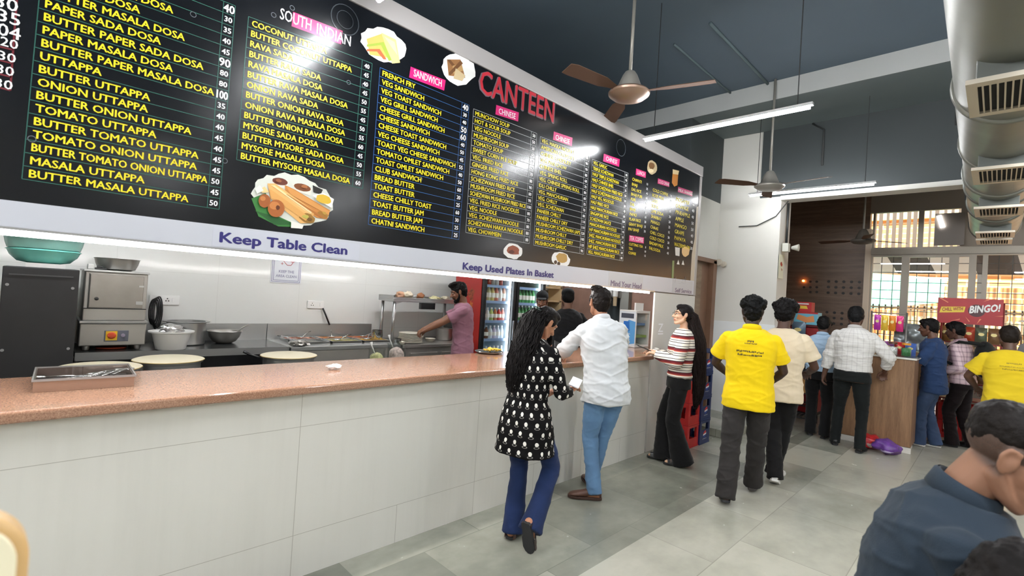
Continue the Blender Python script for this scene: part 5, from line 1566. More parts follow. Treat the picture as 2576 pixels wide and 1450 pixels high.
# cutlery box on the near end of the counter
o = thing('cutlery_box', 'clear lidded steel cutlery box on the near end of the granite counter', 'cutlery box', (0.035, 2.985, 1.081), radians(-2))
BW, BD, BH = 0.355, 0.36, 0.052
b = MB()
b.box((0, 0, 0), (BW, BD, 0.004)).box((0, 0, 0.004), (BW, 0.005, BH)).box((0, BD - 0.005, 0.004), (BW, BD, BH)).box((0, 0.005, 0.004), (0.005, BD - 0.005, BH)).box((BW - 0.005, 0.005, 0.004), (BW, BD - 0.005, BH))
b.build('steel_tray', mat('coppery_steel', (190, 170, 158), 0.2, 0.9), o)
b = MB()
b.box((-0.004, -0.004, BH + 0.001), (BW + 0.004, BD + 0.004, BH + 0.004))
b.build('clear_lid', thin_glass('clear_lid_sheet', (0.97, 0.97, 0.97), 0.05, 0.12), o)
b = MB()
b.box((-0.006, -0.006, BH - 0.004), (BW + 0.006, 0.0, BH + 0.006)).box((-0.006, BD, BH - 0.004), (BW + 0.006, BD + 0.006, BH + 0.006)).box((-0.006, 0, BH - 0.004), (0.0, BD, BH + 0.006)).box((BW, 0, BH - 0.004), (BW + 0.006, BD, BH + 0.006))
b.build('lid_rim', mat('lid_rim_clear', (150, 146, 144), 0.2, 0.3), o)
MB().box((0.006, 0.006, 0.005), (BW - 0.006, BD - 0.006, 0.008)).build('dark_liner', mat('box_liner', (44, 40, 40), 0.35), o)
sp0 = None
for i in range(11):
    x = 0.15 + 0.018 * i + random.uniform(-0.004, 0.004)
    y = 0.15 + random.uniform(-0.03, 0.05) + 0.006 * i
    a = radians(random.uniform(-52, -28))
    z = 0.026 + 0.0016 * i
    lb = 'steel spoon lying in the cutlery box'
    if sp0 is None:
        sp0 = thing('steel_spoon', lb, 'spoon', (0.035 + x, 2.985 + y, 1.081 + z), a, group='spoons in the cutlery box')
        MB().ell((0, 0.075, 0), (0.020, 0.030, 0.006)).build('spoon_bowl', steel_pol, sp0, smooth=True)
        MB().tube([(0, 0.05, 0.0), (0, -0.02, 0.004), (0, -0.09, 0.0)], [0.004, 0.0035, 0.006], 6).build('handle', steel_pol, sp0, smooth=True)
    else:
        dup(sp0, (0.035 + x, 2.985 + y, 1.081 + z), a)
o2 = dup(sp0, (0.035 + 0.09, 2.985 + 0.17, 1.081 + 0.036), radians(70), label='single steel spoon lying apart in the cutlery box', group=None)
if 'group' in o2:
    del o2['group']
v, f = crumple(0.03, 3, 77, 0.45, 0.5)
v[:, 2] -= v[:, 2].min()
v[:, 0] *= 1.5
MB().add(v + np.array([1.447, 3.068, 1.081]), f).build('crumpled_tissue', mat('tissue_white', (240, 240, 240), 0.8), label='small crumpled white tissue on the granite counter', cat='tissue')
o = thing('snack_plate', 'steel plate of yellow snacks at the back edge of the counter by the fridge', 'plate', (3.10, 3.37, 1.081))
MB().lathe([(0.09, 0), (0.12, 0.006), (0.135, 0.018), (0.132, 0.02), (0.09, 0.01), (0, 0.008)], n=32).build('plate_dish', steel_pol, o, smooth='auto')
b = MB()
for i in range(26):
    v, f = crumple(random.uniform(0.012, 0.02), 1, i, 0.7, 0.3)
    b.add(v + np.array([random.uniform(-0.03, 0.10), random.uniform(-0.05, 0.05), 0.022 + random.uniform(0, 0.02)]), f)
b.build('yellow_snacks', mat('snack_yellow', (232, 190, 70), 0.5, var=0.2), o, kind='stuff')

# ------------------------------------------------------------------ people
SK = {}
def skin(c):
    if c not in SK:
        SK[c] = mat('skin_%d_%d_%d' % c, c, 0.48, var=0.06, vscale=9, sss=0.08, bump=0.04, bscale=120)
    return SK[c]
eye_white = mat('eye_white', (226, 220, 210), 0.25)
eye_dark = mat('eye_dark', (34, 24, 20), 0.15)
def lipm(c):
    return mat('lips_%d_%d_%d' % c, (int(c[0] * 0.86), int(c[1] * 0.66), int(c[2] * 0.64)), 0.4)
def hairm(c=(20, 17, 16)):
    k = 'hair_%d_%d_%d' % c
    if k in MATS:
        return MATS[k]
    return mat(k, tuple(int(x * 0.8) for x in c), 0.5, bump=0.4, bscale=55, spec=0.12, var=0.25, vscale=30)

def V(*a):
    return np.array(a if len(a) > 1 else a[0], float)
def unit(v):
    return v / max(1e-9, np.linalg.norm(v))

def finish(mb, name, mats, voxel, smooth=2, parent=None, disp=None, paint=None, sm_factor=0.5):
    """fuses overlapping closed shapes into one continuous surface, smooths it, optionally displaces and paints faces"""
    me0 = mb.mesh('raw', [])
    o = bpy.data.objects.new('raw', me0)
    COL.objects.link(o)
    r = o.modifiers.new('r', 'REMESH')
    r.mode = 'VOXEL'
    r.voxel_size = voxel
    r.adaptivity = 0.0
    if smooth:
        s = o.modifiers.new('s', 'SMOOTH')
        s.factor = sm_factor
        s.iterations = smooth
    dg = bpy.context.evaluated_depsgraph_get()
    me = bpy.data.meshes.new_from_object(o.evaluated_get(dg), depsgraph=dg)
    bpy.data.objects.remove(o)
    bpy.data.meshes.remove(me0)
    me.name = name
    n = len(me.vertices)
    co = np.zeros(n * 3)
    me.vertices.foreach_get('co', co)
    co = co.reshape(-1, 3)
    if disp is not None:
        no = np.zeros(n * 3)
        me.vertices.foreach_get('normal', no)
        no = no.reshape(-1, 3)
        co = co + no * disp(co, no)[:, None]
        me.vertices.foreach_set('co', co.reshape(-1))
    me.materials.clear()
    for m in (mats if isinstance(mats, (list, tuple)) else [mats]):
        me.materials.append(m)
    if paint is not None:
        c = np.zeros(len(me.polygons) * 3)
        me.polygons.foreach_get('center', c)
        me.polygons.foreach_set('material_index', paint(c.reshape(-1, 3)).astype(np.int32))
    me.polygons.foreach_set('use_smooth', [True] * len(me.polygons))
    me.update()
    ob = bpy.data.objects.new(name, me)
    COL.objects.link(ob)
    if parent is not None:
        ob.parent = parent
    return ob

def limb(mb, pts, rad, n=14, sub=5, flat=None):
    """smooth tapering limb through joints, with rounded ends"""
    pts = [V(p) for p in pts]
    P, R = [], []
    m = len(pts)
    for i in range(m - 1):
        p0, p1, p2, p3 = pts[max(i - 1, 0)], pts[i], pts[i + 1], pts[min(i + 2, m - 1)]
        for k in range(sub):
            t = k / sub
            a = 0.5 * ((2 * p1) + (-p0 + p2) * t + (2 * p0 - 5 * p1 + 4 * p2 - p3) * t * t + (-p0 + 3 * p1 - 3 * p2 + p3) * t ** 3)
            P.append(p1 * (1 - t) + p2 * t if m == 2 else a * 0.55 + (p1 * (1 - t) + p2 * t) * 0.45)
            R.append(rad[i] * (1 - t) + rad[i + 1] * t)
    P.append(pts[-1])
    R.append(rad[-1])
    d0, d1 = unit(P[0] - P[1]), unit(P[-1] - P[-2])
    head = [(P[0] + d0 * R[0] * x, R[0] * y) for x, y in ((0.95, 0.25), (0.75, 0.62), (0.42, 0.89))]
    tail = [(P[-1] + d1 * R[-1] * x, R[-1] * y) for x, y in ((0.42, 0.89), (0.75, 0.62), (0.95, 0.25))]
    A = [h[0] for h in head] + P + [h[0] for h in tail]
    B = [h[1] for h in head] + R + [h[1] for h in tail]
    mb.tube([Vector(a) for a in A], B, n)

def ik(a, c, l1, l2, pole):
    """middle joint between a and c for bone lengths l1 and l2, bent towards pole; also the reachable end"""
    d = c - a
    L = np.linalg.norm(d)
    u = d / max(L, 1e-6)
    if L > (l1 + l2) * 0.999:
        L = (l1 + l2) * 0.999
        c = a + u * L
    x = (l1 * l1 - l2 * l2 + L * L) / (2 * L)
    h = sqrt(max(0, l1 * l1 - x * x))
    p = V(pole) - u * np.dot(V(pole), u)
    return a + u * x + unit(p) * h, c

class Person:
    """One standing or leaning figure. Everything is laid out in world directions around the base point.
    head: direction the body faces (degrees from +X); feet etc. are given as (right, forward, up) offsets in body axes."""
    def __init__(s, name, label, loc, face, h=1.75, tone=(120, 80, 58), lean=0.0, side=0.0, twist=0.0, hyaw=0.0, hpitch=0.0, hroll=0.0, hip=(0, 0), hipz=0.925, head_at=None, shaved=False,
                 feet=None, hands=None, elbows=None, girth=1.0, female=False, voxel=0.008, grip=(0.5, 0.5), bow=0.0, handdir=None):
        s.root = thing(name, label, 'person', (loc[0], loc[1], loc[2] if len(loc) > 2 else 0))
        s.k = k = h / 1.75
        s.h, s.tone, s.girth, s.female, s.vox = h, tone, girth, female, voxel
        a = radians(face)
        s.f = V(cos(a), sin(a), 0)
        s.r = V(sin(a), -cos(a), 0)
        s.u = V(0, 0, 1)
        B = lambda x, y, z: s.r * x * k + s.f * y * k + s.u * z * k
        s.B = B
        s.pel = B(hip[0], hip[1], hipz)
        up = unit(s.u * cos(radians(lean)) + s.f * sin(radians(lean)) + s.r * sin(radians(side)))
        up2 = unit(s.u * cos(radians(lean + bow)) + s.f * sin(radians(lean + bow)) + s.r * sin(radians(side)))
        s.up, s.up2 = up, up2
        s.mid = s.pel + up * 0.28 * k
        s.neck = s.mid + up2 * 0.285 * k
        tw = radians(twist)
        rr = s.r * cos(tw) + s.f * sin(tw)
        s.sr = unit(rr - up2 * np.dot(rr, up2))
        s.sf = np.cross(up2, s.sr)
        sw = 0.152 if female else 0.176
        s.sh = {1: s.neck - up2 * 0.098 * k + s.sr * sw * k * (0.5 + 0.5 * girth), -1: s.neck - up2 * 0.098 * k - s.sr * sw * k * (0.5 + 0.5 * girth)}
        s.hipj = {1: s.pel + s.r * 0.088 * k, -1: s.pel - s.r * 0.088 * k}
        # head frame
        hy, hp = radians(hyaw), radians(hpitch)
        hf = s.sf * cos(hy) + s.sr * sin(hy)
        hf = unit(hf - s.u * np.dot(hf, s.u))
        hr = np.cross(hf, s.u)
        s.hf = hf * cos(hp) - s.u * sin(hp)
        s.hu = np.cross(hr, s.hf)
        q = radians(hroll)
        s.hr = hr * cos(q) + s.hu * sin(q)
        s.hu = np.cross(s.hr, s.hf)
        s.hc = s.neck + up2 * 0.07 * k + s.hu * 0.075 * k + s.hf * 0.03 * k + unit(up2 + s.hu) * 0.005
        s.shaved = shaved
        s.href = s.hc - s.pel
        if head_at is not None:
            s.root.location = (head_at[0] - s.hc[0], head_at[1] - s.hc[1], 0)
            dz = V(0, 0, head_at[2] - s.hc[2])
            for nm in ('pel', 'mid', 'neck', 'hc'):
                setattr(s, nm, getattr(s, nm) + dz)
            for dct in (s.sh, s.hipj):
                for q in (1, -1):
                    dct[q] = dct[q] + dz
            print(name, label[:30], 'dz', dz[2])
        # legs: feet given as ankle (x, y, z) and toe yaw, pitch
        feet = feet or {}
        s.ank, s.toe, s.knee = {}, {}, {}
        for sd in (1, -1):
            x, y, z, ty, tp = feet.get(sd, (0.10 * sd, 0.0, 0.085, 8 * sd, 0))
            A = B(x, y, z)
            t_ = radians(ty)
            d = s.f * cos(t_) + s.r * sin(t_)
            d = unit(d * cos(radians(tp)) - s.u * sin(radians(tp)))
            kn, A = ik(s.hipj[sd], A, 0.435 * k, 0.42 * k, s.f + s.r * 0.15 * sd)
            s.ank[sd], s.toe[sd], s.knee[sd] = A, d, kn
        # arms
        hands, elbows = hands or {}, elbows or {}
        s.elb, s.wri, s.hd = {}, {}, {}
        for sd in (1, -1):
            t_ = hands.get(sd, (0.245 * sd, 0.05, 0.86))
            W = B(*t_) if t_[0] != 'h' else s.hc + B(*t_[1:])
            pole = elbows.get(sd, (0.3 * sd, -1.0, -0.2))
            pole = s.r * pole[0] + s.f * pole[1] + s.u * pole[2]
            e, W = ik(s.sh[sd], W, 0.285 * k, 0.255 * k, pole)
            s.elb[sd], s.wri[sd] = e, W
            s.hd[sd] = unit(W - e)
            if handdir and sd in handdir:
                q = handdir[sd]
                s.hd[sd] = unit(s.r * q[0] + s.f * q[1] + s.u * q[2])
        s.grip = {1: grip[0], -1: grip[1]}

    def rows(s, add=0.0, zlo=0.84, zhi=1.50, flare=0.0, chest=1.0):
        """torso rings (centre, half width, half depth) from low to high in standing heights of a 1.75 m figure"""
        if s.female:
            T = [(0.70, .168, .118), (0.84, .172, .120), (0.93, .165, .116), (1.04, .134, .098), (1.16, .140, .105), (1.28, .150, .122), (1.36, .148, .108), (1.42, .138, .088), (1.46, .095, .070), (1.50, .060, .058)]
        else:
            T = [(0.70, .165, .115), (0.84, .168, .118), (0.93, .164, .116), (1.05, .150, .106), (1.18, .158, .112), (1.30, .172, .120), (1.38, .174, .112), (1.43, .160, .096), (1.465, .108, .076), (1.50, .064, .060)]
        k = s.k
        zs = np.array([t[0] for t in T])
        ws = np.array([t[1] for t in T]) * s.girth
        ds = np.array([t[2] for t in T]) * s.girth
        out = []
        for z in np.linspace(zlo, zhi, 16):
            w_, d_ = np.interp(z, zs, ws), np.interp(z, zs, ds)
            fl = flare * max(0.0, (1.05 - z) / 0.35)
            a = min(1.0, max(0.0, (z - 1.02) / 0.5))
            if z >= 1.485:
                a_ = add * 0.5
            else:
                a_ = add
            if z < 0.93:
                c = s.pel - s.u * (0.93 - z) * k
                R, F = s.r, s.f
            else:
                q = z - 0.93
                c = s.pel + s.up * min(q, 0.28) * k + s.up2 * max(0, q - 0.28) * k
                R, F = unit(s.r * (1 - a) + s.sr * a), unit(s.f * (1 - a) + s.sf * a)
            out.append((c, R, F, (w_ + a_ + fl) * k, (d_ + a_ + fl * 0.9) * k))
        return out
    def torso(s, mb, n=28, **kw):
        rings = []
        for c, R, F, w_, d_ in s.rows(**kw):
            ring = []
            for i in range(n):
                t = 2 * pi * i / n
                x, y = cos(t), sin(t)
                x = abs(x) ** 0.86 * (1 if x > 0 else -1)
                y = abs(y) ** 0.90 * (1 if y > 0 else -1)
                ring.append(c + R * x * w_ + F * y * d_)
            rings.append(ring)
        mb.loft(rings)

    def hand(s, mb, sd):
        k = s.k * (0.92 if s.female else 1.0)
        w, d = s.wri[sd], s.hd[sd]
        # palm normal: faces inwards / down
        side = unit(np.cross(d, s.u) if abs(d[2]) < 0.85 else s.f - d * np.dot(s.f, d))
        nrm = unit(np.cross(side, d))
        if nrm[2] > 0:
            nrm = -nrm
        if abs(d[2]) > 0.85:
            nrm = unit(-s.r * sd - d * np.dot(-s.r * sd, d))
            side = s.f
            side = unit(side - d * np.dot(side, d))
        thumb_side = side if np.dot(side, -s.r * sd + s.f * 0.5 + s.u * 0.3) > 0 else -side
        R = Matrix((tuple(side), tuple(d), tuple(nrm))).transposed()
        c = w + d * 0.048 * k
        mb.ell(c, (0.041 * k, 0.056 * k, 0.017 * k), R, 16, 10)
        limb(mb, [w - d * 0.02 * k, w + d * 0.03 * k], [0.027 * k, 0.026 * k], 12, 3)
        g = s.grip[sd]
        for i, (off, ln) in enumerate(((0.031, 0.070), (0.0105, 0.079), (-0.0105, 0.074), (-0.031, 0.058))):
            p = w + d * (0.088 - 0.004 * abs(i - 1.3)) * k + thumb_side * off * k
            pts = [p - d * 0.012 * k]
            ang = radians(8 + 22 * g + 3 * i)
            dd = d
            for seg in (0.42, 0.32, 0.26):
                ca, sa = cos(ang), sin(ang)
                v = d * ca + nrm * sa
                pts.append(pts[-1] + v * ln * seg * k * 1.06 + thumb_side * off * 0.06 * k)
                ang += radians(10 + 48 * g)
            limb(mb, pts, [0.0100 * k, 0.0094 * k, 0.0086 * k, 0.0074 * k], 10, 3)
        p = w + d * 0.022 * k + thumb_side * 0.030 * k
        v = unit(d * 0.75 + thumb_side * 0.62 + nrm * (0.15 + 0.3 * g))
        v2 = unit(d * 0.9 + thumb_side * 0.18 + nrm * (0.2 + 0.4 * g))
        limb(mb, [p, p + v * 0.040 * k, p + v * 0.040 * k + v2 * 0.030 * k, p + v * 0.040 * k + v2 * 0.054 * k], [0.0145 * k, 0.0122 * k, 0.0108 * k, 0.0085 * k], 10, 3)

    def hp(s, x, y, z):
        return s.hc + (s.hr * x + s.hf * y + s.hu * z) * s.hk
    def head_shapes(s, mb):
        k = s.hk = s.k * (0.95 if s.female else 1.0)
        R = Matrix((tuple(s.hr), tuple(s.hf), tuple(s.hu))).transposed()
        s.HR = R
        P = s.hp
        def E(c, r, R_=R):
            mb.ell(P(*c), tuple(x * k for x in r), R_, 22, 14)
        E((0, -0.014, 0.036), (.074, .094, .082))
        E((0, 0.022, -0.012), (.064, .068, .078))
        E((0, 0.036, -0.062), (.050, .050, .050))
        E((0, 0.062, -0.098), (.026, .026, .021))
        limb(mb, [P(.058, -.005, -.05), P(.044, .03, -.085), P(.016, .064, -.104)], [.022 * k, .020 * k, .018 * k], 10, 3)
        limb(mb, [P(-.058, -.005, -.05), P(-.044, .03, -.085), P(-.016, .064, -.104)], [.022 * k, .020 * k, .018 * k], 10, 3)
        limb(mb, [P(0, .084, .016), P(0, .098, -.008), P(0, .112, -.030)], [.0085 * k, .0105 * k, .0135 * k], 10, 3)
        for q in (1, -1):
            E((.013 * q, .095, -.034), (.010, .011, .008))
            limb(mb, [P(.012 * q, .084, .026), P(.036 * q, .079, .029), P(.055 * q, .062, .022)], [.010 * k, .011 * k, .009 * k], 10, 3)
            E((.034 * q, .066, -.030), (.024, .020, .020))
            E((.0305 * q, .0745, .006), (.0135, .0125, .0100))
            c = P(.076 * q, -.006, -.006)
            tilt = Matrix.Rotation(radians(-14 * q), 3, 'Z')
            mb.ell(c, (.010 * k, .020 * k, .033 * k), R @ tilt, 16, 10)
            limb(mb, [P(.080 * q, .004, .020), P(.085 * q, -.016, .024), P(.086 * q, -.022, .0), P(.079 * q, -.008, -.026)], [.006 * k] * 4, 8, 3)
        limb(mb, [P(-.021, .083, -.060), P(0, .093, -.057), P(.021, .083, -.060)], [.006 * k, .0085 * k, .006 * k], 8, 3)
        limb(mb, [P(-.018, .083, -.071), P(0, .091, -.073), P(.018, .083, -.071)], [.006 * k, .0095 * k, .006 * k], 8, 3)
        nr = .054 if not s.female else .044
        limb(mb, [s.neck - s.up2 * 0.05 * s.k - s.sf * 0.0, s.neck + s.up2 * 0.02 * s.k - s.hf * 0.005, P(0, -.018, -.045)], [nr * 1.18 * s.k, nr * 1.02 * s.k, nr * k], 18, 4)

    def body(s, fingers=True):
        mb = MB()
        k = s.k
        s.torso(mb, zlo=0.84, zhi=1.50)
        for sd in (1, -1):
            sh, el, wr = s.sh[sd], s.elb[sd], s.wri[sd]
            g = 0.86 if s.female else 1.0
            inner = sh - s.sr * sd * 0.05 * k
            limb(mb, [inner, sh, sh * 0.45 + el * 0.55, el], [.050 * k * g, .050 * k * g, .044 * k * g, .036 * k * g], 16)
            limb(mb, [el, el * 0.65 + wr * 0.35, wr], [.037 * k * g, .039 * k * g, .0255 * k * g], 16)
            s.hand(mb, sd)
            hj, kn, an = s.hipj[sd], s.knee[sd], s.ank[sd]
            limb(mb, [hj, hj * 0.5 + kn * 0.5, kn], [.080 * k, .064 * k, .046 * k], 16)
            limb(mb, [kn, kn * 0.62 + an * 0.38 - s.f * 0.012 * k, an], [.046 * k, .044 * k, .032 * k], 16)
            t = s.toe[sd]
            up = unit(s.u - t * np.dot(s.u, t)) if abs(t[2]) < 0.95 else unit(s.f)
            dn = -up
            limb(mb, [an - t * 0.03 * k + dn * 0.045 * k, an + t * 0.06 * k + dn * 0.045 * k, an + t * 0.15 * k + dn * 0.062 * k], [.034 * k, .034 * k, .024 * k], 14)
            limb(mb, [an, an - t * 0.02 * k + dn * 0.04 * k], [.033 * k, .034 * k], 12, 3)
        s.head_shapes(mb)
        P = s.hp
        ek = s.hk
        def paint(c):
            m = np.zeros(len(c), int)
            for q in (1, -1):
                d = np.linalg.norm((c - P(.0305 * q, .0765, .006)), axis=1)
                rel = c - P(.0305 * q, .084, .006)
                hz = rel @ s.hu
                m[(d < .0150 * ek) & (np.abs(hz) < .0048 * ek) & (rel @ s.hf > -0.008)] = 1
                m[(np.linalg.norm(c - P(.0305 * q, .087, .006), axis=1) < .0072 * ek) & (np.abs((c - P(.0305 * q, .084, .006)) @ s.hu) < .0052 * ek)] = 2
            rel = c - P(0, .09, -.066)
            m[(np.abs(rel @ s.hu) < .0105 * ek) & (np.abs(rel @ s.hr) < .022 * ek) & (rel @ s.hf > -0.014)] = 3
            return m
        b = finish(mb, 'body', [skin(s.tone), eye_white, eye_dark, lipm(s.tone)], s.vox, 1, s.root, paint=paint)
        if s.shaved:
            me = b.data
            co = np.zeros(len(me.vertices) * 3)
            me.vertices.foreach_get('co', co)
            rel = (co.reshape(-1, 3) - s.hc) / ek
            x_, y_, z_ = rel @ s.hr, rel @ s.hf, rel @ s.hu
            sm = lambda t: np.clip(t, 0, 1) ** 2 * (3 - 2 * np.clip(t, 0, 1))
            front = np.where(z_ > 0.0, .030 + .5 * z_, .006)
            v = sm((z_ + .066 + y_ * .25) / .03) * sm((front - y_) / .012) * sm((.0805 - np.abs(x_)) / .003) * (z_ < .15)
            at = me.attributes.new('stubble', 'FLOAT', 'POINT')
            at.data.foreach_set('value', v.astype(np.float32))
            g_ = NT('skin_with_shaved_hair')
            n_ = g_.noise(g_.coords('Object'), 700, 2)
            k_ = g_.math('MULTIPLY', g_.attr('stubble'), g_.math('MULTIPLY_ADD', n_, 0.5, 0.62))
            g_.l(g_.mix(k_, lin(s.tone), lin((52, 40, 34))), g_.b.inputs['Base Color'])
            g_.b.inputs['Roughness'].default_value = 0.55
            me.materials[0] = g_.m
        return b

    # ---- clothing
    def folds(s, amp=0.006, seed=0, horiz=1.0):
        def f(co, no):
            a = vnoise(co * np.array([7, 7, 11 * horiz]) + seed, seed)
            b = vnoise(co * np.array([16, 16, 24 * horiz]) + seed * 3.1, seed + 5)
            c_ = 1 - np.abs(vnoise(co * np.array([5.5, 5.5, 9.0 * horiz]) + (co[:, [2]] * np.array([[6.0, -6.0, 0]])) + seed, seed + 9)) * 2
            d_ = 1 - np.abs(vnoise(co * np.array([9, 9, 17.0 * horiz]) + (co[:, [2]] * np.array([[-8.0, 5.0, 0]])) + seed * 1.7, seed + 13)) * 2.2
            return amp * (0.55 * a + 0.30 * b + 0.7 * np.clip(c_, 0, 1) ** 1.5 + 0.55 * np.clip(d_, 0, 1) ** 1.5 - 0.25)
        return f
    def shirt(s, name, m, hem=0.84, sleeve='long', loose=0.018, flare=0.0, seed=1, cuff=0.004, amp=0.006, vox=None, zhi=1.495, sleeve_w=1.0, roll=0.0, pattern=False):
        mb = MB()
        k = s.k
        s.torso(mb, add=loose, zlo=hem, zhi=zhi, flare=flare)
        for sd in (1, -1):
            sh, el, wr = s.sh[sd], s.elb[sd], s.wri[sd]
            inner = sh - s.sr * sd * 0.06 * k - s.up2 * 0.01
            L = loose
            g = (0.86 if s.female else 1.0) * sleeve_w
            r0, r1, r2, r3 = (.050 * k * (0.86 if s.female else 1.0) + L * .45), (.047 * k * g + L * .8), (.040 * k * g + L * 0.9), (.031 * k * g + L * 0.8)
            if sleeve == 'short':
                e = sh * 0.32 + el * 0.68
                limbs = [([inner, sh, e], [r0, r0 * 1.02, r1 + 0.008])]
            elif sleeve == 'elbow':
                limbs = [([inner, sh, sh * .5 + el * .5, el * 1.0], [r0, r0, r1, r2])]
            else:
                t = 1 - roll
                w = el * (1 - t) + wr * t
                limbs = [([inner, sh, sh * .5 + el * .5, el], [r0, r0, r1, r2]), ([el, el * .5 + w * .5, w], [r2, r2 * 0.97, r3])]
            for pts, rr in limbs:
                pts = [V(p) for p in pts]
                mb.tube([Vector(p) for p in pts], rr, 18)
            if len(limbs) == 2:
                mb.ell(el, (r2, r2, r2), None, 16, 10)
            mb.ell(sh, (r0, r0, r0), None, 16, 10)
        o = finish(mb, name, m, vox or max(0.008, s.vox), 3, s.root, disp=s.folds(amp, seed))
        if pattern:
            s.uv(o)
        return o
    def uv(s, o):
        """cloth coordinates: pu runs round the body, pv up"""
        me = o.data
        n = len(me.vertices)
        co = np.zeros(n * 3)
        me.vertices.foreach_get('co', co)
        co = co.reshape(-1, 3)
        rel = co - s.mid
        x, y = rel @ s.r, rel @ s.f
        pu = np.arctan2(x, -y) * 0.17 + np.sign(x) * np.maximum(0, np.abs(x) - 0.17)
        pv = co[:, 2].copy()
        for nm, val in (('pu', pu), ('pv', pv)):
            at = me.attributes.new(nm, 'FLOAT', 'POINT')
            at.data.foreach_set('value', val.astype(np.float32))
    def trousers(s, m, waist=1.00, hem=0.05, w=(.094, .082, .066, .060, .062), seed=3, amp=0.005, name='trousers', vox=None, loose=0.010, lift=0.0):
        mb = MB()
        k = s.k
        s.torso(mb, add=loose, zlo=0.845, zhi=waist)
        for sd in (1, -1):
            hj, kn, an = s.hipj[sd], s.knee[sd], s.ank[sd]
            d = unit(an - kn)
            end = an + d * (0.085 - hem - lift) * k if abs(d[2]) > 0.75 else an + d * 0.02 * k
            if end[2] < 0.012:
                end = end + d * 0
                end = kn + d * (np.linalg.norm(an - kn) + max(0.0, (an[2] - 0.014) / max(0.3, -d[2])) )
            top = hj - s.u * 0.03 * k
            P_ = [top, top * .45 + kn * .55, kn, kn * .5 + end * .5, end]
            mb.tube([Vector(p) for p in P_[:3]], [w[0] * k, w[1] * k, w[2] * k], 20)
            mb.tube([Vector(p) for p in P_[2:]], [w[2] * k, w[3] * k, w[4] * k], 20)
            mb.ell(kn, (w[2] * k,) * 3, None, 16, 10)
            mb.ell(hj, (w[0] * k * 0.88,) * 3, None, 16, 10)
        return finish(mb, name, m, vox or max(0.008, s.vox), 3, s.root, disp=s.folds(amp, seed, 0.8))
    def collar(s, m, h=0.04, r=0.012):
        b = MB()
        n = 22
        rr = [(.066, -0.03), (.069, 0.0), (.066, h), (.062, h), (.063, 0.0)]
        rings = []
        for rad, z in rr:
            ring = []
            for i in range(n):
                t = 2 * pi * i / n
                ring.append(s.neck + s.up2 * (z - 0.01 - 0.010 * sin(t)) * s.k + (s.sr * cos(t) * rad + s.sf * sin(t) * rad * 0.98) * s.k * (0.85 if s.female else 1.0) - s.sf * 0.006)
            rings.append(ring)
        b.loft(rings, cap=False)
        # folded outer leaf
        rings = []
        for rad, z in ((.067, h), (.073, h * 0.9), (.082, -0.004), (.076, -0.008), (.067, h * 0.8)):
            ring = []
            for i in range(n):
                t = 2 * pi * i / n
                ring.append(s.neck + s.up2 * (z - 0.01 - 0.012 * sin(t)) * s.k + (s.sr * cos(t) * rad + s.sf * sin(t) * rad) * s.k * (0.85 if s.female else 1.0) - s.sf * 0.006)
            rings.append(ring)
        b.loft(rings, cap=False)
        return b.build('collar', m, s.root, smooth=True)
    def belt(s, m, buckle=None):
        rows = s.rows(add=0.022, zlo=0.965, zhi=1.0)
        b = MB()
        for side_ in (0,):
            rings = []
            for c, R, F, w_, d_ in (rows[0], rows[-1]):
                rings.append([c + R * (abs(cos(t)) ** .86 * (1 if cos(t) > 0 else -1)) * w_ + F * (abs(sin(t)) ** .9 * (1 if sin(t) > 0 else -1)) * d_ for t in np.linspace(0, 2 * pi, 36, endpoint=False)])
            b.loft(rings)
        return b.build('belt', m, s.root, smooth='auto')
    def shoe(s, sd, m, sole=None, kind='shoe', name='shoe'):
        k = s.k
        t = s.toe[sd]
        lat = unit(np.cross(t, s.u)) if abs(t[2]) < 0.97 else s.r
        up = unit(np.cross(lat, t))
        base = s.ank[sd] - up * 0.083 * k - t * 0.062 * k
        L = (0.27 if not s.female else 0.245) * k
        st = [(0.0, .020, .055), (0.05, .031, .088), (0.15, .036, .098), (0.28, .037, .100), (0.40, .037, .082), (0.55, .041, .066), (0.70, .046, .054), (0.84, .043, .046), (0.94, .031, .037), (1.0, .010, .022)]
        b = MB()
        rings = []
        for u_, hw, hh in st:
            ring = []
            for i in range(18):
                a = 2 * pi * i / 18
                x, z = cos(a), sin(a)
                x = abs(x) ** 0.8 * (1 if x > 0 else -1)
                z = z * 0.5 + 0.5
                if kind == 'sandal':
                    z = min(z, 0.0)
                ring.append(base + t * L * u_ + lat * x * hw * k + up * (0.012 + z * (hh - 0.012)) * k)
            rings.append(ring)
        if kind == 'shoe':
            b.loft(rings)
            o = b.build(name, m, s.root, smooth=True)
        else:
            def strap(u0, hh, wd):
                hw = np.interp(u0, [q[0] for q in st], [q[1] for q in st]) * 1.06
                pts = [base + t * L * u0 + lat * cos(a) * hw * k + up * (0.015 + sin(a) * hh) * k for a in np.linspace(-0.15, pi + 0.15, 13)]
                for j in range(len(pts) - 1):
                    q = [pts[j] - t * wd * k, pts[j] + t * wd * k, pts[j + 1] + t * wd * k, pts[j + 1] - t * wd * k]
                    q2 = [p + unit(p - (base + t * L * u0 + up * 0.02)) * 0.004 for p in q]
                    b.add(q + q2, [(0, 1, 2, 3), (7, 6, 5, 4), (0, 4, 5, 1), (1, 5, 6, 2), (2, 6, 7, 3), (3, 7, 4, 0)])
            strap(0.62, 0.058, 0.022)
            strap(0.80, 0.046, 0.016)
            strap(0.10, 0.075, 0.016)
            o = b.build(name, m, s.root, smooth=False)
        b = MB()
        rings = []
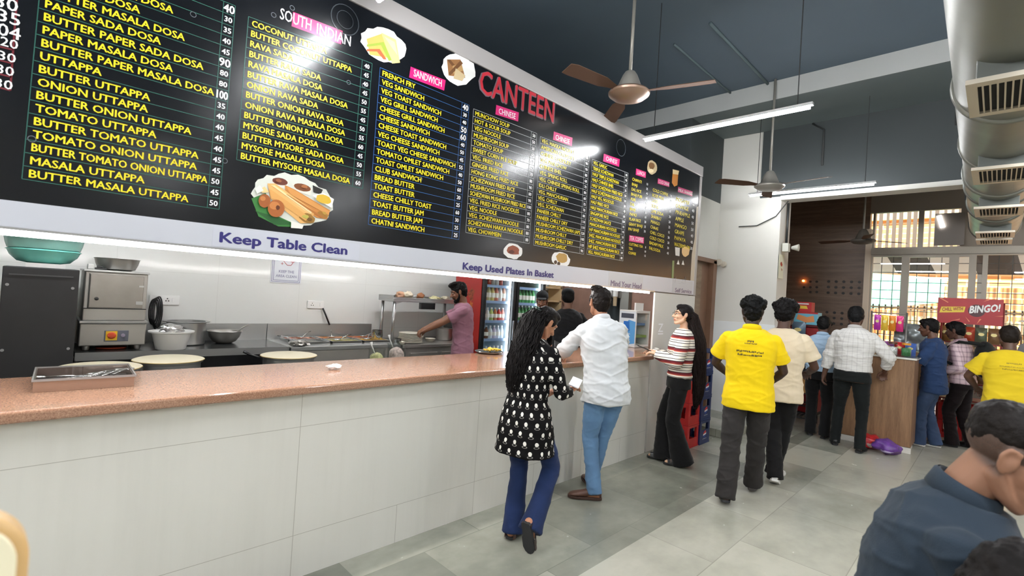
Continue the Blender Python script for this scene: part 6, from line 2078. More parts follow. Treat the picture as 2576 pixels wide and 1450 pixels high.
        for zz, gx in ((0.0, 0.98), (0.010, 1.04), (0.020, 1.04)):
            ring = []
            for u_, hw, hh in st:
                ring.append(base + t * L * (0.5 + (u_ - 0.5) * 1.03) + lat * hw * k * gx + up * zz * k)
            for u_, hw, hh in reversed(st):
                ring.append(base + t * L * (0.5 + (u_ - 0.5) * 1.03) - lat * hw * k * gx + up * zz * k)
            rings.append(ring)
        b.loft(rings)
        if kind == 'heel':
            pass
        b.build('sole', sole or m, o, smooth=False)
        return o
    # ---- hair
    def hair(s, m, style='short', vol=1.0, seed=2, curl=0.006, vox=0.006, freq=34):
        mb = MB()
        R = s.HR
        k = s.hk
        P = s.hp
        def E(c, r):
            mb.ell(P(*c), tuple(x * k for x in r), R, 22, 14)
        v = vol
        E((0, -0.020, 0.046), (.080 * v, .099 * v, .084 * v))
        E((0, -0.045, 0.004), (.079 * v, .072 * v, .078 * v))
        E((0, 0.028, 0.088), (.064, .062, .036 * v))
        if style == 'crop':
            mb = MB()
            E((0, -0.018, 0.056), (.0765 * v, .0965 * v, .072 * v))
            E((0, 0.018, 0.082), (.058, .056, .030 * v))
            E((0, -0.06, 0.03), (.062, .048, .046))
        elif style != 'fade':
            E((0, -0.062, -0.045), (.056, .040, .044))
            for q in (1, -1):
                E((.072 * q, .016, .026), (.011 * v, .030, .040))
        elif style == 'fade':
            E((0, -0.058, -0.030), (.054, .038, .040))
        if style == 'quiff':
            E((0.01, 0.055, 0.105), (.060, .048, .034))
            E((-0.02, 0.02, 0.115), (.058, .060, .030))
        if style == 'curly':
            E((0, -0.01, 0.085), (.092 * v, .100 * v, .066 * v))
            for q in (1, -1):
                E((.058 * q, -0.015, 0.07), (.052 * v, .075 * v, .055 * v))
        def disp(co, no):
            a = vnoise(co * freq + seed, seed)
            b_ = vnoise(co * freq * 2.3 + seed * 2, seed + 3)
            c_ = vnoise(co * freq * 5.0, seed + 7)
            return curl * (a + 0.6 * b_ + 0.35 * c_) * k
        return finish(mb, 'hair', m, vox, 2, s.root, disp=disp)
    def brows(s, m):
        b = MB()
        P = s.hp
        for q in (1, -1):
            limb(b, [P(.014 * q, .092, .027), P(.034 * q, .089, .033), P(.054 * q, .071, .027)], [.0042 * s.hk, .0046 * s.hk, .003 * s.hk], 8, 3)
        return b.build('eyebrows', m, s.root, smooth=True)
    def beard(s, m, vol=1.0, vox=0.005):
        mb = MB()
        P, k = s.hp, s.hk
        for q in (1, -1):
            limb(mb, [P(.067 * q, .006, -.010), P(.062 * q, .012, -.055), P(.046 * q, .040, -.092), P(.014 * q, .072, -.110)], [.010 * k, .0145 * k * vol, .0185 * k * vol, .020 * k * vol], 10, 4)
            limb(mb, [P(.004 * q, .097, -.049), P(.022 * q, .089, -.055), P(.030 * q, .078, -.072), P(.022 * q, .076, -.095)], [.0055 * k, .0055 * k, .006 * k, .009 * k], 8, 3)
        limb(mb, [P(-.02, .076, -.094), P(0, .084, -.098), P(.02, .076, -.094)], [.012 * k] * 3, 10, 3)
        return finish(mb, 'beard', m, vox, 1, s.root, disp=lambda co, no: 0.0018 * vnoise(co * 190, 4))
    def strands(s, m, path, width, depth, n=240, seed=5, wave=0.012, freq=3.0, rad=0.0035, name='hair', base=True, vox=0.008, taper=0.4, latv=None):
        """long hair: a fused core along path with many fine locks laid over it"""
        r = random.Random(seed)
        path = [V(p) for p in path]
        m_ = len(path)
        core = MB()
        lat = unit(s.sr if latv is None else V(latv))
        rings = []
        for i, p in enumerate(path):
            t = unit(path[min(i + 1, m_ - 1)] - path[max(i - 1, 0)])
            a = unit(lat - t * np.dot(lat, t))
            b_ = np.cross(t, a)
            rings.append((p, a, b_, width[i], depth[i]))
        core.loft([[p + a * cos(q) * w_ * 0.92 + b_ * sin(q) * d_ * 0.92 for q in np.linspace(0, 2 * pi, 20, endpoint=False)] for p, a, b_, w_, d_ in rings])
        o = MB()
        for j in range(n):
            ang = r.uniform(0, 2 * pi)
            rr = r.uniform(0.86, 1.06)
            ph, ph2 = r.uniform(0, 6.28), r.uniform(0, 6.28)
            t0, t1 = r.uniform(0, 0.35), r.uniform(0.75, 1.03)
            pts, rad_ = [], []
            N = 14
            for i in range(N):
                t = (t0 + (t1 - t0) * i / (N - 1)) * (m_ - 1)
                q = min(int(t), m_ - 2)
                f_ = t - q
                A, Bq = rings[q], rings[q + 1]
                p = A[0] * (1 - f_) + Bq[0] * f_
                a = A[1] * (1 - f_) + Bq[1] * f_
                b_ = A[2] * (1 - f_) + Bq[2] * f_
                w_ = A[3] * (1 - f_) + Bq[3] * f_
                d_ = A[4] * (1 - f_) + Bq[4] * f_
                g = ang + 0.25 * sin(freq * 0.7 * t + ph2)
                wv = wave * sin(freq * t + ph) * min(1.0, t / 2)
                pts.append(Vector(p + a * (cos(g) * w_ * rr + wv) + b_ * (sin(g) * d_ * rr + wv * 0.5)))
                rad_.append(rad * (1 - taper * i / N) if 0 < i < N - 1 else rad * 0.3)
            o.tube(pts, rad_, 5)
        hb = finish(core, name, m, vox, 2, s.root, disp=lambda co, no: 0.004 * vnoise(co * np.array([60, 60, 9]), seed))
        o.build('hair_locks', m, hb, smooth=True)
        return hb

def cloth(name, c, rough=0.85, sheen=0.06, bump=0.12, bscale=220, var=0.05):
    if max(c) < 90:
        c = tuple(int(x * 0.74) for x in c)
    return mat('cloth_' + name, c, rough, sheen=sheen, bump=bump, bscale=bscale, var=var, vscale=5, spec=0.22)
denim = mat('cloth_blue_denim', (98, 132, 168), 0.8, spec=0.2, sheen=0.05, bump=0.2, bscale=300, var=0.16, vscale=5)
denim_dk = mat('cloth_dark_denim', (28, 44, 82), 0.8, spec=0.2, sheen=0.05, bump=0.2, bscale=300, var=0.22, vscale=5)
shoe_blk = mat('shoe_black', (26, 25, 25), 0.35)
shoe_brn = mat('shoe_brown', (84, 54, 42), 0.42, var=0.15, vscale=30)
sole_dk = mat('sole_dark', (40, 40, 42), 0.75, bump=0.3, bscale=120)
sole_wh = mat('sole_white', (226, 224, 220), 0.6)

# ---- woman in the block-printed tunic
g = NT('black_block_print')
pu, pv = g.attr('pu'), g.attr('pv')
row = g.math('FLOOR', g.math('DIVIDE', pv, 0.060))
uu = g.math('ADD', g.math('DIVIDE', pu, 0.072), g.math('MULTIPLY', row, 0.5))
fx = g.math('SUBTRACT', g.math('FRACT', uu), 0.5)
fy = g.math('SUBTRACT', g.math('FRACT', g.math('DIVIDE', pv, 0.060)), 0.5)
jit = g.noise(g.coords('Object'), 30, 2)
ex = g.math('POWER', g.math('DIVIDE', fx, 0.155), 2.0)
ey = g.math('POWER', g.math('DIVIDE', g.math('SUBTRACT', fy, 0.10), 0.22), 2.0)
d1 = g.math('ADD', g.math('ADD', ex, ey), g.math('MULTIPLY', g.math('SUBTRACT', jit, 0.5), 0.8))
bud = g.math('LESS_THAN', d1, 1.0)
ey2 = g.math('POWER', g.math('DIVIDE', g.math('ADD', fy, 0.24), 0.13), 2.0)
ex2 = g.math('POWER', g.math('DIVIDE', fx, 0.24), 2.0)
d2 = g.math('ADD', ex2, ey2)
leaf = g.math('MULTIPLY', g.math('LESS_THAN', d2, 1.0), g.math('GREATER_THAN', d2, 0.45))
c = g.mix(leaf, lin((11, 10, 11)), lin((140, 136, 130)))
c = g.mix(bud, c, lin((226, 222, 214)))
g.l(c, g.b.inputs['Base Color'])
g.b.inputs['Roughness'].default_value = 0.8
g.b.inputs['Specular IOR Level'].default_value = 0.15
block_print = g.m

w1 = Person('person', 'woman in a black white-printed tunic and blue jeans reading a phone', (2.40, 2.21), 16, 1.60, (176, 122, 92), lean=3, hyaw=30, hpitch=36, hip=(0.0, 0.02), female=True, voxel=0.0055,
            feet={-1: (-0.055, 0.03, 0.095, 4, 0), 1: (0.15, -0.08, 0.205, 2, 72)}, hands={1: (0.20, 0.33, 1.08), -1: (0.05, 0.30, 1.05)}, elbows={1: (0.35, -0.9, -0.6), -1: (-0.5, -0.8, -0.6)}, grip=(0.55, 0.6), bow=10, girth=1.0,
            handdir={1: (0.2, 0.75, 0.35), -1: (0.5, 0.7, 0.4)})
w1.body()
w1.shirt('tunic', block_print, hem=0.66, sleeve='long', loose=0.018, flare=0.035, seed=4, amp=0.007, roll=0.12, vox=0.0075, pattern=True)
w1.trousers(denim_dk, hem=0.035, w=(.092, .080, .066, .068, .084), seed=8, amp=0.006, waist=0.98)
w1.shoe(-1, shoe_brn, sole_dk, 'sandal', 'sandal')
w1.shoe(1, mat('sandal_dark', (52, 38, 36), 0.4), sole_dk, 'sandal', 'sandal')
hm = hairm((24, 20, 20))
w1.hair(hm, 'short', 1.05, 3, 0.004, 0.006, 22)
b0 = w1.neck
w1.strands(hm, [w1.hp(0, -.04, .075), w1.hp(0, -.095, .03), w1.hp(-.01, -.112, -.05), b0 - w1.sf * 0.105 - w1.u * 0.06 - w1.sr * 0.03, b0 - w1.sf * 0.135 - w1.u * 0.17 - w1.sr * 0.05, b0 - w1.sf * 0.145 - w1.u * 0.27 - w1.sr * 0.06, b0 - w1.sf * 0.14 - w1.u * 0.36 - w1.sr * 0.07, b0 - w1.sf * 0.135 - w1.u * 0.42 - w1.sr * 0.08],
            [.050, .074, .080, .080, .078, .066, .046, .020], [.03, .042, .050, .050, .045, .040, .030, .014], n=420, seed=8, wave=0.026, freq=3.4, rad=0.0040, name='long_hair')
b = MB()
limb(b, [w1.hp(-.03, -.125, .045), w1.hp(0.0, -.138, .040), w1.hp(.03, -.125, .032)], [.011, .016, .011], 10, 3)
b.build('hair_clip', mat('clip_green', (36, 58, 48), 0.3), w1.root, smooth=True)
ph = MB().box((-0.037, -0.075, -0.004), (0.037, 0.075, 0.004), 0).box((-0.034, -0.072, 0.004), (0.034, 0.072, 0.0046), 1)
hp_ = w1.wri[1] + w1.hd[1] * 0.085 * w1.k - np.cross(unit(np.cross(w1.hd[1], w1.u)), w1.hd[1]) * 0 + V(0, 0, 0.026)
po = ph.build('mobile_phone', [mat('phone_white', (232, 228, 230), 0.25), mat('phone_screen', (200, 205, 215), 0.15, emit=0.25, ecol=(210, 215, 225))], bevel=0.003, loc=tuple(V(2.40, 2.21, 0) + hp_),
              rot=(radians(14), radians(16), radians(16 - 90 + 14)), label='white mobile phone held by the woman in the black printed tunic', cat='phone')

# ---- man in the white shirt leaning on the counter
white_cotton = cloth('white_cotton', (204, 207, 209), bump=0.05, bscale=160, var=0.02)
m2 = Person('person', 'man in an untucked white shirt and blue jeans leaning an elbow on the counter', (3.42, 2.25), 60, 1.755, (150, 104, 78), lean=13, side=-3, hyaw=-4, hpitch=-2, hip=(0.02, 0.05), voxel=0.0055,
            feet={-1: (-0.05, 0.03, 0.088, -70, 0), 1: (0.03, 0.25, 0.095, 6, 0)}, hands={-1: (-0.20, 0.60, 1.135), 1: (0.16, 0.52, 1.135)}, elbows={-1: (-0.75, 0.1, -0.9), 1: (0.5, -0.2, -0.9)}, grip=(0.4, 0.6), bow=0, girth=1.0)
m2.body()
m2.shirt('shirt', white_cotton, hem=0.80, sleeve='long', loose=0.030, flare=0.012, seed=11, amp=0.014, roll=0.30, vox=0.0075)
m2.collar(white_cotton)
m2.trousers(denim, hem=0.045, w=(.094, .083, .066, .060, .060), seed=12, amp=0.006)
m2.shoe(1, shoe_brn, mat('sole_brown', (70, 48, 40), 0.7), 'shoe')
m2.shoe(-1, shoe_brn, mat('sole_brown', (70, 48, 40), 0.7), 'shoe')
m2.hair(hairm((30, 24, 22)), 'quiff', 1.05, 21, 0.0045, 0.005, 40)
m2.beard(hairm((30, 24, 22)), 0.7)

# ---- woman in the striped sweater
g = NT('striped_knit')
pv = g.attr('pv')
ph_ = g.math('FRACT', g.math('DIVIDE', pv, 0.125))
c = g.ramp(ph_, [(0.0, lin((232, 226, 214))), (0.001, lin((120, 30, 34)))])
rp = g.t.nodes[-1]
e = rp.color_ramp
e.interpolation = 'CONSTANT'
stops = [(0.0, (228, 222, 210)), (0.10, (40, 34, 36)), (0.15, (232, 226, 214)), (0.27, (40, 34, 36)), (0.32, (230, 224, 212)), (0.43, (190, 84, 60)), (0.50, (112, 28, 36)), (0.66, (44, 34, 38)), (0.72, (230, 224, 212)), (0.84, (40, 34, 36)), (0.89, (232, 226, 214))]
while len(e.elements) < len(stops):
    e.elements.new(0.5)
for i, (p_, c_) in enumerate(stops):
    e.elements[i].position = p_
    e.elements[i].color = (*lin(c_), 1)
g.l(c, g.b.inputs['Base Color'])
g.b.inputs['Roughness'].default_value = 0.9
g.bump(g.noise(g.coords('Object'), 160, 3), 0.3, 0.004)
w3 = Person('person', 'woman in a striped sweater and flared black trousers with hair down to her thighs', (4.86, 2.33), 124, 1.645, (212, 168, 138), lean=-2, hyaw=-12, hpitch=-6, female=True, voxel=0.006,
            feet={1: (0.06, 0.10, 0.09, 6, 0), -1: (-0.08, -0.06, 0.09, -6, 0)}, hands={1: (0.05, 0.27, 1.20), -1: (-0.08, 0.26, 1.19)}, elbows={1: (0.7, -0.5, -0.8), -1: (-0.7, -0.5, -0.8)}, grip=(0.5, 0.5), handdir={1: (-0.2, 0.9, 0.25), -1: (0.3, 0.9, 0.2)})
w3.body()
w3.shirt('sweater', g.m, hem=0.965, sleeve='long', loose=0.024, seed=14, amp=0.007, sleeve_w=1.2, vox=0.0075, pattern=True)
blk_cloth = cloth('black_trousers', (20, 20, 21), sheen=0.1)
w3.trousers(blk_cloth, hem=0.02, w=(.092, .084, .076, .096, .125), seed=15, amp=0.005, waist=1.03)
w3.shoe(1, shoe_blk, sole_dk, 'sandal', 'sandal')
w3.shoe(-1, shoe_blk, sole_dk, 'sandal', 'sandal')
hm3 = hairm((40, 30, 28))
w3.hair(hairm((28, 23, 23)), 'short', 1.03, 5, 0.003, 0.006, 20)
n3 = w3.neck
w3.strands(hm3, [w3.hp(0, -.06, .05), w3.hp(0, -.115, .0), w3.hp(0, -.135, -.08), n3 - w3.sf * 0.15 - w3.u * 0.12, n3 - w3.sf * 0.17 - w3.u * 0.32, n3 - w3.sf * 0.185 - w3.u * 0.52, n3 - w3.sf * 0.18 - w3.u * 0.68, n3 - w3.sf * 0.16 - w3.u * 0.80],
            [.05, .075, .080, .088, .088, .080, .066, .030], [.03, .055, .066, .072, .066, .058, .046, .02], n=300, seed=12, wave=0.012, freq=2.0, rad=0.0042, name='long_hair')
w3.brows(hairm((28, 23, 23)))
b = MB()
for q in (1, -1):
    pts = [w3.hp(.0315 * q + .021 * cos(t), .100, .004 + .018 * sin(t)) for t in np.linspace(0, 2 * pi, 17)]
    b.tube(pts, 0.0016, 6)
    b.tube([w3.hp(.053 * q, .099, .008), w3.hp(.072 * q, .04, .010), w3.hp(.078 * q, -.005, .012)], 0.0015, 6)
b.tube([w3.hp(-.010, .101, .008), w3.hp(.010, .101, .008)], 0.0015, 6)
b.build('glasses', mat('glasses_frame', (60, 44, 40), 0.3), w3.root, smooth=True)
b = MB()
for q in (1, -1):
    b.tube([w3.hp(.083 * q + .0, -.004 + .012 * cos(t), -.045 + .012 * sin(t)) for t in np.linspace(0, 2 * pi, 13)], 0.002, 6)
b.build('earrings', mat('gold', (206, 160, 80), 0.25, 0.9), w3.root, smooth=True)
MB().box((-0.036, -0.075, -0.004), (0.036, 0.075, 0.004)).build('mobile_phone', black_gl, bevel=0.003, loc=tuple(V(4.86, 2.33, 0) + (w3.wri[1] + w3.wri[-1]) / 2 + w3.f * 0.12 + V(0, 0, 0.045)), rot=(radians(18), 0, radians(124 - 90)), label='dark mobile phone in the hands of the woman in the striped sweater', cat='phone')

# ---- the two men walking towards the kiosk
yel = cloth('yellow_polo', (238, 204, 18), sheen=0.05, bump=0.2, bscale=260)
m4 = Person('person', 'man in a yellow polo shirt and grey trousers walking beside the counter end', (4.51, 1.52), 17, 1.74, (62, 42, 34), lean=2, hyaw=-6, hpitch=2, hip=(0.0, 0.0), voxel=0.0065,
            feet={-1: (-0.12, -0.24, 0.10, -6, 12), 1: (0.075, 0.24, 0.088, 10, 0)}, hands={-1: (-0.20, 0.32, 1.03), 1: (0.17, 0.30, 1.00)}, elbows={-1: (-0.9, -0.7, -0.4), 1: (0.9, -0.7, -0.4)}, girth=1.06)
m4.body()
m4.shirt('polo_shirt', yel, hem=0.80, sleeve='short', loose=0.028, flare=0.01, seed=21, amp=0.008, sleeve_w=1.15, vox=0.008)
m4.collar(yel)
gry = cloth('grey_cargo', (62, 58, 56))
m4.trousers(gry, hem=0.03, w=(.100, .094, .080, .078, .080), seed=22, amp=0.009)
m4.shoe(-1, mat('sandal_brown_black', (56, 42, 38), 0.5), sole_dk)
m4.shoe(1, shoe_blk, mat('sole_mixed', (70, 66, 64), 0.6))
m4.hair(hairm((16, 15, 16)), 'curly', 1.0, 31, 0.008, 0.006, 40)
def back_print(p, rows_, z0, col, seed=1):
    """rows of small illegible printed strokes on the back of a shirt, pressed onto its surface: (offset, width, height)"""
    from mathutils.bvhtree import BVHTree
    sh_ = [c for c in p.root.children if 'shirt' in c.name][0]
    me = sh_.data
    tree = BVHTree.FromPolygons([v.co for v in me.vertices], [tuple(q.vertices) for q in me.polygons])
    r = random.Random(seed)
    def on_cloth(x, z):
        o_ = p.mid + p.sr * x + V(0, 0, z - p.mid[2]) - p.sf * 0.6
        hit = tree.ray_cast(Vector(o_), Vector(p.sf))
        return (V(hit[0]) if hit[0] is not None else o_ + p.sf * 0.45) - p.sf * 0.003
    b = MB()
    for dz, wd, hh in rows_:
        x = -wd / 2
        while x < wd / 2:
            w_ = r.uniform(0.3, 0.9) * hh
            lo, hi = r.choice(((0, 1), (0, 1), (0, 0.6), (0.3, 1)))
            a, c_ = z0 + dz + lo * hh, z0 + dz + hi * hh
            q = min(w_, hh * 0.55)
            b.add([on_cloth(x, a), on_cloth(x + q, a), on_cloth(x + q, c_), on_cloth(x, c_)], [(0, 1, 2, 3)])
            x += q + r.uniform(0.12, 0.35) * hh
    b.build('back_print', col, p.root)
dk_ink = mat('shirt_ink', (70, 58, 30), 0.7)
back_print(m4, [(0.118, 0.05, 0.016), (0.102, 0.09, 0.010), (0.03, 0.21, 0.016), (0.0, 0.19, 0.016)], 1.245, dk_ink)

cream_c = cloth('cream_cotton', (222, 206, 178), var=0.03)
m5 = Person('person', 'man in a cream half-sleeved shirt and black trousers walking past the yellow polo', (5.24, 1.475), 8, 1.74, (78, 52, 42), lean=2, hyaw=4, hpitch=6, voxel=0.0075,
            feet={-1: (0.02, -0.16, 0.12, -6, 22), 1: (-0.03, 0.08, 0.09, 18, 0)}, hands={-1: (-0.20, 0.30, 1.02), 1: (0.20, 0.34, 1.06)}, elbows={-1: (-0.6, -0.9, -0.3), 1: (0.6, -0.9, -0.3)}, girth=1.0)
m5.body()
m5.shirt('shirt', cream_c, hem=0.80, sleeve='short', loose=0.030, flare=0.01, seed=25, amp=0.009, sleeve_w=1.15)
m5.trousers(cloth('black_slacks', (26, 25, 26)), hem=0.03, w=(.096, .088, .072, .068, .070), seed=26, amp=0.007)
m5.shoe(-1, mat('shoe_white', (216, 214, 210), 0.5), sole_wh)
m5.shoe(1, mat('shoe_white', (216, 214, 210), 0.5), sole_wh)
m5.hair(hairm((20, 18, 19)), 'curly', 1.12, 33, 0.009, 0.006, 36)
b = MB()
pts = [m5.neck - m5.sf * 0.155 * m5.k + m5.sr * 0.10 * cos(t) - m5.u * (0.10 + 0.10 * sin(t) * (1 if sin(t) < 0 else 0.55)) for t in np.linspace(0, pi, 12)]

# ---- the two men in office shirts at the kiosk
lb_c = cloth('light_blue_cotton', (162, 188, 212), var=0.03, bump=0.2, bscale=120)
m6 = Person('person', 'man in a light blue shirt tucked into black trousers facing the snack shelves', (7.60, 1.66), 8, 1.61, (86, 58, 46), lean=3, hyaw=10, hpitch=14, voxel=0.008,
            feet={-1: (-0.09, 0.04, 0.088, -8, 0), 1: (0.09, -0.05, 0.088, 14, 0)}, hands={-1: (-0.20, 0.30, 1.02), 1: (0.22, 0.28, 1.00)}, girth=1.05)
m6.body()
m6.shirt('shirt', lb_c, hem=0.965, sleeve='long', loose=0.030, seed=31, amp=0.012)
m6.collar(lb_c)
m6.trousers(blk_cloth, hem=0.03, w=(.098, .088, .072, .068, .070), seed=32, amp=0.006, waist=1.0, loose=0.02)
m6.shoe(1, shoe_blk, sole_dk)
m6.shoe(-1, shoe_blk, sole_dk)
m6.hair(hairm((22, 20, 21)), 'short', 1.06, 35, 0.005, 0.007, 36)

g = NT('white_checked_cotton')
pu, pv = g.attr('pu'), g.attr('pv')
la = g.math('LESS_THAN', g.math('FRACT', g.math('DIVIDE', pu, 0.055)), 0.16)
lb_ = g.math('LESS_THAN', g.math('FRACT', g.math('DIVIDE', pv, 0.055)), 0.16)
g.l(g.mix(g.math('MULTIPLY', g.math('ADD', la, lb_), 0.35), lin((222, 220, 216)), lin((176, 172, 170))), g.b.inputs['Base Color'])
g.b.inputs['Roughness'].default_value = 0.8
m7 = Person('person', 'man in a white checked shirt with rolled sleeves and dark trousers at the kiosk', (7.28, 1.25), 4, 1.76, (96, 66, 52), lean=4, hyaw=-4, hpitch=10, voxel=0.0075,
            feet={-1: (-0.15, 0.09, 0.09, -10, 0), 1: (0.12, -0.07, 0.09, 8, 0)}, hands={-1: (-0.30, 0.05, 0.86), 1: (0.30, 0.26, 0.98)}, elbows={-1: (-1.0, -0.6, 0), 1: (1.0, -0.7, 0)}, girth=1.06)
m7.body()
m7.shirt('shirt', g.m, hem=0.972, sleeve='long', loose=0.030, seed=41, amp=0.011, roll=0.35, pattern=True)
m7.collar(g.m)
dkgr = cloth('dark_green_trousers', (30, 36, 36))
m7.trousers(dkgr, hem=0.03, w=(.098, .084, .064, .058, .058), seed=42, amp=0.006, waist=1.0, loose=0.018)
m7.belt(shoe_blk)
m7.shoe(1, shoe_blk, sole_dk)
m7.shoe(-1, shoe_blk, sole_dk)
m7.hair(hairm((26, 26, 27)), 'short', 1.06, 37, 0.004, 0.007, 36)

# ---- man in navy at the side of the kiosk desk
navy_c = cloth('navy_cotton', (44, 66, 104), var=0.06)
m8 = Person('person', 'man in a navy shirt and blue jeans seen from the side at the kiosk desk', (8.44, 0.56), 92, 1.67, (104, 70, 54), lean=4, hyaw=10, hpitch=10, voxel=0.0075,
            feet={-1: (-0.06, 0.12, 0.088, 18, 0), 1: (0.08, -0.04, 0.088, 4, 0)}, hands={-1: (-0.06, 0.36, 1.12), 1: (0.08, 0.34, 1.10)}, elbows={-1: (-0.7, -0.5, -0.7), 1: (0.7, -0.5, -0.7)}, girth=1.0)
m8.body()
m8.shirt('shirt', navy_c, hem=0.76, sleeve='elbow', loose=0.028, flare=0.006, seed=45, amp=0.012)
m8.trousers(mat('cloth_mid_denim', (58, 78, 112), 0.8, var=0.2, vscale=5), hem=0.03, w=(.096, .088, .074, .072, .074), seed=46, amp=0.008)
m8.shoe(1, mat('shoe_grey', (70, 70, 68), 0.5), sole_wh)
m8.shoe(-1, mat('shoe_grey', (70, 70, 68), 0.5), sole_wh)
m8.hair(hairm((24, 22, 22)), 'short', 1.05, 39, 0.005, 0.007, 36)
m8.brows(hairm((24, 22, 22)))

# ---- man with the backpack
g = NT('pink_plaid_cotton')
pu, pv = g.attr('pu'), g.attr('pv')
la = g.math('LESS_THAN', g.math('FRACT', g.math('DIVIDE', pu, 0.06)), 0.3)
lb_ = g.math('LESS_THAN', g.math('FRACT', g.math('DIVIDE', pv, 0.06)), 0.3)
g.l(g.mix(g.math('MULTIPLY', g.math('ADD', la, lb_), 0.4), lin((226, 200, 204)), lin((150, 116, 128))), g.b.inputs['Base Color'])
m9 = Person('person', 'man in a pink plaid shirt and dark trousers carrying a black backpack', (8.86, 0.30), 78, 1.65, (92, 62, 50), lean=6, hyaw=-4, hpitch=12, voxel=0.008,
            feet={-1: (-0.10, 0.06, 0.088, -5, 0), 1: (0.10, -0.10, 0.088, 12, 0)}, hands={-1: (-0.18, 0.22, 1.03), 1: (0.20, 0.20, 1.00)}, girth=1.02)
m9.body()
m9.shirt('shirt', g.m, hem=0.90, sleeve='long', loose=0.024, seed=51, amp=0.008, roll=0.4, pattern=True)
m9.collar(g.m)
m9.trousers(cloth('maroon_black_trousers', (38, 28, 29)), hem=0.03, w=(.098, .090, .076, .074, .076), seed=52, amp=0.008)
m9.shoe(1, shoe_blk, sole_dk)
m9.shoe(-1, shoe_blk, sole_dk)
m9.hair(hairm((24, 21, 21)), 'short', 1.08, 43, 0.006, 0.007, 36)
bpk = cloth('backpack_black', (34, 37, 36), 0.7)
bo = thing('backpack', 'black backpack on the back of the man in the pink plaid shirt', 'backpack', (8.86, 0.30, 0))
mb = MB()
c0 = m9.mid - m9.sf * 0.245 + V(0, 0, 0.02)
Rm_ = Matrix((tuple(m9.sr), tuple(m9.sf), tuple(m9.up2))).transposed()
mb.ell(c0, (.165, .115, .245), Rm_, 24, 16)
mb.ell(c0 - m9.sf * 0.02 - m9.u * 0.08, (.172, .125, .17), Rm_, 24, 16)
finish(mb, 'bag_body', bpk, 0.009, 3, bo, disp=lambda co, no: 0.008 * vnoise(co * 14, 3))
b = MB()
for q in (1, -1):
    b.tube([Vector(p) for p in (c0 + m9.sr * .10 * q + m9.u * .20, m9.sh[q] * 0.9 + m9.neck * 0.1 + m9.u * 0.075 - m9.sf * 0.03, m9.sh[q] - m9.sr * 0.03 * q + m9.sf * 0.10, m9.mid + m9.sr * .165 * q + m9.sf * 0.12, m9.mid + m9.sr * .19 * q - m9.sf * 0.08 - m9.u * 0.1)], [.020] * 5, 8)
b.build('shoulder_straps', bpk, bo, smooth=True)
MB().ell(c0 - m9.sf * 0.125 - m9.u * 0.02 + m9.sr * 0.0, (.035, .035, .05), None).build('bag_badge', mat('badge_white', (214, 214, 216), 0.4), bo, smooth=True)

# ---- second man in yellow, and the man with the camouflage cap
yel2 = cloth('yellow_tshirt', (226, 196, 40), sheen=0.05)
m10 = Person('person', 'man in a yellow T-shirt facing the snack rack near the right picture edge', (7.15, -0.10), 12, 1.64, (92, 64, 50), lean=2, hyaw=0, hpitch=8, voxel=0.008,
             feet={-1: (-0.11, 0.03, 0.088, -8, 0), 1: (0.11, -0.05, 0.088, 10, 0)}, hands={-1: (-0.20, 0.30, 1.02), 1: (0.22, 0.30, 1.02)}, elbows={-1: (-1.0, -0.7, 0), 1: (1.0, -0.7, 0)}, girth=1.12)
m10.body()
m10.shirt('tshirt', yel2, hem=0.82, sleeve='short', loose=0.024, flare=0.0, seed=61, amp=0.010, sleeve_w=1.15)
m10.trousers(blk_cloth, hem=0.03, w=(.104, .096, .078, .074, .076), seed=62, amp=0.006)
m10.shoe(1, shoe_blk, sole_dk)
m10.shoe(-1, shoe_blk, sole_dk)
m10.hair(hairm((40, 33, 28)), 'fade', 1.05, 47, 0.003, 0.007, 36)
back_print(m10, [(0.06, 0.10, 0.014), (0.028, 0.20, 0.010), (0.0, 0.16, 0.012)], 1.20, mat('shirt_ink_faint', (150, 128, 40), 0.7), 3)

camo = NT('camouflage_cloth')
n_ = camo.noise(camo.coords('Object'), 26, 2)
cr = camo.ramp(n_, [(0.40, lin((96, 106, 120))), (0.47, lin((206, 210, 214))), (0.56, lin((140, 146, 156))), (0.62, lin((226, 226, 228)))])
camo.l(cr, camo.b.inputs['Base Color'])
m11 = Person('person', 'man in a grey camouflage cap and shirt at the right picture edge', (7.72, -0.34), 125, 1.78, (122, 84, 64), hyaw=0, hpitch=4, voxel=0.009, hands={-1: (-0.20, 0.25, 1.0), 1: (0.2, 0.25, 1.0)})
m11.body()
m11.shirt('shirt', cloth('grey_check', (150, 152, 158)), hem=0.84, sleeve='short', loose=0.022, seed=71)
m11.trousers(blk_cloth, seed=72)
m11.shoe(1, shoe_blk, sole_dk)
m11.shoe(-1, shoe_blk, sole_dk)
m11.hair(hairm((24, 21, 21)), 'fade', 1.0, 49, 0.003, 0.008, 30)
mb = MB()
mb.ell(m11.hp(0, -.012, .062), (.090, .108, .080), m11.HR, 24, 14)
mb.ell(m11.hp(0, .10, .052), (.070, .075, .010), m11.HR, 20, 10)
finish(mb, 'cap', camo.m, 0.007, 1, m11.root)

# ---- the crouched figure half hidden behind the snack rack, and the one behind the light blue shirt
m13 = Person('person', 'person with dark hair half hidden behind the light blue shirt', (8.24, 1.78), 12, 1.56, (84, 58, 46), hpitch=10, voxel=0.010, feet={1: (0.09, 0, 0.088, 8, 0), -1: (-0.09, 0, 0.088, -8, 0)})
m13.body()
m13.shirt('shirt', cloth('charcoal', (58, 56, 60)), seed=81)
m13.trousers(blk_cloth, seed=82)
m13.shoe(1, shoe_blk, sole_dk)
m13.shoe(-1, shoe_blk, sole_dk)
m13.hair(hairm((20, 18, 19)), 'curly', 1.0, 53, 0.006, 0.008, 36)

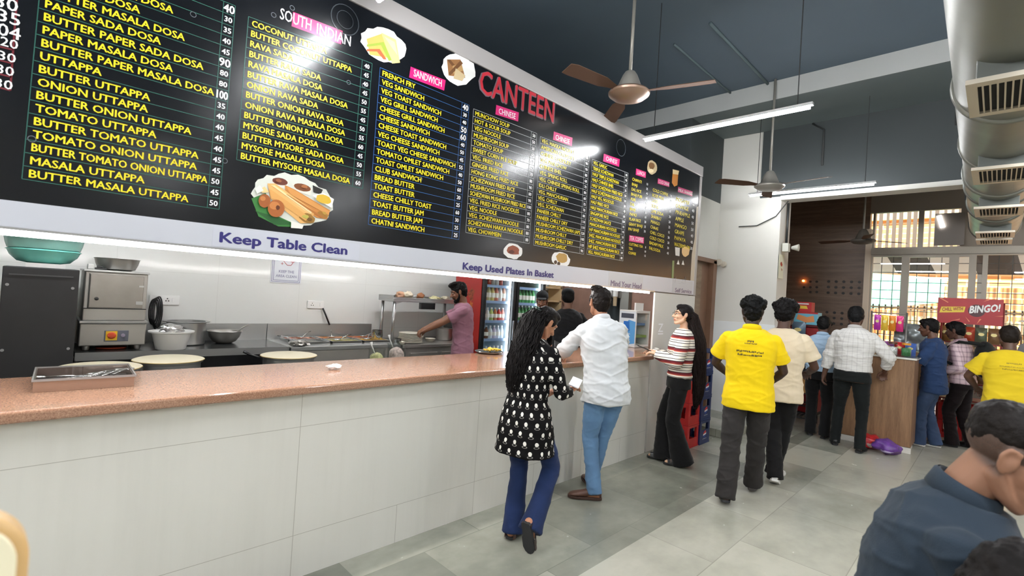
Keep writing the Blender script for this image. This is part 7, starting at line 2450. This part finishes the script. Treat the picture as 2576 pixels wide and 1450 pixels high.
# ---- cook
pinkt = cloth('dusty_pink_tshirt', (146, 104, 120), var=0.05, sheen=0.1)
ck = Person('person', 'bearded cook in a dusty pink T-shirt working with both hands in the kitchen', (4.02, 4.88), 146, 1.76, (126, 84, 62), lean=4, hyaw=-4, hpitch=20, voxel=0.006,
            feet={1: (0.1, 0, 0.088, 8, 0), -1: (-0.1, 0.04, 0.088, -8, 0)}, hands={-1: (-0.02, 0.52, 1.09), 1: (0.10, 0.50, 1.12)}, elbows={-1: (-0.5, -0.6, -0.9), 1: (0.6, -0.5, -0.9)}, grip=(0.6, 0.55), girth=0.98)
ck.body()
ck.shirt('tshirt', pinkt, hem=0.82, sleeve='short', loose=0.024, flare=0.012, seed=91, amp=0.008, sleeve_w=1.05, vox=0.0075)
ck.trousers(cloth('charcoal_trousers', (52, 52, 56)), seed=92)
ck.shoe(1, shoe_blk, sole_dk)
ck.shoe(-1, shoe_blk, sole_dk)
hk_ = hairm((20, 18, 18))
ck.hair(hk_, 'quiff', 1.04, 55, 0.0045, 0.005, 40)
ck.beard(hk_, 1.15)
ck.brows(hk_)

# ---- two men in black behind the till
blk_t = cloth('black_tshirt', (30, 32, 36), sheen=0.1)
c2 = Person('person', 'man in a black T-shirt behind the counter leaning away from the white shirt', (5.12, 4.05), 60, 1.76, (112, 78, 60), lean=4, hyaw=10, hpitch=6, voxel=0.0075,
            feet={1: (0.1, 0, 0.088, 8, 0), -1: (-0.1, 0.04, 0.088, -8, 0)}, hands={-1: (-0.36, 0.10, 0.92), 1: (0.25, 0.30, 1.05)}, elbows={-1: (-1, -0.4, 0), 1: (1, -0.6, 0)}, girth=1.08)
c2.body()
c2.shirt('tshirt', blk_t, hem=0.84, sleeve='short', loose=0.022, seed=95, amp=0.007, sleeve_w=1.1)
c2.trousers(blk_cloth, seed=96)
c2.shoe(1, shoe_blk, sole_dk)
c2.shoe(-1, shoe_blk, sole_dk)
c2.hair(hairm((22, 21, 22)), 'fade', 1.05, 57, 0.003, 0.007, 36)
mb = MB()
mb.ell(c2.hp(0, -.012, .066), (.088, .106, .074), c2.HR, 24, 14)
mb.ell(c2.hp(0, .10, .058), (.068, .070, .010), c2.HR, 20, 10)
finish(mb, 'cap', blk_t, 0.007, 1, c2.root)
c3 = Person('person', 'man in a black cap facing us from behind the till by the green fridge', (5.22, 4.62), 225, 1.70, (150, 104, 80), lean=2, hyaw=6, hpitch=14, voxel=0.006,
            feet={1: (0.1, 0, 0.088, 8, 0), -1: (-0.1, 0.04, 0.088, -8, 0)}, hands={-1: (-0.2, 0.3, 1.02), 1: (0.2, 0.3, 1.02)})
c3.body()
c3.shirt('tshirt', blk_t, hem=0.84, sleeve='short', loose=0.022, seed=97, amp=0.006)
MB().ell(c3.neck - c3.up2 * 0.19 + c3.sf * 0.145 + c3.sr * 0.05, (.026, .026, .026), None, 14, 10).build('chest_badge', mat('badge_white', (214, 214, 216), 0.4), c3.root, smooth=True)
c3.trousers(blk_cloth, seed=98)
c3.shoe(1, shoe_blk, sole_dk)
c3.shoe(-1, shoe_blk, sole_dk)
c3.hair(hairm((22, 21, 22)), 'fade', 1.02, 59, 0.003, 0.007, 36)
c3.brows(hairm((22, 21, 22)))
c3.beard(hairm((22, 21, 22)), 0.6)
mb = MB()
mb.ell(c3.hp(0, -.010, .070), (.088, .106, .082), c3.HR, 24, 14)
mb.ell(c3.hp(0, .11, .058), (.068, .070, .010), c3.HR, 20, 10)
finish(mb, 'cap', blk_t, 0.007, 1, c3.root)

# ---- foreground: man bent over his food, and the dark head in front of him
slate = cloth('slate_blue_polo', (56, 71, 86), var=0.05, sheen=0.05, bump=0.15, bscale=300)
m12 = Person('person', 'man in a slate blue polo shirt bent over his meal in the right foreground', (1.52, -0.10, 0), -84, 1.70, (150, 108, 84), lean=1, bow=14, hyaw=6, hpitch=26, shaved=True, voxel=0.0045, hip=(0.0, -0.10), head_at=(1.710, -0.037, 1.335),
             feet={-1: (-0.13, 0.26, 0.088, -8, 0), 1: (0.13, 0.22, 0.088, 8, 0)}, hands={-1: ('h', -0.07, 0.20, -0.26), 1: ('h', 0.05, 0.20, -0.24)}, elbows={-1: (-0.7, 0.2, -1.0), 1: (0.5, 0.1, -1.0)}, girth=1.02, grip=(0.7, 0.7), handdir={-1: (0.05, -0.3, 0.8), 1: (-0.1, -0.3, 0.8)})
m12.body()
m12.shirt('polo_shirt', slate, hem=0.82, sleeve='short', loose=0.030, seed=101, amp=0.010, sleeve_w=1.15, vox=0.006)
m12.collar(slate, 0.045)
m12.trousers(gry, seed=102)
m12.shoe(1, shoe_blk, sole_dk)
m12.shoe(-1, shoe_blk, sole_dk)
m12.hair(hairm((34, 29, 27)), 'crop', 1.02, 61, 0.0022, 0.0045, 60)
m12.brows(hairm((30, 26, 25)))

m14 = Person('person', 'seated person of whom only the dark head shows at the bottom right corner', (1.3, -0.1, 0), -60, 1.66, (120, 84, 64), lean=24, bow=16, hpitch=34, voxel=0.006, hipz=0.53, head_at=(1.412, -0.059, 1.090),
             feet={-1: (-0.12, 0.42, 0.088, -6, 0), 1: (0.12, 0.42, 0.088, 6, 0)}, hands={-1: (-0.10, 0.55, 0.72), 1: (0.10, 0.55, 0.72)})
m14.body()
m14.shirt('shirt', cloth('charcoal', (58, 56, 60)), hem=0.84, sleeve='short', seed=111)
m14.trousers(blk_cloth, seed=112)
m14.shoe(1, shoe_blk, sole_dk)
m14.shoe(-1, shoe_blk, sole_dk)
m14.hair(hairm((26, 22, 21)), 'short', 1.08, 63, 0.006, 0.006, 40)
bx, by = m12.root.location[0] + m12.pel[0], m12.root.location[1] + m12.pel[1]
st = thing('bar_stool', 'steel bar stool under the man in the slate blue polo shirt', 'stool', (bx, by, 0))
hz = max(0.2, m12.pel[2] - 0.13)
MB().lathe([(0.10, hz - 0.03), (0.16, hz - 0.02), (0.165, hz), (0, hz + 0.005)], n=28).build('seat', mat('stool_black', (30, 30, 32), 0.5), st, smooth='auto')
for a in range(4):
    MB().tube([(0.20 * cos(a * pi / 2 + .78), 0.20 * sin(a * pi / 2 + .78), 0), (0.11 * cos(a * pi / 2 + .78), 0.11 * sin(a * pi / 2 + .78), hz - 0.02)], 0.012, 8).build('leg', steel, st, smooth=True)
sx, sy = m14.root.location[0] + m14.pel[0], m14.root.location[1] + m14.pel[1]
st = thing('plastic_stool', 'low plastic stool under the seated person in the right foreground', 'stool', (sx, sy, 0))
MB().cbox((0, 0, 0.395), (0.34, 0.34, 0.03)).build('seat', mat('stool_red', (150, 44, 40), 0.45), st, bevel=0.012)
for x in (-0.13, 0.13):
    for y in (-0.13, 0.13):
        MB().tube([(x * 1.15, y * 1.15, 0), (x, y, 0.38)], [0.022, 0.018], 8).build('leg', mat('stool_red', (150, 44, 40), 0.45), st, smooth=True)

# ------------------------------------------------------------------ bottle crates by the end wall
def crate(name, x, y, z, w_, d_, h, m, label, logo, group):
    """open sided plastic bottle crate; (x, y) is its near left corner, the front looks to -Y"""
    o = thing(name, label, 'crate', (x, y, z), group=group)
    b = MB()
    t = 0.014
    def wall(lo, hi, ax_):
        # a wall with two upright slots
        (x0, y0), (x1, y1) = lo, hi
        b.box((x0, y0, 0.0), (x1, y1, h * 0.30)).box((x0, y0, h * 0.80), (x1, y1, h))
        L = (x1 - x0) if ax_ == 'x' else (y1 - y0)
        for f0, f1 in ((0.0, 0.14), (0.43, 0.57), (0.86, 1.0)):
            if ax_ == 'x':
                b.box((x0 + L * f0, y0, h * 0.30), (x0 + L * f1, y1, h * 0.80))
            else:
                b.box((x0, y0 + L * f0, h * 0.30), (x1, y0 + L * f1, h * 0.80))
    wall((0, t), (t, d_ - t), 'y')
    wall((w_ - t, t), (w_, d_ - t), 'y')
    wall((0, d_ - t), (w_, d_), 'x')
    # front wall with one wide window and a plate for the emblem
    b.box((0, 0, 0), (w_, t, h * 0.16)).box((0, 0, h * 0.88), (w_, t, h)).box((0, 0, h * 0.16), (w_ * 0.16, t, h * 0.88)).box((w_ * 0.84, 0, h * 0.16), (w_, t, h * 0.88))
    b.box((w_ * 0.16, 0, h * 0.16), (w_ * 0.84, t, h * (0.58 if logo else 0.40)))
    b.box((-0.004, -0.004, h * 0.93), (w_ + 0.004, 0.0, h)).box((-0.004, -0.004, 0.0), (w_ + 0.004, 0.0, h * 0.06))
    b.box((t, t, 0.0), (w_ - t, d_ - t, 0.012))
    b.build('crate_body', m, o)
    if logo:
        c0, zc, r = w_ * 0.5, h * 0.40, h * 0.15
        e = MB()
        for k in range(3):
            v = []
            n = 12
            lo_, hi_ = (-1.0, -0.22, 0.22, 1.0)[k], (-1.0, -0.22, 0.22, 1.0)[k + 1]
            top = [(sqrt(max(0, 1 - q * q)), q) for q in np.linspace(lo_, hi_, n)]
            poly = [(a, q) for a, q in top] + [(-a, q) for a, q in reversed(top)]
            wav = [(a, q + 0.18 * sin(a * 2.2) * (1 if abs(q) < 0.98 else 0)) for a, q in poly]
            e.add([(c0 + a * r, -0.0012, zc + q * r) for a, q in wav], [tuple(range(len(wav)))], k)
        e.build('emblem', [mat('emblem_blue', (40, 70, 150), 0.4), mat('emblem_white', (236, 236, 236), 0.4), mat('emblem_red', (200, 44, 52), 0.4)], o)
        v, f = text_mesh('pepsi')
        v = v - v.min(0)
        v = v / v.max(0)
        MB().add([(c0 + (p[0] - 0.5) * w_ * 0.36, -0.0014, h * 0.185 + p[1] * h * 0.055) for p in v], f).build('crate_lettering', mat('emblem_white', (236, 236, 236), 0.4), o)
    return o
red_cr = mat('red_crate_plastic', (196, 42, 42), 0.42, var=0.08, vscale=8)
blue_cr = mat('navy_crate_plastic', (36, 52, 96), 0.42, var=0.1, vscale=8)
lvl = ['lowest', 'second', 'third', 'topmost']
for i in range(3):
    crate('bottle_crate', 5.42, 2.455, 0.002 + i * 0.262, 0.285, 0.225, 0.258, red_cr, 'red bottle crate, %s of the three red ones beside the long haired woman' % ('lowest', 'middle', 'topmost')[i], False, 'red bottle crates')
crate('bottle_crate', 5.42, 2.455, 0.002 + 3 * 0.262, 0.285, 0.225, 0.27, blue_cr, 'navy bottle crate standing on the red crates', True, 'navy bottle crates')
for i in range(4):
    crate('bottle_crate', 5.715, 2.440, 0.002 + i * 0.284, 0.27, 0.24, 0.28, blue_cr, 'navy bottle crate, %s of the navy stack nearest the door' % lvl[i], True, 'navy bottle crates')

# ------------------------------------------------------------------ kiosk
o = thing('kiosk_desk', 'walnut veneered kiosk desk with a white plinth and a glass top', 'desk', (7.75, 0.70, 0))
MB().box((0.02, 0.02, 0), (0.42, 0.74, 0.075)).box((-0.006, -0.004, 0.0), (0.02, 0.74, 0.07)).build('plinth', mat('white_laminate', (226, 222, 214), 0.4), o)
MB().box((0, 0, 0.075), (0.44, 0.76, 1.15)).build('desk_body', wood_desk, o, bevel=0.004)
MB().box((-0.02, -0.02, 1.15), (0.46, 0.78, 1.172)).build('desk_top', mat('white_laminate', (226, 222, 214), 0.4), o, bevel=0.003)
MB().box((-0.03, -0.03, 1.173), (0.47, 0.79, 1.182)).build('glass_sheet', clear, o)
o = thing('display_case', 'clear acrylic display case with creased film behind the kiosk desk', 'display case', (8.80, 0.64, 0))
MB().box((0, 0, 0), (0.40, 0.42, 1.20)).build('case_stand', wood_desk, o)
b = MB()
b.box((0, 0, 1.20), (0.006, 0.42, 1.60)).box((0.39, 0, 1.20), (0.396, 0.42, 1.60)).box((0.006, 0, 1.20), (0.39, 0.006, 1.60)).box((0.006, 0.414, 1.20), (0.39, 0.42, 1.60)).box((0, 0, 1.60), (0.396, 0.42, 1.606))
b.build('case_glass', clear, o)
v, f = [], []
n = 18
for i in range(n):
    for j in range(n):
        v.append((0.02, 0.01 + 0.40 * i / (n - 1), 1.21 + 0.38 * j / (n - 1)))
v = np.array(v)
v[:, 0] += 0.03 + 0.025 * vnoise(v * 13, 2) + 0.012 * vnoise(v * 31, 4)
f = [(i * n + j, (i + 1) * n + j, (i + 1) * n + j + 1, i * n + j + 1) for i in range(n - 1) for j in range(n - 1)]
MB().add(v, f).build('plastic_film', mat('silver_film', (176, 178, 180), 0.2, 0.5), o, smooth=True)

cols = [((190, 40, 40), 'red'), ((60, 120, 70), 'green'), ((214, 150, 50), 'orange'), ((70, 100, 170), 'blue'), ((226, 220, 210), 'white'), ((120, 60, 120), 'purple'), ((214, 190, 70), 'yellow'), ((90, 60, 44), 'brown')]
def packet(x, y, z, w_, h, c, label, rz=0.0, tilt=0.0, group=None, dep=0.035):
    """pillow shaped snack bag with crimped ends and a pale emblem band"""
    o = thing('snack_packet', label, 'snack packet', (x, y, z), rz, group)
    n, m_ = 9, 12
    v, f = [], []
    for sgn in (1, -1):
        for i in range(n):
            for j in range(m_):
                a, q = i / (n - 1), j / (m_ - 1)
                bul = (sin(pi * a) ** 0.6) * (sin(pi * min(1, max(0, (q - 0.08) / 0.84))) ** 0.5 if 0.08 < q < 0.92 else 0)
                zz = q * h
                v.append((sgn * bul * dep + tilt * zz, (a - 0.5) * w_ * (1 - 0.10 * bul), zz))
    off = n * m_
    for i in range(n - 1):
        for j in range(m_ - 1):
            k = i * m_ + j
            f.append((k, k + m_, k + m_ + 1, k + 1))
            f.append((off + k, off + k + 1, off + k + m_ + 1, off + k + m_))
    mb = MB().add(v, f)
    mb.build('bag', mat('packet_foil_%d_%d_%d' % c, c, 0.28, 0.15, bump=0.3, bscale=30), o, smooth=True)
    pr = [k for k in range(len(v)) if False]
    poly = [(-dep * 1.02 + tilt * h * .5, w_ * 0.26 * cos(t), h * 0.58 + h * 0.10 * sin(t)) for t in np.linspace(0, 2 * pi, 14, endpoint=False)]
    MB().add(poly, [tuple(range(14))]).build('printed_emblem', mat('packet_emblem', (240, 224, 150), 0.4), o)
    return o
# jars and packets on the desk
pos = 0
r2 = random.Random(4)
spot = ['at its near left corner', 'near its left edge', 'in the middle of its front row', 'near its right edge', 'at its near right corner']
for i in range(5):
    c, nm = cols[(i * 3 + 1) % 8]
    x, y = 7.86, 0.80 + i * 0.135
    o = thing('sweet_jar', 'plastic jar of %s sweets in the front row on the kiosk desk' % nm, 'jar', (x, y, 1.184))
    MB().lathe([(0.045, 0), (0.055, 0.01), (0.055, 0.11), (0.042, 0.13), (0.042, 0.14), (0, 0.14)], n=20).build('jar_wall', clear, o, smooth='auto')
    MB().lathe([(0.048, 0.003), (0.048, 0.10), (0, 0.108)], n=18).build('sweets', mat('sweets_' + nm, c, 0.4, var=0.5, vscale=60), o, smooth=True)
    MB().lathe([(0.046, 0.141), (0.046, 0.165), (0, 0.165)], n=18).build('jar_lid', mat('lid_%s' % nm, cols[(i * 5 + 2) % 8][0], 0.4), o, smooth='auto')
for i in range(6):
    c, nm = cols[(i * 5 + 3) % 8]
    packet(8.06 + 0.035 * (i % 2), 0.78 + i * 0.115, 1.184, 0.11, 0.16, c, '%s snack packet standing in the back row on the kiosk desk' % nm, tilt=0.2)
MB().lathe([(0.035, 0), (0.05, 0.12), (0.053, 0.122), (0.048, 0.122), (0.033, 0.006), (0, 0.006)], (8.0, 1.36, 1.184), 22).build('yellow_cup', mat('neon_yellow', (220, 226, 40), 0.4), smooth='auto', label='bright yellow cup on the kiosk desk beside the checked shirt', cat='cup')
# hanging strips of bright packets
rk = thing('hanging_rail', 'thin rail with strips of bright packets hanging behind the checked shirt', 'rail', (8.7, (8.700, 1.098, 1.570)[1] - 0.2, 0))
MB().tube([(0, 0, 0), (0, 0, 1.74)], 0.012, 8).tube([(0, 0.4, 0), (0, 0.4, 1.74)], 0.012, 8).tube([(0, 0, 1.72), (0, 0.4, 1.72)], 0.008, 8).build('rail_frame', steel_old, rk, smooth=True)
for i in range(4):
    c, nm = [((226, 60, 130), 'hot pink'), ((230, 140, 40), 'orange'), ((240, 200, 70), 'golden'), ((190, 60, 170), 'magenta'), ((206, 210, 214), 'silver'), ((230, 90, 60), 'coral'), ((120, 180, 220), 'sky blue')][i]
    packet(8.68, (8.700, 1.098, 1.570)[1] - 0.13 + i * 0.085, 1.47, 0.08, 0.22, c, '%s packet strip hanging from the rail behind the checked shirt' % nm, dep=0.02)
# red drinks chest with boxes on top
o = thing('red_drinks_chest', 'red drinks chest against the wood cladding behind the light blue shirt', 'chest', (8.85, 1.98, 0))
MB().box((0, 0, 0.06), (0.6, 0.62, 1.42)).build('chest_body', mat('chest_red', (150, 30, 34), 0.35, var=0.1), o, bevel=0.02)
MB().box((-0.01, -0.01, 1.42), (0.61, 0.63, 1.46)).build('chest_lid', mat('chest_dark_red', (96, 24, 28), 0.35), o, bevel=0.01)
MB().box((0.03, 0.03, 0), (0.57, 0.59, 0.06)).build('chest_base', black_mt, o)
o = thing('blue_snack_carton', 'pale blue snack carton with a red edge standing on the red drinks chest', 'carton', (8.90, 2.02, 1.462))
MB().box((0, 0, 0), (0.25, 0.34, 0.20)).build('carton_body', mat('carton_sky', (110, 186, 208), 0.45), o, bevel=0.004)
b = MB()
b.add([(-0.002, 0.04, 0.05), (-0.002, 0.16, 0.03), (-0.002, 0.30, 0.08), (-0.002, 0.28, 0.16), (-0.002, 0.15, 0.12), (-0.002, 0.06, 0.15)], [tuple(range(6))], 0)
b.box((-0.003, 0.0, 0.175), (0.0, 0.34, 0.2), 1)
b.build('carton_print', [mat('carton_orange', (226, 150, 90), 0.5), mat('carton_red', (190, 40, 44), 0.5)], o)
o = thing('red_snack_carton', 'red and yellow snack carton standing on the pale blue carton', 'carton', (8.92, 2.12, 1.664))
MB().box((0, 0, 0), (0.2, 0.26, 0.16)).build('carton_body', mat('carton_red', (190, 40, 44), 0.5), o, bevel=0.004)
b = MB()
b.add([(-0.002, 0.05, 0.05), (-0.002, 0.21, 0.05), (-0.002, 0.19, 0.10), (-0.002, 0.07, 0.10)], [(0, 1, 2, 3)], 0)
b.add([(-0.002, 0.04, 0.12), (-0.002, 0.23, 0.12), (-0.002, 0.23, 0.14), (-0.002, 0.04, 0.14)], [(0, 1, 2, 3)], 1)
b.build('carton_print', [mat('carton_yellow', (236, 200, 70), 0.5), mat('emblem_white', (236, 236, 236), 0.4)], o)
packet(8.78, 2.25, 1.20, 0.20, 0.30, (96, 118, 136), 'large grey blue snack packet hanging on the red drinks chest', dep=0.05)
# carton on a wire trolley
o = thing('wire_trolley', 'low black wire trolley between the cream shirt and the light blue shirt', 'trolley', (8.15, 1.90, 0))
for z in (0.10, 0.28, 0.46):
    b = MB()
    for k in range(7):
        b.tube([(0, 0.055 * k, z), (0.36, 0.055 * k, z)], 0.005, 6)
    b.tube([(0, 0, z), (0.36, 0, z), (0.36, 0.33, z), (0, 0.33, z), (0, 0, z)], 0.007, 6)
    b.build('wire_shelf', mat('wire_dark', (60, 60, 62), 0.35, 0.7), o, smooth=True)
for x in (0, 0.36):
    for y in (0, 0.33):
        MB().tube([(x, y, 0.0), (x, y, 0.50)], 0.009, 8).build('post', mat('wire_dark', (60, 60, 62), 0.35, 0.7), o, smooth=True)
o = thing('cardboard_box', 'brown cardboard box on the wire trolley behind the cream shirt', 'box', (8.16, 1.91, 0.47))
MB().box((0, 0, 0), (0.34, 0.31, 0.30)).build('box_body', mat('cardboard', (186, 138, 78), 0.8, var=0.08), o)
MB().box((0, 0.14, 0.301), (0.34, 0.17, 0.304)).build('box_tape', mat('parcel_tape', (206, 170, 110), 0.3), o)
# bags of packets lying on the floor
for i, (u, c, nm) in enumerate([((7.516, 1.059), (206, 40, 48), 'red'), ((7.374, 0.874), (110, 66, 150), 'purple')]):
    o = thing('bag_of_packets', 'clear bag of %s snack packets lying on the floor against the desk plinth' % nm, 'bag', (u[0] + 0.07, u[1] + 0.02, 0.0))
    v, f = crumple(0.13, 3, 90 + i, 0.62, 0.3)
    v[:, 2] -= v[:, 2].min()
    MB().add(v, f).build('bag_contents', mat('bag_' + nm, c, 0.35, var=0.35, vscale=22), o, smooth=True)
    v, f = crumple(0.06, 2, 96 + i, 0.6, 0.4)
    v[:, 2] -= v[:, 2].min()
    MB().add(v + np.array([-0.07, -0.02, 0.03]), f).build('printed_label', mat('bag_label_' + nm, (226, 200, 190) if i == 0 else (190, 176, 214), 0.4), o, smooth=True)

# snack rack with the banner
o = thing('snack_rack', 'open snack rack under the red banner', 'rack', (9.30, -0.05, 0))
rack_m = mat('rack_red', (120, 32, 30), 0.45)
for y in (0, 0.62):
    for x in (0.0, 0.40):
        MB().tube([(x, y, 0), (x, y, 1.95)], 0.014, 8).build('post', rack_m, o, smooth=True)
for z in (0.56, 0.80, 1.08, 1.36):
    MB().box((-0.01, -0.01, z), (0.41, 0.63, z + 0.018)).build('rack_shelf', rack_m, o)
for r_, z in enumerate((0.82, 1.10, 1.378)):
    for i in range(5):
        c, nm = [((150, 110, 64), 'tan'), ((176, 70, 44), 'rust'), ((120, 90, 60), 'brown'), ((206, 190, 150), 'beige'), ((90, 100, 80), 'olive')][(i * 2 + r_) % 5]
        packet(9.36, 0.03 + i * 0.125, z, 0.12, 0.22, c, '%s snack packet on the %s shelf of the snack rack' % (nm, ('lower', 'middle', 'upper')[r_]), tilt=0.1)
o = thing('snack_banner', 'red banner reading CHILL WITH BINGO above the snack rack', 'banner', (9.275, (9.275, -0.047, 1.635)[1], (9.275, -0.047, 1.635)[2]))
W, Hh = (9.275, 0.617, 1.946)[1] - (9.275, -0.047, 1.635)[1], (9.275, 0.280, 1.964)[2] - (9.275, 0.267, 1.606)[2]
MB().box((-0.004, 0, 0), (0.004, W, Hh)).build('banner_sheet', mat('banner_red', (168, 26, 34), 0.4, var=0.12, vscale=3), o)
tx_ = lambda a, q, off=0.005: (-off, W - a * W, q * Hh)
b = MB()
for poly in ([(0.02, 0.98), (0.16, 0.80), (0.17, 0.83), (0.04, 1.0)], [(0.70, 0.90), (0.80, 0.98), (0.78, 1.0)], [(0.2, 0.08), (0.36, 0.20), (0.36, 0.16)], [(0.62, 0.02), (0.66, 0.24), (0.69, 0.23)], [(0.88, 0.36), (1.0, 0.40), (1.0, 0.37)], [(0.44, 0.30), (0.50, 0.10), (0.52, 0.11)]):
    b.add([tx_(a, q) for a, q in poly], [tuple(range(len(poly)))])
b.build('light_streaks', mat('banner_streak', (226, 130, 90), 0.4), o)
MB().add([tx_(a, q, 0.006) for a, q in [(0.03, 0.40), (0.42, 0.46), (0.44, 0.68), (0.06, 0.64)]], [(0, 1, 2, 3)]).build('yellow_plate', mat('banner_yellow', (236, 206, 60), 0.4), o)
n_e = 26
MB().add([tx_(0.61 + 0.13 * cos(t), 0.54 + 0.24 * sin(t), 0.0055) for t in np.linspace(0, 2 * pi, n_e, endpoint=False)], [tuple(range(n_e))]).build('dark_swirl', mat('banner_dark', (70, 20, 26), 0.4), o)
def banner_text(nm, word, a0, a1, q0, q1, cap, m, off, slant=0.0, bold=0.03):
    b = MB()
    v, f = text_mesh(word, 0.0, 2)
    v = v - np.array([v[:, 0].min(), 0])
    L = v[:, 0].max()
    for dx, dy in ((-bold, 0), (bold, 0), (0, bold), (0, -bold)):
        b.add([tx_(a0 + (p[0] + dx + slant * p[1]) / L * (a1 - a0), q0 + (q1 - q0) * p[0] / L + (p[1] + dy) / 0.7 * cap, off + dx * 0.004 + dy * 0.002) for p in v], f)
    b.build(nm, m, o)
banner_text('slogan', 'CHILL WITH', 0.075, 0.40, 0.47, 0.53, 0.13, mat('slogan_red', (150, 24, 30), 0.4), 0.0075)
banner_text('brand_lettering', 'BINGO!', 0.505, 0.945, 0.44, 0.56, 0.27, mat('brand_white', (240, 238, 234), 0.35), 0.0085, 0.12, 0.04)
# red crates and bottles under the rack
for i in range(2):
    for j in range(2):
        crate('bottle_crate', 9.34, 0.0 + i * 0.30, 0.002 + j * 0.25, 0.30, 0.26, 0.245, red_cr, '%s red crate under the snack rack, %s' % (('lower', 'upper')[j], ('right stack', 'left stack')[i]), False, 'red crates under the snack rack')
# ------------------------------------------------------------------ rounded post close to the lens, bottom left
pc = (-0.041, 0.685, 1.350)
o = thing('rounded_sign_post', 'blurred tan rim and cream face of a rounded sign post at the bottom left corner', 'post', (pc[0], pc[1], 0))
dirc = unit(V(0 - pc[0], 0 - pc[1], 0))
sidec = V(-dirc[1], dirc[0], 0)
def arch(r, h0, h1, name, m, zc=1.357, z1=1.0, bev=0.006):
    prof = [(r * cos(t), zc + r * sin(t)) for t in np.linspace(0, pi, 24)] + [(-r, z1), (r, z1)]
    MB().prism(prof, h0, h1, to=lambda x, z, h: tuple(sidec * x + dirc * h + V(0, 0, z))).build(name, m, o, smooth='auto', bevel=bev, seg=3)
arch(0.055, -0.018, 0.018, 'tan_rim', mat('tan_lacquer', (210, 172, 116), 0.4))
arch(0.046, -0.021, 0.021, 'cream_face', mat('cream_face', (240, 232, 200), 0.45), z1=1.03, bev=0.002)
MB().tube([(0, 0, 0), (0, 0, 1.01)], 0.02, 14).lathe([(0.14, 0), (0.14, 0.015), (0.03, 0.03), (0, 0.03)], n=28).build('pole', steel_old, o, smooth='auto')
